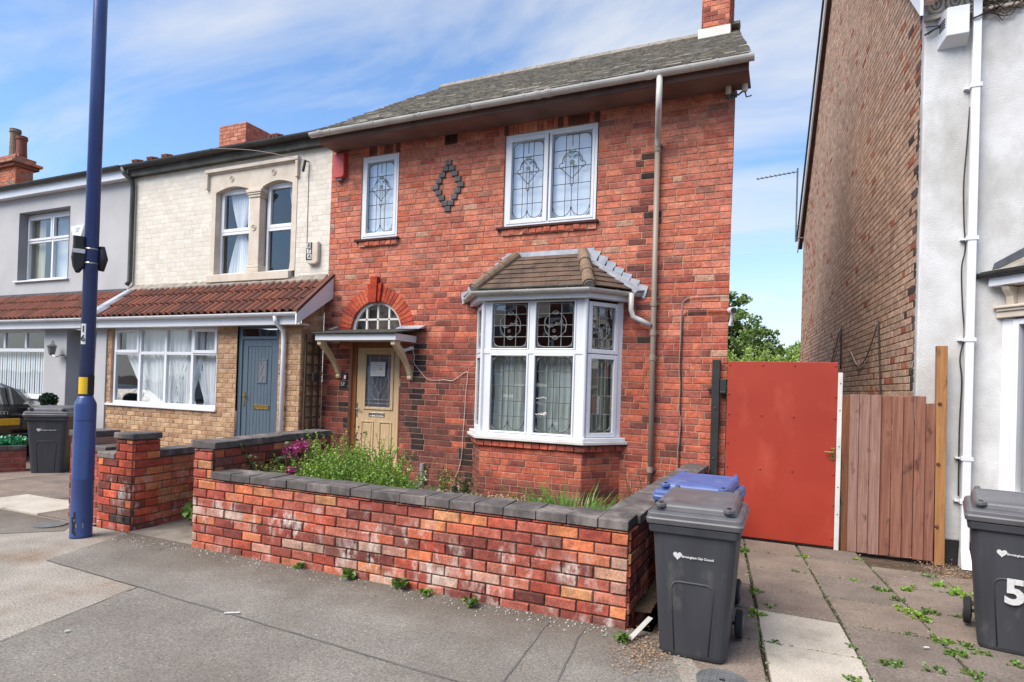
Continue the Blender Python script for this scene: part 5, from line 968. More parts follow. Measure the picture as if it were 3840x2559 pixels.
# next house along: chimney stack with pots, tiled roof behind
HN = thing('far_terraced_house', (-22, 11, 0), 'far terraced house showing its corbelled brick chimney with two clay pots', 'house')
OR_ = [lin(*c, .92) for c in ((212, 112, 74), (200, 98, 64), (190, 104, 80), (176, 120, 96), (206, 124, 90), (150, 120, 104))]
st = MB().box(-23.58, -22.03, 11.02, 11.47, 5.5, 8.0).build('chimney', MT['mortar'], HN)
for z0, z1, e_ in ((7.2, 7.98, 0), (8.08, 8.16, .18), (8.17, 8.30, .05), (8.302, 8.45, -.12)):
    for pl, a, b in ((Pl((0, 11 - e_, 0), (1, 0, 0), (0, -1, 0)), -23.6 - e_, -22.02 + e_), (Pl((-22.02 + e_, 0, 0), (0, 1, 0), (1, 0, 0)), 11 - e_, 11.48 + e_)):
        brickwall(st, 'chimney_face', pl, a, b, z0, z1, lambda u, v, q: pick(q, OR_), MT['brick_red'], MT['mortar'], bond='s', c=.085, L=.26)
for z0, z1, e_ in ((7.98, 8.08, .12), (8.08, 8.165, .18), (8.165, 8.30, .045), (8.30, 8.46, -.125)): MB().box(-23.6 - e_, -22.025 + e_, 11.005 - e_, 11.475 + e_, z0, z1).build('corbel_course', MT['mortar_grey'] if z0 > 8.2 else MT['clay_tile_red'], st)
for x, y, h in ((-22.62, 11.25, 9.30), (-22.25, 11.25, 9.02)): MB().lathe([(.15, 8.4), (.135, h - .3), (.135, h - .12), (.16, h - .1), (.16, h - .05), (.145, h - .04), (.155, h), (.12, h), (.11, 8.6)], (x, y, 0), 16).build('chimney_pot', MT['hip_tile'] if x < -22.5 else MT['clay_tile_red'], st, smooth=False)
MB().quad((-30, 7.6, 5.5), (-18.6, 7.6, 5.5), (-18.6, 12.2, 7.95), (-30, 12.2, 7.95)).build('roof', MT['hip_tile'], HN)
fr_ = MB().quad((-21.8, 11.0, 7.1), (-18.8, 11.0, 7.1), (-18.2, 12.6, 7.75), (-21.6, 12.6, 7.75)).build('rear_roof', MT['hip_tile'], HN); tile_face(fr_, (-21.8, 10.95, 7.1), (-18.8, 10.95, 7.1), (-21.6, 12.6, 7.78), (-18.3, 12.6, 7.78), 7, .3, .02, ['hip_tile', 'slate_moss'], 'tile', 90, jit=.03, rough=.04)

# ============================================================ WHITE HOUSE (right)
HW = thing('white_rendered_house', (3, 7.85, 0), 'tall white rendered house with a long weathered brick gable wall', 'house')
ga = math.radians(4.93); GA = Pl((1.30, 7.86, 0), (-math.sin(ga), math.cos(ga), 0), (-math.cos(ga), -math.sin(ga), 0))
GB = [lin(*c, 1.1) for c in ((184, 150, 126), (178, 144, 120), (172, 136, 112), (188, 154, 130), (168, 132, 108), (180, 148, 126), (174, 142, 120))]
GO = [lin(*c, .92) for c in ((186, 112, 78), (176, 100, 70), (160, 92, 68))]; GD = [lin(*c, .92) for c in ((92, 78, 72), (74, 62, 58), (106, 86, 78))]
def gable_col(u, v, q):
    r = q.random()
    if u < .22: return pick(q, GD if r < .8 else GB)
    if u < .6: return pick(q, GD if r < .06 else GB if r < .9 else GO)
    if v < 2.1 and u < 2.5: return pick(q, GO if r < .18 else GB)
    if u > 8.5: return pick(q, GO if r < .15 else GB)
    return pick(q, GO if r < .03 else GB)
GH = 11.0
brickwall(HW, 'gable_wall', GA, 0, GH, -.15, 11.4, gable_col, MT['brick_gable'], MT['mortar_gable'], nind=300, depth=.005, c=.0838, L=.225, j=.012, hd=.42,
    top=lambda v: (0, GH) if v < 6.0 else (((v - 6.0) / 1.02, GH - (v - 6.0) / 1.02) if (v - 6) / 1.02 < GH / 2 else None))
def rake(n0, n1, e0, e1, w0, w1):
    mb = MB()
    for (ua, va), (ub, vb) in (((-.28, 5.72), (GH / 2, 11.62)), ((GH + .28, 5.72), (GH / 2, 11.62))):
        P = GA.pt; mb.hexa([P(ua, va + w0, n0), P(ub, vb + w0, n0), P(ub, vb + w0, n1), P(ua, va + w0, n1), P(ua, va + w1, n0), P(ub, vb + w1, n0), P(ub, vb + w1, n1), P(ua, va + w1, n1)])
    return mb
rake(.10, .13, 0, 0, -.08, .26).build('bargeboard', MT['upvc'], HW); rake(.0, .099, 0, 0, .02, .06).build('verge_soffit', MT['fascia_brown'], HW); rake(-.5, .17, 0, 0, .245, .28).build('roof_verge', MT['gutter_dark'], HW)
mb = MB(); P = GA.pt
for s in (0, 1):
    a, b = (P(-.3, 5.98, .1), P(GH / 2, 11.88, .1)) if s == 0 else (P(GH + .3, 5.98, .1), P(GH / 2, 11.88, .1)); mb.quad(a, b, b + Vector((8, 0, 0)), a + Vector((8, 0, 0)))
mb.build('roof', MT['slate'], HW)
mb = MB(); 
for i in range(2): z = 5.95 + i * 1.9; pt_ = P(GH / 2 + (8 - i * 1.9), 0, .14)
WPl = Pl((0, 7.85, 0), (1, 0, 0), (0, -1, 0))
MB().pbox(WPl, 1.285, 5.5, .12, 6.1, -.2, 0).build('front_wall', MT['white_render'], HW, bevel=.02); MB().pbox(WPl, 1.29, 5.5, -.2, .118, -.2, -.004).build('plinth', MT['black_metal'], HW)
# moulded eaves cornice
mb = MB(); mb.pbox(WPl, 1.27, 5.5, 5.70, 5.735, 0, .05).pbox(WPl, 1.27, 5.5, 5.738, 5.765, 0, .03).pbox(WPl, 1.26, 5.5, 5.98, 6.06, 0, .12); cor = mb.build('eaves_cornice', MT['stone_paint'], HW, bevel=.008)
for i in range(9):
    u = 1.38 + i * .17; s = MB(); s.tube([WPl.pt(a, b, .02) for a, b in arc(u, 5.87, .065, 0, 360, 16, .085)], .02, 6); s.tube([WPl.pt(a, b, .02) for a, b in arc(u, 5.87, .028, 0, 360, 10, .04)], .014, 5); s.build('scroll', MT['stone_paint'], cor)
iv = MB(); q = random.Random(21)
for i in range(11):
    x = 1.28 + q.uniform(0, .5); pts = [WPl.pt(x + k * .11 + q.uniform(-.03, .03), 5.62 + q.uniform(-.10, .14) + .02 * k, .02 + q.uniform(0, .05)) for k in range(7)]; iv.tube(pts, .006, 5)
iv.build('dead_ivy_stems', MT['stem_dry'], label='tangle of dead ivy stems under the white eaves cornice', cat='ivy stems', kind='stuff')
cable('wall_cable', [WPl.pt(1.28, 5.55, .03), WPl.pt(1.40, 5.60, .05), WPl.pt(1.55, 5.63, .05), WPl.pt(1.70, 5.60, .12), WPl.pt(1.80, 5.64, .11), WPl.pt(1.95, 5.72, .04), WPl.pt(2.1, 5.75, .03)], .009, 'cable_black', 'black cable crossing the white wall above the alarm box')
aw = MB(); A, B, C_, D_ = [WPl.pt(1.40, 5.74, .0), WPl.pt(1.67, 5.74, .0), WPl.pt(1.67, 5.37, .0), WPl.pt(1.40, 5.37, .0)], [WPl.pt(1.46, 5.74, .16), WPl.pt(1.655, 5.74, .16), WPl.pt(1.655, 5.44, .16), WPl.pt(1.46, 5.44, .16)], 0, 0
aw.hexa([A[3], A[2], B[2], B[3], A[0], A[1], B[1], B[0]]); awo = aw.build('alarm_box', MT['upvc'], label='white wedge-shaped alarm box under the cornice of the white house', cat='alarm box', bevel=.008)
m2 = MB()
for i in range(4): z = 5.64 - i * .028; m2.tube([WPl.pt(1.413, z - .02, .04), WPl.pt(1.447, z, .13)], .006, 5)
m2.build('sounder_slot', MT['print_black'], awo)
# square downpipe
sp = MB().pbox(WPl, 1.70, 1.775, -.02, 6.0, .035, .105).build('downpipe', MT['upvc'], HW, bevel=.006)
for z in (4.9, 3.3, 2.24, 1.0, .55): MB().pbox(WPl, 1.685, 1.79, z - .02, z + .02, .01, .112).pbox(WPl, 1.645, 1.685, z - .008, z + .008, .0, .05).build('pipe_clip', MT['upvc'], sp)
MB().hexa([WPl.pt(1.69, -.12, .05), WPl.pt(1.785, -.12, .05), WPl.pt(1.785, -.12, .22), WPl.pt(1.69, -.12, .22), WPl.pt(1.70, .06, .03), WPl.pt(1.775, .06, .03), WPl.pt(1.775, .06, .11), WPl.pt(1.70, .06, .11)]).build('pipe_shoe', MT['upvc'], sp)
cable('wall_cable', [WPl.pt(1.70, 4.7, .04), WPl.pt(1.685, 4.3, .03), WPl.pt(1.665, 3.9, .03), WPl.pt(1.675, 3.5, .03), WPl.pt(1.69, 3.2, .04), WPl.pt(1.665, 3.0, .03), WPl.pt(1.68, 2.6, .03), WPl.pt(1.70, 2.3, .04), WPl.pt(1.67, 2.05, .03), WPl.pt(1.69, 1.8, .03), WPl.pt(1.68, 1.3, .03), WPl.pt(1.685, .6, .03)], .007, 'cable_black', 'black cable hanging beside the square white downpipe')
# its bay window
W0, W1 = Vector((2.03, 7.85, 0)), Vector((2.55, 7.25, 0)); dW = (W1 - W0).normalized(); WB = Pl(W0, dW, (dW.y, -dW.x, 0)); Lw = (W1 - W0).length
mb = MB(); mb.pbox(WB, .0, .10, .62, 2.46, -.1, .0).pbox(WB, .70, Lw, .62, 2.46, -.1, 0); wbf = mb.build('bay_window', MT['upvc'], HW, bevel=.006); s = MB(); frame_box(s, WB, .105, .695, .64, 2.45, .06, -.08, .01); s.build('sash', MT['upvc'], wbf, bevel=.006)
panes(WB, [.16, .64], [.70, 1.95, 2.40], -.04, wbf, 'glass', .002); MB().box(2.5, 4.5, 7.25, 7.3, .62, 2.46).build('bay_front', MT['upvc'], wbf)
MB().pbox(WB, -.06, Lw + .05, .50, .615, -.15, .07).box(2.5, 4.5, 7.16, 7.8, .50, .612).build('bay_sill', MT['mortar_grey'], wbf, bevel=.01); MB().pbox(WB, .0, Lw, -.2, .498, -.2, 0).box(2.52, 4.5, 7.27, 7.8, -.2, .49).build('bay_base', MT['white_render'], HW)
mb = MB(); mb.pbox(WB, -.03, Lw + .1, 2.465, 2.53, -.1, .05).pbox(WB, -.02, Lw + .1, 2.531, 2.56, -.1, .07).pbox(WB, -.04, Lw + .1, 2.561, 2.59, -.1, .09).pbox(WB, .0, Lw, 2.591, 2.78, -.1, -.02); mb.build('bay_cornice', MT['stone_paint'], wbf, bevel=.008)
for u in (.06, .5): MB().prism([WB.pt(u, 2.595, -.02), WB.pt(u, 2.78, -.02), WB.pt(u, 2.78, .12), WB.pt(u, 2.74, .10), WB.pt(u, 2.68, .05), WB.pt(u, 2.595, .03)], WB.U * .07).build('bay_bracket', MT['stone_paint'], wbf, bevel=.006)
MB().pbox(WB, -.05, Lw + .15, 2.79, 2.88, -.1, .14).build('bay_fascia', MT['upvc'], wbf, bevel=.005)
a, b = WB.pt(-.20, 2.93, .17), WB.pt(Lw + .1, 2.93, .17); gutter([a, b, b + Vector((2, 0, 0))], .05, MT['gutter_dark'], HW, 'bay_gutter', step=.5)
MB().quad(a + Vector((0, .03, .02)), b + Vector((0, 0, .02)), Vector((2.75, 7.84, 3.40)), Vector((1.98, 7.845, 2.98))).quad(b + Vector((0, 0, .02)), b + Vector((2, 0, .02)), Vector((4.7, 7.84, 3.40)), Vector((2.75, 7.84, 3.40))).build('bay_roof', MT['slate'], HW)
MB().prism([WPl.pt(1.93, 2.96, .005), WPl.pt(1.95, 3.04, .005), WPl.pt(2.6, 3.44, .005), WPl.pt(2.6, 3.30, .005)], (0, -.012, 0)).build('lead_flashing', MT['lead_dark'], HW)
room(WB, .1, .7, .6, 2.5, .8, HW, 'room', -.15); MB().pbox(WPl, 1.79, 2.04, .55, .66, .0, .10).build('old_sill_stub', MT['mortar_grey'], HW, bevel=.02)
# aerial on the back corner
an = thing('tv_aerial', tuple(GA.pt(10.9, 5.9, .15)), 'old television aerial on the back corner of the brick gable', 'aerial'); m0 = GA.pt(10.8, 5.85, .22)
MB().tube([m0, m0 + Zv * 2.05], .022, 6).build('mast', MT['iron'], an); MB().tube([m0 + Zv * .1, m0 + Zv * .1 + GA.N * -.25], .02, 6).tube([m0 + Zv * .45, m0 + Zv * .45 + GA.N * -.25], .02, 6).build('wall_bracket', MT['iron'], an)
bm_ = MB().tube([m0 + Zv * 1.95, m0 + Zv * 1.85 + Vector((-1.05, 0, 0))], .014, 6)
for i in range(9): c = m0 + Zv * (1.94 - .0095 * i) + Vector((-.1 - i * .115, 0, 0)); bm_.tube([c - Vector((.02, .18, .03)), c + Vector((.02, .18, .03))], .01, 5)
bm_.build('boom', MT['iron'], an)
cable('gable_cable', [GA.pt(10.6, 2.2, .03), GA.pt(8.0, 1.85, .03), GA.pt(6.2, 1.95, .03), GA.pt(4.6, 2.85, .03)], .012, 'cable_white', 'old cable sagging across the brick gable, far loop'); cable('gable_cable', [GA.pt(4.55, 2.85, .03), GA.pt(4.5, 2.1, .03)], .012, 'cable_black', 'short black cable dropping from the far loop on the gable')
cable('gable_cable', [GA.pt(3.6, 2.35, .03), GA.pt(3.0, 2.1, .03), GA.pt(2.4, 2.2, .03), GA.pt(1.75, 2.62, .03)], .010, 'cable_grey', 'old cable sagging across the brick gable, near loop'); cable('gable_cable', [GA.pt(1.72, 2.64, .03), GA.pt(1.62, 2.2, .03), GA.pt(1.50, 1.65, .03), GA.pt(1.45, 1.2, .03)], .010, 'cable_black', 'black cable dropping down the gable behind the wooden fence')
# ============================================================ GARDEN WALLS
WC = [lin(*c, .92) for c in ((196, 98, 66), (184, 82, 58), (170, 72, 54), (202, 116, 78), (182, 94, 76), (156, 72, 58), (190, 108, 84), (176, 88, 68))]
WD = [lin(*c, 1.0) for c in ((140, 66, 54), (124, 60, 52), (108, 56, 50), (128, 76, 66), (146, 78, 64))]
WPk = [lin(*c, .92) for c in ((196, 138, 116), (188, 148, 128), (206, 152, 122), (178, 128, 112))]; WO = [lin(*c, .95) for c in ((206, 122, 72), (196, 134, 88), (208, 112, 68), (188, 118, 78))]
def wall_col(u, v, q):
    r = q.random()
    if v > .45: return pick(q, WC if r < .66 else WO if r < .88 else WD)
    return pick(q, WC if r < .52 else WD if r < .80 else WPk if r < .95 else WO)
def side_col(u, v, q): r = q.random(); return pick(q, WC if r < .5 else WD if r < .85 else WO)
def coping_run(parent, pl, u0, u1, z, w, n0, n1, th=.075, mat='coping'):
    n = max(1, round((u1 - u0) / w)); s = (u1 - u0) / n; u = u0
    for i in range(n):
        e = u0 + (i + 1) * s + (R.uniform(-.03, .03) if i < n - 1 else 0); t = [R.uniform(-.006, .006) for _ in range(6)]; P = pl.pt
        MB().hexa([P(u + .0025, z + .003, n0), P(e - .0025, z + .003, n0), P(e - .0025, z + .003, n1 + t[4]), P(u + .0025, z + .003, n1 + t[5]), P(u + .0025, z + th + t[0], n0), P(e - .0025, z + th + t[1], n0), P(e - .0025, z + th + t[2] - .006, n1 + t[4]), P(u + .0025, z + th + t[3] - .006, n1 + t[5])]).build('coping_brick', MT[mat], parent, bevel=.005); u = e
GWt = thing('garden_wall', (-3, 4.1, 0), 'low old brick garden wall with dark coping in front of the red house', 'wall')
FW_ = Pl((0, 4.09, 0), (1, 0, 0), (0, -1, 0)); MB().box(-5.07, -.95, 4.092, 4.30, -.1, .655).build('wall_core', MT['mortar_wall'], GWt)
brickwall(GWt, 'wall_face', FW_, -5.07, -.935, -.02, .66, wall_col, MT['brick_wall'], MT['mortar_wall'], c=.0825, L=.222, j=.011, bond='s', nind=300, depth=.018, ph=-.93)
coping_run(GWt, FW_, -4.83, -.93, .66, .23, -.235, .03)
RWp = Pl((-.935 - .024 * 4.09, 0, 0), (.024, 1, 0), (1, -.024, 0)); MB().hexa([(-1.14, 4.305, -.1), (-.937, 4.305, -.1), (-.858, 7.74, -.2), (-1.06, 7.74, -.2), (-1.14, 4.305, .655), (-.937, 4.305, .655), (-.858, 7.74, .655), (-1.06, 7.74, .655)]).build('wall_core', MT['mortar_wall'], GWt)
brickwall(GWt, 'wall_return', RWp, 4.09, 7.74, -.15, .66, side_col, MT['brick_wall'], MT['mortar_wall'], c=.0825, bond='s', nind=150, depth=.016); coping_run(GWt, RWp, 4.32, 7.74, .66, .23, -.235, .025)
# raised left end and dividing wall running back to the house
da = math.atan2(-.25, 1.95); DV = Pl((-5.07, 4.09, 0), (math.sin(da), math.cos(da), 0), (math.cos(da), -math.sin(da), 0))
dv_ = thing('dividing_wall', (-5.2, 5, 0), 'brick dividing wall with dark coping between the two front gardens', 'wall')
MB().hexa([DV.pt(.0, -.1, .02), DV.pt(1.88, -.1, .02), DV.pt(1.88, -.1, .21), DV.pt(.0, -.1, .21), DV.pt(.0, .925, .02), DV.pt(1.88, .925, .02), DV.pt(1.88, .925, .21), DV.pt(.0, .925, .21)]).build('wall_core', MT['mortar_wall'], dv_)
brickwall(dv_, 'wall_face', Pl(tuple(DV.pt(0, 0, .215)), DV.U, DV.N), 0, 1.88, .1, .93, side_col, MT['brick_wall'], MT['mortar_wall'], c=.0825, bond='s', nind=110, depth=.016)
brickwall(dv_, 'wall_face', Pl(tuple(DV.pt(0, 0, .015)), DV.U, -DV.N), 0, 1.88, 0, .93, side_col, MT['brick_wall'], MT['mortar_wall'], c=.0825, bond='s', nind=60, depth=.012)
brickwall(dv_, 'wall_end', Pl((0, 4.085, 0), (1, 0, 0), (0, -1, 0)), -5.07, -4.835, .66, .93, wall_col, MT['brick_wall'], MT['mortar_wall'], c=.0825, bond='s', nind=20, depth=.018)
coping_run(dv_, DV, -.03, 1.90, .93, .24, -.02, .245)
# pier at the neighbour's entrance and the wall behind it
pr_ = thing('gate_pier', (-6.35, 4.3, 0), 'brick gate pier with dark cap beside the blue lamp column', 'pier'); MB().box(-6.34, -6.09, 4.18, 4.46, -.1, .93).box(-6.60, -6.345, 4.18, 4.40, -.1, .71).build('pier_core', MT['mortar_wall'], pr_)
PC = [lin(*c, .95) for c in ((204, 88, 54), (192, 78, 50), (178, 72, 52), (214, 120, 66), (120, 60, 52))]; pdark = lambda u, v, q: pick(q, WD + [lin(70, 58, 54)] if (v < .3 and q.random() < .6) else PC)
brickwall(pr_, 'pier_face', Pl((0, 4.175, 0), (1, 0, 0), (0, -1, 0)), -6.61, -6.085, -.02, .93, pdark, MT['brick_wall'], MT['mortar_wall'], c=.0825, bond='s', depth=.016, holes=[(-6.7, -6.345, .715, 1)]); brickwall(pr_, 'pier_face', Pl((-6.085, 0, 0), (0, 1, 0), (1, 0, 0)), 4.175, 4.46, -.02, .93, pdark, MT['brick_wall'], MT['mortar_wall'], c=.0825, bond='s', depth=.016)
for x0, x1, z_ in ((-6.63, -6.35, .718), (-6.37, -6.06, .935)): MB().box(x0, x1, 4.15, 4.48 if z_ > .8 else 4.42, z_, z_ + .065).build('cap_brick', MT['coping'], pr_, bevel=.012)
nw = thing('neighbour_wall', (-6.2, 5.5, 0), 'low orange brick wall with dark coping behind the gate pier and ivy', 'wall'); NPl = Pl((-6.10, 0, 0), (-.09, 1, 0), (1, .09, 0)); NP2 = Pl(tuple(NPl.pt(0, 0, 0) + Vector((.40, 0, 0))), NPl.U, NPl.N)
MB().hexa([NP2.pt(4.47, -.1, -.2), NP2.pt(7.2, -.1, -.2), NP2.pt(7.2, -.1, -.003), NP2.pt(4.47, -.1, -.003), NP2.pt(4.47, .73, -.2), NP2.pt(7.2, .73, -.2), NP2.pt(7.2, .73, -.003), NP2.pt(4.47, .73, -.003)]).build('wall_core', MT['mortar_wall'], nw)
brickwall(nw, 'wall_face', NP2, 4.47, 7.2, -.02, .735, lambda u, v, q: pick(q, WO + WC[:4]), MT['brick_wall'], MT['mortar_wall'], c=.0825, bond='s', nind=120); coping_run(nw, NP2, 4.47, 7.2, .735, .23, -.22, .02)
lw = thing('boundary_wall', (-6.9, 4.3, 0), 'modern red brick boundary wall end with dark caps behind the lamp column', 'wall'); MR = [lin(*c, .92) for c in ((170, 84, 70), (160, 76, 64), (178, 90, 74))]
for x0, x1, h in ((-7.24, -6.93, .90), (-6.925, -6.62, .75)):
    MB().box(x0 + .01, x1 - .005, 4.26, 4.6, -.1, h).build('wall_core', MT['mortar'], lw); brickwall(lw, 'wall_face', Pl((0, 4.25, 0), (1, 0, 0), (0, -1, 0)), x0, x1, -.02, h, lambda u, v, q: pick(q, MR), MT['brick_red'], MT['mortar'], bond='s'); MB().box(x0 - .02, x1 + .0, 4.23, 4.6, h + .003, h + .07).build('cap_brick', MT['coping'], lw, bevel=.01)
pb = thing('planter_wall', (-11.3, 5.6, 0), 'low modern brick planter edge below the green flowers by the black car', 'wall'); PLp = Pl((-11.12, 0, 0), (0, 1, 0), (1, 0, 0)); PLp2 = Pl((-11.25, 5.45, 0), (.4, 1, 0), (1, -.4, 0))
MB().hexa([PLp2.pt(-.9, -.05, -.3), PLp2.pt(.42, -.05, -.3), PLp2.pt(.42, -.05, -.004), PLp2.pt(-.9, -.05, -.004), PLp2.pt(-.9, .35, -.3), PLp2.pt(.42, .35, -.3), PLp2.pt(.42, .35, -.004), PLp2.pt(-.9, .35, -.004)]).build('wall_core', MT['mortar'], pb)
brickwall(pb, 'wall_face', PLp2, -.9, .42, -.02, .35, lambda u, v, q: pick(q, MR), MT['brick_red'], MT['mortar'], bond='s'); coping_run(pb, PLp2, -.9, .42, .35, .24, -.3, .02)

# ============================================================ GATE AND FENCE
gt_ = thing('side_gate', (0, 7.72, 0), 'red painted side gate with brass handle beside the brick house', 'gate')
MB().box(-.632, .528, 7.70, 7.735, -.065, 1.985).build('gate_panel', MT['gate_red'], gt_, bevel=.004); MB().box(-.62, .52, 7.736, 7.78, -.06, 1.98).build('gate_frame', MT['post_brown'], gt_)
for x in (-.61, -.25, .09, .505):
    for z in (1.945, 1.36, .74, .03):
        if x in (-.25, .09) and z == .03: continue
        MB().tube([(x, 7.703, z), (x, 7.690, z)], [.013, .008], 8).build('bolt_head', MT['gate_red'], gt_)
for z in (1.60, 1.02, .40): MB().tube([(-.612, 7.703, z), (-.612, 7.690, z)], [.013, .008], 8).tube([(.51, 7.703, z), (.51, 7.690, z)], [.013, .008], 8).build('bolt_head', MT['gate_red'], gt_)
hd_ = MB().box(.475, .515, 7.688, 7.70, .90, 1.03).build('lock_plate', MT['brass'], gt_, bevel=.003); MB().tube([(.495, 7.69, .985), (.495, 7.655, .985), (.41, 7.65, .985)], .010, 8).build('lever', MT['brass'], hd_); MB().tube([(.495, 7.688, .935), (.495, 7.684, .935)], .008, 8).build('keyhole', MT['print_black'], hd_)
jm = MB().box(.53, .578, 7.70, 7.78, -.11, 1.87).build('gate_jamb', MT['white_paint'], label='narrow white painted gate jamb right of the red gate', cat='post', bevel=.004)
for z in (1.75, 1.45, 1.05, .6, .3): MB().tube([(.556, 7.702, z), (.556, 7.697, z)], .007, 6).build('screw', MT['rust'], jm)
bp = MB().box(-.812, -.722, 7.705, 7.775, -.1, 2.005).build('gate_post', MT['black_metal'], label='black steel gate post bolted to the brick house corner', cat='post', bevel=.006)
for z in (1.42, .82, .35): MB().tube([(-.767, 7.706, z), (-.767, 7.695, z)], [.016, .010], 8).build('bolt_head', MT['rust'], bp)
MB().box(-.715, -.645, 7.69, 7.78, 1.60, 1.77).box(-.86, -.813, 7.72, 7.775, 1.63, 1.66).box(-.712, -.65, 7.66, 7.70, 1.60, 1.625).build('gate_latch', MT['black_metal'], bp, bevel=.004)
fn = thing('wooden_fence', (1.05, 7.68, 0), 'short red-brown vertical board fence between the red gate and the white house', 'fence')
xs_ = [.655, .748, .852, .955, 1.058, 1.16, 1.262, 1.362, 1.452]
for i in range(8):
    t = R.uniform(-.006, .006); zt = 1.632 if i < 7 else 1.56; y = 7.672 + (i % 2) * .012
    MB().hexa([(xs_[i] + .002, y, -.09), (xs_[i + 1] - .002, y + t, -.085), (xs_[i + 1] - .002, y + .02, -.085), (xs_[i] + .002, y + .02, -.09), (xs_[i] + .002 - .006, y, zt + R.uniform(-.008, .008)), (xs_[i + 1] - .002 - .006, y + t, zt + R.uniform(-.008, .008)), (xs_[i + 1] - .008, y + .02, zt), (xs_[i] - .004, y + .02, zt)]).build('board', MT['fence_grey' if i in (0, 1, 2) else 'fence_wood'], fn, bevel=.004)
MB().hexa([(.60, 7.70, -.1), (.68, 7.70, -.1), (.68, 7.77, -.1), (.60, 7.77, -.1), (.578, 7.70, 1.625), (.665, 7.70, 1.625), (.665, 7.77, 1.625), (.578, 7.77, 1.625)]).build('fence_post', MT['post_brown'], fn, bevel=.006)
for z in (1.35, .75, .2): MB().box(.67, 1.45, 7.70, 7.74, z - .035, z + .035).build('rail', MT['post_brown'], fn)
ps = MB().hexa([(1.463, 7.68, -.12), (1.552, 7.68, -.12), (1.552, 7.76, -.12), (1.463, 7.76, -.12), (1.438, 7.68, 2.17), (1.535, 7.68, 2.17), (1.535, 7.76, 2.17), (1.438, 7.76, 2.17)]).build('fence_post', MT['post_tan'], label='tall tan timber post bolted to the white rendered wall', cat='post', bevel=.006)
for z in (1.56, .93, .28): MB().tube([(1.475, 7.681, z), (1.475, 7.665, z)], [.02, .012], 8).build('bolt_head', MT['rust'], ps)

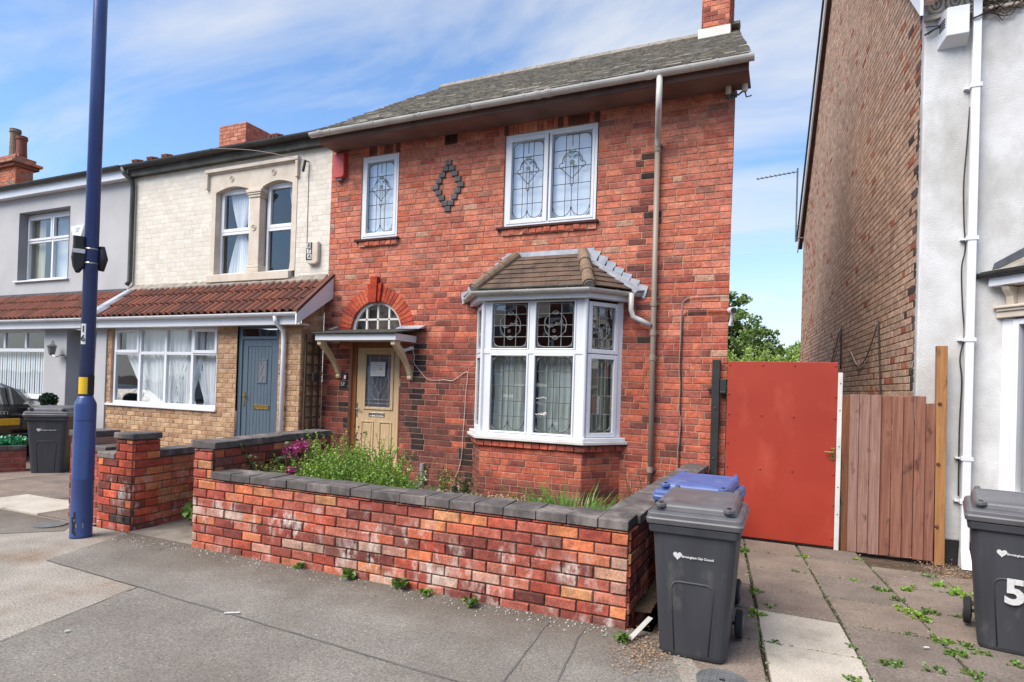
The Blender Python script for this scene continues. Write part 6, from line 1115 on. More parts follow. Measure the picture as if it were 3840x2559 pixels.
# ============================================================ WHEELIE BINS
def rrect(x0, x1, y0, y1, r, n=4):
    pts = []
    for cx, cy, a0 in ((x1 - r, y1 - r, 0), (x0 + r, y1 - r, 90), (x0 + r, y0 + r, 180), (x1 - r, y0 + r, 270)):
        for k in range(n + 1): a = math.radians(a0 + 90 * k / n); pts.append((cx + r * math.cos(a), cy + r * math.sin(a)))
    return pts
def loft(mb, rings, caps=True):
    n = len(rings[0]); vs = [p for r in rings for p in r]; fs = [(i * n + k, i * n + (k + 1) % n, (i + 1) * n + (k + 1) % n, (i + 1) * n + k) for i in range(len(rings) - 1) for k in range(n)]
    if caps: fs += [tuple(range(n))[::-1], tuple(range((len(rings) - 1) * n, len(rings) * n))]
    mb.add(vs, fs); return mb
def make_bin(loc, rz, lid, label, scale=1.0, number=None, logo=True, body='bin_grey'):
    """front face towards local -y, hinge and wheels at +y"""
    t = thing('wheelie_bin', loc, label, 'bin', 'wheelie bins'); t.rotation_euler = (0, 0, rz); t.scale = (scale,) * 3
    K = lambda nme, mb, mat, par=t, bev=0, sm=False, rc=True: link(nme, mb.mesh(nme, MT[mat], sm, rc), par, bev, local=True)
    mb = MB(); loft(mb, [[(x, y, z) for x, y in rrect(*c, .05)] for z, c in ((.0, (-.185, .185, -.235, .20)), (.025, (-.19, .19, -.242, .205)), (.40, (-.214, .214, -.268, .26)), (.745, (-.236, .236, -.292, .30)))]); K('body', mb, body, bev=.006)
    mb = MB(); loft(mb, [[(x, y, z) for x, y in rrect(*c, .03)] for z, c in ((.725, (-.252, .252, -.308, .31)), (.772, (-.258, .258, -.314, .316)))]); K('rim', mb, body, bev=.006)
    mb = MB(); loft(mb, [[(x, y, z) for x, y in rrect(*c, .03)] for z, c in ((.776, (-.266, .266, -.322, .322)), (.806, (-.272, .272, -.330, .326)), (.812, (-.266, .266, -.324, .324)), (.838, (-.262, .262, -.322, .322)), (.850, (-.248, .248, -.30, .312)))]); lo = K('lid', mb, lid, bev=.005)
    mb = MB(); loft(mb, [[(x, y, z + .03 * (y + .25)) for x, y in rrect(*c, .06)] for z, c in ((.846, (-.232, .232, -.285, .28)), (.885, (-.224, .224, -.275, .27)), (.899, (-.205, .205, -.25, .25)), (.893, (-.185, .185, -.215, .22)))]); K('lid_top', mb, lid, lo, .008)
    for x in (-.19, .19):
        g = MB(); loft(g, [[(x + a * .03, -.262 + b_ * .05, z) for a, b_ in ((-1, -.6), (0, -1), (1, -.6), (1, .8), (-1, .8))] for z in (.868, .892 + .004)]); K('lid_grip', g, lid, lo, .008)
        h = MB(); h.quad(*[(x + a * .013, -.262 + b_ * .03, .8975) for a, b_ in ((-.7, -1), (.7, -1), (1, 0), (.7, 1), (-.7, 1), (-1, 0))]); K('grip_hole', h, 'print_black', lo, rc=False)
        h = MB(); h.tube([(x, .27, .87), (x, .335, .90), (x, .375, .86)], [.018, .02, .018], 8); K('hinge', h, lid, lo, sm=True)
        w = MB(); xx = math.copysign(.232, x); w.tube([(xx - .022, .225, .088), (xx - .017, .225, .088), (xx + .017, .225, .088), (xx + .022, .225, .088)], [.078, .088, .088, .078], 22); wo_ = K('wheel', w, 'rubber')
        hb = MB(); hb.tube([(xx - .026, .225, .088), (xx + .026, .225, .088)], .05, 14); K('hub', hb, 'bin_lid', wo_)
    h = MB(); h.tube([(-.19, .30, .80), (-.19, .385, .835), (.19, .385, .835), (.19, .30, .80)], .016, 8); K('handle', h, body, sm=True)
    ax = MB(); ax.tube([(-.23, .225, .088), (.23, .225, .088)], .012, 8); K('axle', ax, 'iron')
    FNp = Pl((0, 0, 0), (1, 0, 0), (0, -1, 0)); yy = lambda z: .237 + .0737 * z + .0015 * (z > .4)
    rr = MB(); out = [(-.095, .03), (-.118, .40)] + [(-.078 - .040 * math.cos(a * math.pi / 8), .40 + .045 * math.sin(a * math.pi / 8)) for a in range(1, 5)] + [(.078 + .040 * math.sin(a * math.pi / 8), .40 + .045 * math.cos(a * math.pi / 8)) for a in range(0, 5)] + [(.095, .03)]
    rr.tube([(u, -yy(v) + .002, v) for u, v in out], .007, 6); K('panel_moulding', rr, body, sm=True)
    if logo:
        hm = MB(); hx, hz, k = -.085, .60, .024
        hp = [(math.sin(a) ** 3 * k, (13 * math.cos(a) - 5 * math.cos(2 * a) - 2 * math.cos(3 * a) - math.cos(4 * a)) / 15 * k) for a in [i * math.pi / 12 for i in range(24)]]
        hm.add([(hx, -yy(hz) - .003, hz)] + [(hx + u * 1.05, -yy(hz) - .003, hz + v) for u, v in hp], [(0, 1 + i, 1 + (i + 1) % 24) for i in range(24)]); K('council_heart', hm, 'print_white', rc=False)
        place_text('Birmingham City Council', .0175, MT['print_white'], 'council_name', FNp, .028, .597, yy(.60) + .004, t, bold=.0006, local=True)
    if number: place_text(number, .20, MT['print_white'], 'bin_number', FNp, .03, .37, yy(.42) + .008, t, bold=.008, local=True)
    return t
make_bin((-.478, 4.07, .005), .0, 'bin_lid', 'dark grey wheelie bin with grey lid at the right end of the low wall', 1.03)
make_bin((-.565, 4.84, -.015), -.06, 'bin_blue', 'wheelie bin with blue lid behind the grey bin at the wall end', 1.06, logo=False)
make_bin((1.45, 5.20, -.02), -.2, 'bin_lid', 'dark grey wheelie bin numbered 55 in front of the white house', 1.08, number='55')
make_bin((-10.80, 6.08, .0), .72, 'bin_lid', 'dark grey wheelie bin beside the flower planter left of the lamp column', 1.16)
MB().hexa([(-.885, 3.92, .012), (-.85, 3.90, .012), (-.76, 4.10, .10), (-.795, 4.12, .10), (-.885, 3.92, .018), (-.85, 3.90, .018), (-.76, 4.10, .106), (-.795, 4.12, .106)]).build('timber_offcut', MT['timber_scrap'], label='pale timber offcut leaning between the wall and the grey bin', cat='offcut')
# ============================================================ LAMP COLUMN
LX, LY = -6.27, 3.80
lp = thing('lamp_column', (LX, LY, 0), 'tall dark blue street lamp column at the edge of the pavement', 'lamp post')
MB().lathe([(.098, 0), (.095, .02), (.094, .55), (.0965, .56), (.0965, .58), (.0935, .59), (.0935, 1.29), (.089, 1.315), (.068, 1.36), (.0635, 1.38)], (LX, LY, 0), 28).build('base', MT['lamp_blue'], lp, smooth=True)
MB().lathe([(.063, 1.37), (.060, 5.2), (.050, 8.2)], (LX, LY, 0), 24).build('shaft', MT['lamp_blue'], lp, smooth=True)
MB().tube([(LX, LY, 8.1), (LX, LY - .05, 8.35), (LX, LY - .3, 8.5), (LX, LY - .9, 8.55)], .045, 10).build('bracket_arm', MT['lamp_blue'], lp, smooth=True); MB().box(LX - .13, LX + .13, LY - 1.5, LY - .85, 8.5, 8.6).build('lantern', MT['iron'], lp, bevel=.03)
def wrap(r, a0, a1, z0, z1, mat, name, par, n=8):
    mb = MB(); 
    for i in range(n):
        A, B = math.radians(a0 + (a1 - a0) * i / n), math.radians(a0 + (a1 - a0) * (i + 1) / n); mb.quad((LX + r * math.cos(A), LY + r * math.sin(A), z0), (LX + r * math.cos(B), LY + r * math.sin(B), z0), (LX + r * math.cos(B), LY + r * math.sin(B), z1), (LX + r * math.cos(A), LY + r * math.sin(A), z1))
    return mb.build(name, MT[mat], par)
CA = math.degrees(math.atan2(-LY, -LX))                    # direction towards the street viewer
wrap(.0645, CA - 62, CA - 18, 1.885, 2.085, 'print_white', 'number_sticker', lp)
for i, c_ in enumerate('16'):
    a = math.radians(CA - 40); nn = Vector((math.cos(a), math.sin(a), 0)); uu = Vector((-nn.y, nn.x, 0)); place_text(c_, .085, MT['print_black'], 'numeral', Pl((LX, LY, 0), uu, nn), 0, 2.03 - i * .09, .066, lp, bold=.002)
wrap(.0655, CA - 75, CA + 8, 1.40, 1.565, 'print_yellow', 'yellow_sticker', lp, 12); wrap(.0653, CA + 8.5, CA + 95, 1.395, 1.58, 'print_black', 'black_sticker', lp, 12)
[wrap(.0955 + .0004 * i, CA - 55 + a, CA - 55 + a + w_, z_, z_ + h_, m_, 'scuffed_paint', lp, 3) for i, (a, w_, z_, h_, m_) in enumerate(((4, 18, .05, .12, 'print_black'), (12, 12, .10, .16, 'print_black'), (0, 10, .16, .05, 'print_black'), (26, 7, .11, .03, 'cable_grey'), (60, 6, .10, .05, 'cable_grey'), (20, 6, .03, .04, 'print_black'), (16, 5, .17, .02, 'cable_grey')))]
m2 = MB(); a0 = CA - 30
for s0, s1, zz in ((a0, a0 + 75, None),): m2.tube([(LX + .0945 * math.cos(math.radians(a)), LY + .0945 * math.sin(math.radians(a)), 1.15) for a in range(int(CA - 45), int(CA + 55), 8)], .004, 5)
m2.build('door_edge', MT['lamp_blue'], lp)
for z in (2.68, 2.82):
    MB().tube([(LX + .064 * math.cos(math.radians(a)), LY + .064 * math.sin(math.radians(a)), z) for a in range(0, 361, 15)], .008, 6).build('strap', MT['chrome'], lp)
uL = Vector((-math.sin(math.radians(CA)), math.cos(math.radians(CA)), 0)) * -1
kb = thing('strapped_box', (LX, LY, 2.75), 'black plastic covered box strapped to the lamp column', 'box')
cL = Vector((LX, LY, 0)) + uL * .10; cR = Vector((LX, LY, 0)) - uL * .066
mb = MB(); loft(mb, [[tuple(cL + uL * x + uL.cross(Zv) * y + Zv * z) for x, y in rrect(-.065 + k * .6, .06 - k * .4, -.055, .055, .022, 3)] for z, k in ((2.585, .09), (2.64, .03), (2.72, .0), (2.80, .02), (2.86, .03), (2.93, .025))]); mb.build('bag', MT['print_black'], kb, bevel=.01)
mb = MB(); mb.tube([cR - uL * .02 + Zv * 2.62, cR - uL * .03 + Zv * 2.74, cR - uL * .02 + Zv * 2.86], [.025, .045, .025], 12); mb.build('cover', MT['black_metal'], kb, smooth=True)
nL = Vector((math.cos(math.radians(CA)), math.sin(math.radians(CA)), 0)); MB().hexa([cL + uL * x + nL * y + Zv * z for z in (2.765, 2.805) for x, y in ((-.05, .056), (.05, .056), (.05, .060), (-.05, .060))]).build('white_tag', MT['print_white'], kb)
# ============================================================ CARS
def make_car(loc, rz, paint, label, plate=True):
    """rear bumper at local x=0, nose at +x, centre line y=0"""
    t = thing('parked_car', loc, label, 'car', 'parked cars'); t.rotation_euler = (0, 0, rz); K = lambda nme, mb, mat, par=t, bev=0, sm=False: link(nme, mb.mesh(nme, MT[mat], sm), par, bev, local=True)
    st = [(.0, .58, .42, .66, .70, .58), (.03, .66, .36, .80, .78, .62), (.10, .74, .30, .84, .95, .66), (.35, .80, .26, .86, 1.0, .74), (.8, .83, .24, .88, .99, .84), (2.0, .84, .24, .89, .97, .87), (2.9, .84, .24, .88, .94, .86), (3.5, .82, .26, .86, .86, .80), (4.0, .72, .30, .80, .74, .66), (4.2, .56, .38, .68, .60, .50)]
    rings = []
    for x, wb, zb, ws, zt, wt in st:
        h = [(0, zb), (wb * .6, zb), (wb, zb + .05), (ws, (zb + zt) / 2), (ws * .985, zt - .08), (wt, zt), (0, zt + .02)]; rings.append([(x, y, z) for y, z in h] + [(x, -y, z) for y, z in h[-2:0:-1]])
    mb = MB(); loft(mb, rings); body = K('body', mb, paint, sm=True)
    gs_ = [(.12, .66, .96, .60), (.62, .72, 1.30, .56), (1.0, .74, 1.37, .57), (1.9, .75, 1.38, .58), (2.35, .75, 1.30, .57), (3.02, .72, .95, .62)]; rg = []
    for x, w0, z, w1 in gs_: rg.append([(x, -w0 - .06, .93), (x, -w1 - .02, z - .06), (x, -w1 + .1, z), (x, w1 - .1, z), (x, w1 + .02, z - .06), (x, w0 + .06, .93)])
    mb = MB(); loft(mb, rg); K('cabin', mb, paint, sm=False, bev=.02)
    mb = MB(); mb.quad((.165, -.60, 1.0), (.165, .60, 1.0), (.60, .50, 1.275), (.60, -.50, 1.275)); mb.v = [(x - .02, y, z + .02) for x, y, z in mb.v]; K('rear_window', mb, 'glass_dark')
    mb = MB(); mb.quad((2.40, -.50, 1.30), (2.40, .50, 1.30), (2.98, .60, .99), (2.98, -.60, .99)); mb.v = [(x + .02, y, z + .02) for x, y, z in mb.v]; K('windscreen', mb, 'glass_dark')
    for s in (-1, 1):
        for a, b in ((.55, 1.45), (1.52, 2.75)):
            mb = MB(); z1 = lambda x: 1.0 + .27 * min(1, (x - .25) / .5) if x < .75 else (1.27 if x < 2.2 else 1.27 - .30 * (x - 2.2) / .7); mb.quad((a, s * .815, .98), (b, s * .815, .98), (b - (.12 if b > 2 else 0), s * .66, z1(b - .12) if b > 2 else 1.275), (a + .1, s * .66, z1(a + .2))); K('side_window', mb, 'glass_dark')
        for x in (.78, 3.32):
            w = MB(); w.tube([(x, s * .70, .30), (x, s * .86, .30)], .30, 24); wo_ = K('wheel', w, 'rubber'); r = MB(); r.tube([(x, s * .855, .30), (x, s * .872, .30)], .205, 20); ro_ = K('rim', r, 'iron', wo_)
            for k in range(10): a = k * math.pi / 5; sp_ = MB(); sp_.tube([(x, s * .876, .30), (x + .19 * math.cos(a), s * .876, .30 + .19 * math.sin(a))], .016, 5); K('spoke', sp_, 'chrome', wo_)
        tl = MB(); loft(tl, [[(-.0 + .012 * i, s * y, z) for y, z in ((.54, .80), (.80, .78), (.835, .84), (.80, .93), (.56, .945))] for i in (0, 5)]); tl.v = [(x + (.02 if abs(y) < .7 else .09) + .03 * (z > .9), y, z) for x, y, z in tl.v]; K('tail_light', tl, 'tail_red', bev=.01)
    mb = MB(); mb.box(-.03, .06, -.66, .66, .34, .52); K('bumper', mb, paint, bev=.03)
    if plate: mb = MB(); mb.box(-.006, .03, -.27, .27, .66, .775); K('number_plate', mb, 'plate_yellow', bev=.004)
    if paint == 'car_black':
        for i in range(4): mb = MB(); mb.tube([(.055, -.075 + i * .05 + .035 * math.cos(a * math.pi / 8), .865 + .035 * math.sin(a * math.pi / 8)) for a in range(17)], .006, 6); K('emblem_ring', mb, 'chrome')
    return t
make_car((-12.30, 6.08, 0), math.pi, 'car_black', 'black hatchback parked outside the grey house, its tail showing')
make_car((-8.6, -2.1, -.13), 0, 'car_silver', 'silver car parked across the street, seen in the bay window reflection', False)
make_car((-19.5, -2.0, -.13), 0, 'car_white', 'white car parked across the street, seen in the porch window reflection', False)
# ============================================================ STREET OPPOSITE (shows in the window glass)
def opp_house(x, label, first=[None]):
    if first[0] is None:
        t = thing('opposite_house', (x, -12.5, 0), label, 'house', 'opposite terrace'); O = Pl((0, 0, 0), (-1, 0, 0), (0, 1, 0)); K = lambda nme, mb, mat, par=t, bev=0: link(nme, mb.mesh(nme, MT[mat]), par, bev, local=True)
        mb = MB(); mb.box(-3, 3, -8, 0, 0, 5.6); w = K('wall', mb, 'clay_tile_red'); mb = MB(); mb.prism([(-3, .3, 5.5), (-3, -8.3, 5.5), (-3, -4, 8.0)], (6, 0, 0)); K('roof', mb, 'slate')
        for u0, u1, z0, z1 in ((-2.4, -.4, .8, 2.3), (-2.4, -.8, 3.5, 4.9), (.8, 2.2, 3.5, 4.9)):
            mb = MB(); frame_box(mb, O, u0, u1, z0, z1, .1, 0, .08); mb.pbox(O, (u0 + u1) / 2 - .05, (u0 + u1) / 2 + .05, z0 + .1, z1 - .1, 0, .075); f = K('window', mb, 'upvc'); mb = MB(); mb.pbox(O, u0 + .1, u1 - .1, z0 + .1, z1 - .1, .005, .03); K('pane', mb, 'corner_glass', f)
        mb = MB(); mb.pbox(O, .7, 2.0, 0, 2.5, 0, .08); d = K('door', mb, 'upvc'); mb = MB(); mb.quad(*[O.pt(a, b, .085) for a, b in arc(1.35, 1.5, .17, 0, 350, 16, .4)]); K('oval_light', mb, 'corner_glass', d)
        first[0] = t; return t
    c = copy_tree(first[0]); c.location.x = x; c['label'] = label; return c
for i, x in enumerate((-2.5, -8.5, -14.5, -20.5, -26.5, -32.5, 3.5)): opp_house(x, ('brick terraced house opposite, seen only in the window reflections, %s along the row' % ('first', 'second', 'third', 'fourth', 'fifth', 'sixth', 'behind the viewer')[i]))
# ============================================================ PLANTS
def plant(name, loc, label, cat, group=None): return thing(name, loc, label, cat, group)
def stems_and_leaves(t, n, h, spread, mleaf, mstem, lsize, per, q, lean=.25, bare=.25, flowers=None, shape=2.4):
    sm, lm, fm = MB(), MB(), MB(); o = t.location
    for i in range(n):
        a, r = q.uniform(0, 6.28), spread * math.sqrt(q.random()); b = Vector((o.x + r * math.cos(a), o.y + r * math.sin(a), o.z)); hh = h * q.uniform(.55, 1.05) * (1 - .35 * r / max(spread, .01)); d = Vector((q.gauss(0, lean), q.gauss(0, lean), 1)) * hh; bend = Vector((q.gauss(0, .06), q.gauss(0, .06), 0)) * hh
        pts = [b + d * s + bend * s * s * 2 for s in (0, .33, .66, 1)]; sm.tube(pts, [.006, .005, .004, .002], 4, False)
        for k in range(per):
            s = bare + (1 - bare) * (k + q.random()) / per; p = b + d * s + bend * s * s * 2; an = q.uniform(0, 6.28); leaf(lm, p, Vector((math.cos(an), math.sin(an), q.uniform(-.1, .7))), lsize * q.uniform(.6, 1.25) * (1.15 - .5 * s), q, shape)
        if flowers and q.random() < flowers[1]:
            for k in range(flowers[2]): leaf(fm, pts[-1] + Vector((q.gauss(0, flowers[3]), q.gauss(0, flowers[3]), q.gauss(0, flowers[3] * .7))), Vector((q.uniform(-1, 1), q.uniform(-1, 1), q.uniform(0, 1))), flowers[4], q, 1.7)
    sm.build('stems', MT[mstem], t); lm.build('foliage', MT[mleaf], t)
    if fm.v: fm.build('flowers', MT[flowers[0]], t)
q = random.Random(77)
bank = [(-4.62, 4.62, .66), (-4.30, 4.58, .66), (-4.45, 5.0, .84), (-4.10, 4.86, .86), (-3.98, 4.56, .66), (-3.80, 4.90, .80), (-3.66, 4.58, .62), (-4.30, 5.35, .88), (-4.62, 5.30, .84), (-3.95, 5.30, .86), (-3.50, 4.80, .62), (-4.15, 5.75, .86), (-4.5, 5.8, .84), (-3.72, 5.25, .72), (-4.78, 5.7, .80), (-3.38, 4.6, .5)]
ORD = ('first second third fourth fifth sixth seventh eighth ninth tenth eleventh twelfth thirteenth fourteenth fifteenth sixteenth seventeenth eighteenth nineteenth twentieth twenty-first twenty-second twenty-third twenty-fourth twenty-fifth twenty-sixth twenty-seventh twenty-eighth twenty-ninth thirtieth thirty-first thirty-second thirty-third thirty-fourth thirty-fifth'.split())
bank.sort(key=lambda p: p[0] / p[1])
for i, (x, y, h) in enumerate(bank):
    t = plant('weed_clump', (x, y, .13), 'lime green bushy weed, %s from the left in the front garden bank' % ORD[i], 'weeds', 'lime green weeds in the front garden'); stems_and_leaves(t, 56, h * 1.15, .27, 'leaf_lime' if i % 4 else 'leaf_hedge', 'stem', .040, 54, q, .12, .08)
for i, (x, y, h) in enumerate(((-3.30, 4.72, .50), (-3.05, 4.70, .44), (-3.18, 5.1, .50), (-2.85, 4.8, .36), (-3.45, 5.3, .56))):
    t = plant('leafy_weed', (x, y, .13), 'mid green leafy weed, %s of five right of the lime green bank' % ORD[i], 'weeds', 'mid green weeds in the front garden'); stems_and_leaves(t, 40, h * 1.15, .2, 'leaf_green', 'stem', .055, 26, q, .3, .1, ('petal_white', .12, 6, .012, .016))
t = plant('red_valerian', (-4.66, 4.75, .13), 'pink flowered valerian leaning on the dividing wall', 'flowering plant'); stems_and_leaves(t, 34, .92, .20, 'leaf_dark', 'stem', .085, 16, q, .18, .1, ('petal_pink', .34, 110, .036, .021), 2.0)
t = plant('red_valerian', (-4.72, 4.45, .13), 'small dark pink flower by the left end of the low wall', 'flowering plant'); stems_and_leaves(t, 7, .58, .07, 'leaf_grey', 'stem', .04, 14, q, .2, .2, ('petal_pink', .6, 50, .026, .018))
for i, (x, y, h, lab) in enumerate(((-4.55, 5.75, .95, 'tallest of the three dry dock stems in front of the oak door'), (-4.9, 5.9, .88, 'dry dock stems at the left edge of the oak door'), (-4.35, 5.85, .70, 'short dry dock stems before the right door edge'))):
    t = plant('seed_stems', (x, y, .13), lab, 'dry plant'); sm, lm = MB(), MB()
    for k in range(5):
        b = Vector((x + q.gauss(0, .03), y + q.gauss(0, .03), .13)); d = Vector((q.gauss(0, .10), q.gauss(0, .08), 1)) * h * q.uniform(.8, 1.02); sm.tube([b, b + d * .5, b + d], [.005, .004, .002], 4, False)
        for s in range(9): s_ = .5 + .5 * q.random(); p = b + d * s_; e_ = p + Vector((q.gauss(0, .035), q.gauss(0, .035), .07)); sm.tube([p, e_], .002, 3, False); leaf(lm, e_, Vector((q.gauss(0, .3), q.gauss(0, .3), 1)), .03, q, 2.2)
    sm.build('stems', MT['stem_dry'], t); lm.build('seed_heads', MT['stem_dry'], t)
t = plant('grass_tuft', (-1.75, 5.3, .1), 'dense tuft of long green grass right of the bay window foot', 'grass'); lm = MB()
for k in range(900):
    a, r = q.uniform(0, 6.28), .42 * math.sqrt(q.random()); b = Vector((-1.75 + r * math.cos(a) * 1.0, 5.3 + r * math.sin(a), .12)); d = Vector((math.cos(a) * q.uniform(.1, .9), math.sin(a) * q.uniform(.1, .9), q.uniform(.8, 1.3))) * q.uniform(.28, .52); s = Vector((-math.sin(a), math.cos(a), 0)) * .006; tip = b + d + Vector((math.cos(a), math.sin(a), -.5)) * .10; lm.add([b - s, b + s, b + d * .7 + s, tip, b + d * .7 - s], [(0, 1, 2, 3, 4)])
lm.build('blades', MT['leaf_green'], t)
for i, (x, y, h, m_) in enumerate(((-1.55, 6.2, .35, 'leaf_green'), (-1.45, 5.6, .30, 'leaf_green'), (-2.55, 5.9, .26, 'leaf_grey'), (-1.7, 5.3, .24, 'leaf_lime'), (-1.35, 6.6, .3, 'leaf_green'))):
    t = plant('low_weed', (x, y, .12), 'broad-leaved low weed, %s of five around the long grass by the bay' % ORD[i], 'weeds', 'broad-leaved weeds near the bay'); stems_and_leaves(t, 16, h, .16, m_, 'stem', .06, 12, q, .4, .2, ('petal_white', .1, 6, .01, .015), 1.7)
t = plant('seed_stems', (-1.40, 6.35, .13), 'tall dry seed stems before the downpipe', 'dry plant'); stems_and_leaves(t, 14, .82, .14, 'leaf_grey', 'stem_dry', .022, 20, q, .12, .45)
t = plant('seed_stems', (-4.15, 7.2, .13), 'yellowing weed stems at the wall foot left of the bay', 'dry plant'); stems_and_leaves(t, 12, .48, .08, 'leaf_hedge', 'stem_dry', .03, 16, q, .1, .3)
t = plant('low_weed', (-3.85, 7.05, .13), 'dark weed in the corner left of the bay', 'weeds'); stems_and_leaves(t, 16, .42, .12, 'leaf_dark', 'stem', .05, 14, q, .25, .15)
gcm = MB()
for _ in range(2600):
    x, y = q.uniform(-4.8, -1.1), q.uniform(4.4, 7.1)
    if math.sin(x * 2.7 + 1) * math.cos(y * 2.1) + q.uniform(-.5, .5) < -.1: continue
    leaf(gcm, Vector((x, y, .16 + .04 * math.sin(x * 3.1 + y))), Vector((q.uniform(-1, 1), q.uniform(-1, 1), q.uniform(.1, .8))), q.uniform(.02, .05), q, 2)
gcm.build('ground_cover', MT['leaf_green'], label='low green ground cover on the front garden earth', cat='ground cover', kind='stuff')
lit = MB()
for _ in range(900): leaf(lit, Vector((q.uniform(-4.2, -2.6), q.uniform(6.2, 7.2), .19 + q.uniform(0, .02))), Vector((q.uniform(-1, 1), q.uniform(-1, 1), q.uniform(-.1, .3))), q.uniform(.02, .05), q, 2)
lit.build('dead_leaves', MT['dead_leaf'], label='brown dead leaves and twigs on the garden earth by the bay', cat='dead leaves', kind='stuff')
# ivy bush in the neighbour's entrance
t = plant('ground_ivy', (-5.62, 4.95, 0), 'green leafy bush filling the gap between the gate pier and the garden wall', 'bush'); lm = MB(); sm = MB()
for cx, cy, cz, rx, rz, n in ((-5.66, 4.75, .14, .26, .16, 420), (-5.50, 4.95, .26, .24, .24, 420), (-5.75, 4.95, .16, .22, .15, 300), (-5.40, 4.85, .36, .12, .22, 260)): leaves(lm, (cx, cy, cz), (rx, .2, rz), n, .055, q, .6, shape=1.5)
for k in range(14): sm.tube([(-5.6 + q.gauss(0, .1), 4.95, 0), (-5.6 + q.gauss(0, .18), 4.9 + q.gauss(0, .1), q.uniform(.2, .5))], .006, 4)
sm.build('stems', MT['stem_dry'], t); lm.build('foliage', MT['leaf_green'], t)
t = plant('climbing_weed', (-5.68, 5.2, 0), 'thin dry climber on the orange brick wall behind the pier', 'dry plant'); stems_and_leaves(t, 8, .7, .06, 'leaf_hedge', 'stem_dry', .03, 10, q, .12, .4)
# seedlings on the pavement along the wall
for i, (x, y, s, where) in enumerate(((-3.71, 4.06, .8, 'leftmost, small seedling'), (-3.17, 4.03, 1.1, 'second seedling from the left'), (-2.69, 4.0, 1.25, 'tallest seedling'), (-2.43, 4.0, .8, 'fourth seedling from the left'), (-2.02, 3.96, 1.0, 'fifth seedling from the left'), (-.90, 3.86, .9, 'seedling by the bin'))):
    t = plant('seedling', (x, y, .005), where + ' growing from the tarmac at the foot of the low wall', 'weed', 'seedlings along the wall'); stems_and_leaves(t, 4, .09 * s, .03, 'leaf_green', 'stem', .055 * s, 5, q, .4, .4, None, 1.6)
# weeds in the slab joints
jw = sorted([(.20, 7.12, .9, 'lime'), (-.37, 7.0, 1.4, 'green'), (.60, 6.36, .8, 'lime'), (.80, 6.15, 1.2, 'green'), (.86, 5.9, 1.0, 'green'), (1.02, 6.32, 1.3, 'lime'), (1.25, 5.66, .7, 'grey'), (.88, 5.62, 1.4, 'lime'), (.96, 5.45, 1.4, 'lime'), (1.05, 5.66, 1.1, 'green'), (.99, 4.98, 1.2, 'lime'), (1.03, 4.75, 1.2, 'green'), (1.12, 4.95, 1.0, 'green'), (1.06, 4.45, .9, 'green'), (1.09, 4.25, 1.4, 'lime'), (.85, 4.38, 1.0, 'grey'), (.62, 4.36, 1.0, 'green'), (.43, 4.55, .7, 'grey'), (-.15, 4.9, 1.2, 'lime'), (-.18, 5.5, 1.0, 'green'), (-.06, 5.15, .8, 'grey'), (1.33, 6.6, 1.6, 'lime'), (1.43, 6.35, 1.7, 'lime'), (1.50, 6.1, 1.5, 'green'), (1.28, 6.95, 1.2, 'grey'), (-.02, 4.36, .7, 'grey'), (.13, 6.42, .6, 'grey'), (.72, 7.3, .7, 'lime'), (1.35, 4.72, 1.0, 'green'), (1.18, 4.85, .9, 'green'), (1.5, 4.72, 1.0, 'lime'), (.4, 4.0, .8, 'green'), (1.13, 3.95, 1.3, 'lime'), (.83, 5.05, .6, 'grey')], key=lambda p: -p[1])
for i, (x, y, s, c_) in enumerate(jw):
    t = plant('joint_weed', (x, y, gz(y) - .005), '%s weed in the driveway slab joints, %s away from the red gate' % ({'lime': 'bright lime', 'green': 'mid green', 'grey': 'grey green'}[c_], ORD[i]), 'weed', 'weeds in the driveway joints'); stems_and_leaves(t, 10, .034 * s, .055 * s, 'leaf_' + c_, 'stem', .028 * s, 6, q, .8, .2)
jm_ = MB()
for _ in range(1400):
    if q.random() < .5: x0 = q.choice((-.07, .495, 1.085)); y = q.uniform(3.2, 7.6); x = x0 + sk * (y - 4.02) + q.gauss(0, .008)
    else: y = q.choice((3.7, 4.36, 5.02, 5.69, 6.4, 7.08)) + q.gauss(0, .008); x = q.uniform(-.6, 1.6)
    leaf(jm_, Vector((x, y, gz(y) - .002)), Vector((q.uniform(-1, 1), q.uniform(-1, 1), q.uniform(0, .6))), q.uniform(.008, .022), q, 2.2)
jm_.build('joint_moss', MT['leaf_grey'], label='moss and grit in the joints of the driveway slabs', cat='moss', kind='stuff')
# manhole, toby cover, litter
mh = thing('manhole_cover', (-.28, 3.60, .012), 'round grey iron inspection cover at the foot of the grey bin', 'manhole cover'); MB().lathe([(.14, 0), (.14, .006), (.128, .007), (.127, .004), (0.001, .004)], (-.28, 3.60, .012), 24).build('plate', MT['iron'], mh); m2 = MB()
for i in range(-3, 4):
    w_ = math.sqrt(.12 ** 2 - (i * .034) ** 2); m2.box(-.28 - w_, -.28 + w_, 3.60 + i * .034 - .003, 3.60 + i * .034 + .003, .0165, .0195); m2.box(-.28 + i * .034 - .003, -.28 + i * .034 + .003, 3.60 - w_, 3.60 + w_, .0165, .0192)
m2.build('tread', MT['iron'], mh); MB().box(-.295, -.265, 3.59, 3.61, .0196, .0202).build('key_hole', MT['print_black'], mh)
mh = thing('water_cover', (-6.98, 3.92, .005), 'small oval iron cover in the pavement left of the lamp column', 'manhole cover'); MB().lathe([(.15, 0), (.15, .012), (.13, .014), (.001, .014)], (-6.98, 3.92, .004), 20).build('plate', MT['iron'], mh)
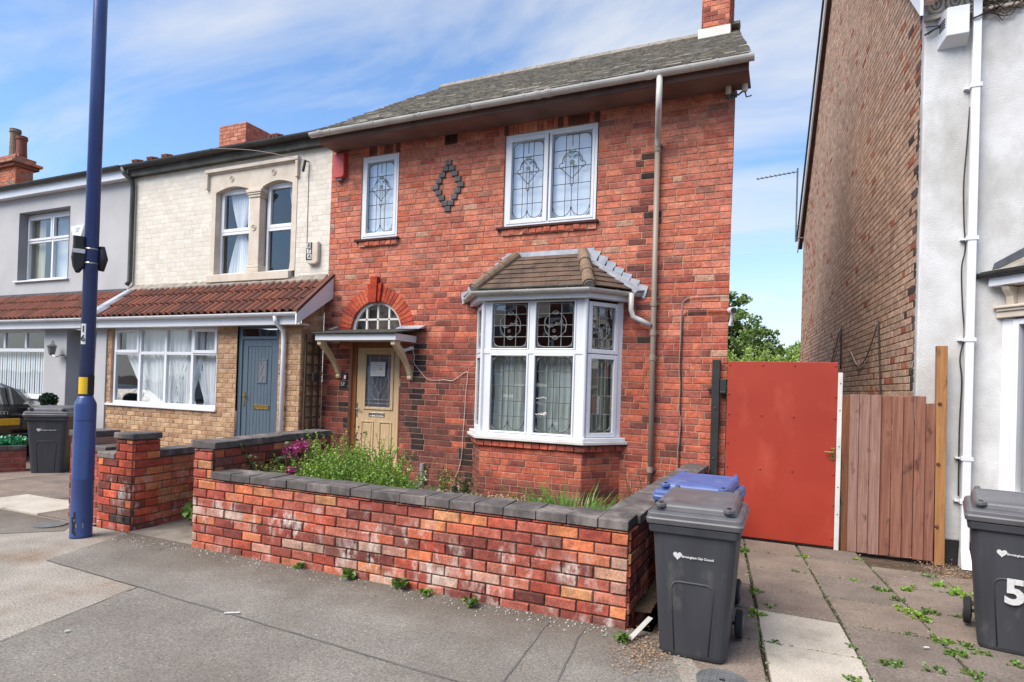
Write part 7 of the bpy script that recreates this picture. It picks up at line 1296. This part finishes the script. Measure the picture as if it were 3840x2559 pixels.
for i, (x, y, a, L_, lab) in enumerate(((-3.42, 3.02, .6, .10, 'white plastic fork scrap on the pavement joint'), (-.62, 3.22, .2, .045, 'cigarette end on the tarmac near the bin'), (.86, 4.75, .3, .03, 'white litter scrap on a driveway slab'), (-4.0, 2.35, 1.2, .03, 'small white litter speck on the pavement'))):
    MB().tube([(x, y, .014 + gz(y)), (x + L_ * math.cos(a), y + L_ * math.sin(a), .014 + gz(y))], .006, 6).build('litter', MT['print_white'], label=lab, cat='litter')
# topiary and flowers by the grey house
t = thing('topiary_ball', (-11.94, 6.6, 0), 'round dark green topiary ball on a stalk by the grey porch', 'topiary'); lm = MB(); leaves(lm, (-11.94, 6.6, 1.115), (.14, .14, .12), 1500, .03, q, 1, shape=1.6); lm.build('ball', MT['topiary'], t); MB().tube([(-11.94, 6.6, .5), (-11.94, 6.6, 1.05)], .016, 8).build('stalk', MT['stem_dry'], t); MB().lathe([(.10, 0), (.15, .52), (.16, .55), (.13, .55), (.12, .5)], (-11.94, 6.6, 0), 16).build('pot', MT['black_metal'], t)
t = thing('planter_flowers', (-11.35, 5.4, .35), 'mint green artificial flowers along the planter edge beside the black car', 'flowers'); lm, fm = MB(), MB()
for k in range(9):
    c = PLp2.pt(-.85 + k * .15, .46, -.12); leaves(lm, c, (.09, .1, .10), 90, .06, q, .8, shape=1.7); leaves(fm, c + Zv * .05, (.09, .1, .08), 16, .025, q, .8, shape=1.5)
lm.build('foliage', MT['faux'], t); fm.build('flowers', MT['petal_white'], t)
# ============================================================ TREES BEHIND
def tree(loc, label, blobs, trunk_h, mat, n, ls, group='trees behind the houses'):
    t = thing('tree', loc, label, 'tree', group); x, y, z = loc; tr = MB(); tr.tube([(x, y, z), (x + .1, y, z + trunk_h * .5), (x, y, z + trunk_h)], [.28, .2, .12], 10); lm = MB()
    for bx_, by, bz, r in blobs:
        c = Vector((x + bx_, y + by, z + bz)); tr.tube([(x, y, z + trunk_h * .6), c.lerp(Vector((x, y, z + trunk_h)), .4), c], [.10, .06, .03], 6)
        for k in range(max(6, int(n * r * r / 40))):
            while True:
                p = Vector((q.uniform(-1, 1), q.uniform(-1, 1), q.uniform(-1, 1)))
                if .35 < p.length <= 1: break
            leaves(lm, c + p * r, (r * .22, r * .22, r * .17), 42, ls, q, .6, shape=1.7)
    tr.build('trunk', MT['bark'], t); lm.build('crown', MT[mat], t); return t
tree((-2.4, 27.5, -.3), 'rounded green tree behind the house beyond the red gate', [(-.6, 0, 4.3, 1.5), (.3, -.2, 4.6, 1.35), (1.1, .1, 3.7, 1.3), (.2, 0, 3.2, 1.5), (1.7, 0, 2.9, 1.0), (-1.5, 0, 3.6, 1.4), (.0, .3, 5.3, .9), (2.2, .2, 2.5, .7)], 4.2, 'leaf_tree', 1050, .13)
tree((.5, 29, -.3), 'smaller tree behind the brick gable far beyond the red gate', [(-.3, 0, 3.1, .9), (.6, 0, 3.4, 1.0), (-1.0, 0, 2.7, .8)], 2.8, 'leaf_tree', 1050, .12)
t = thing('hedge', (-.5, 22, -.2), 'light green hedge tops showing above the red gate', 'hedge'); lm = MB()
for k in range(260): x = q.uniform(-2.4, 1.0); leaves(lm, (x, 22 + q.uniform(-.5, .5), q.uniform(1.8, 3.05 + .2 * math.sin(x * 5))), (.14, .14, .18), 26, .085, q, 1.5, shape=2.4)
lm.build('foliage', MT['leaf_hedge'], t); sm = MB()
for k in range(18): x = -2.4 + k * .19; sm.tube([(x, 22, -.3), (x + .05, 22, 2.3)], .02, 5)
sm.build('stems', MT['bark'], t)
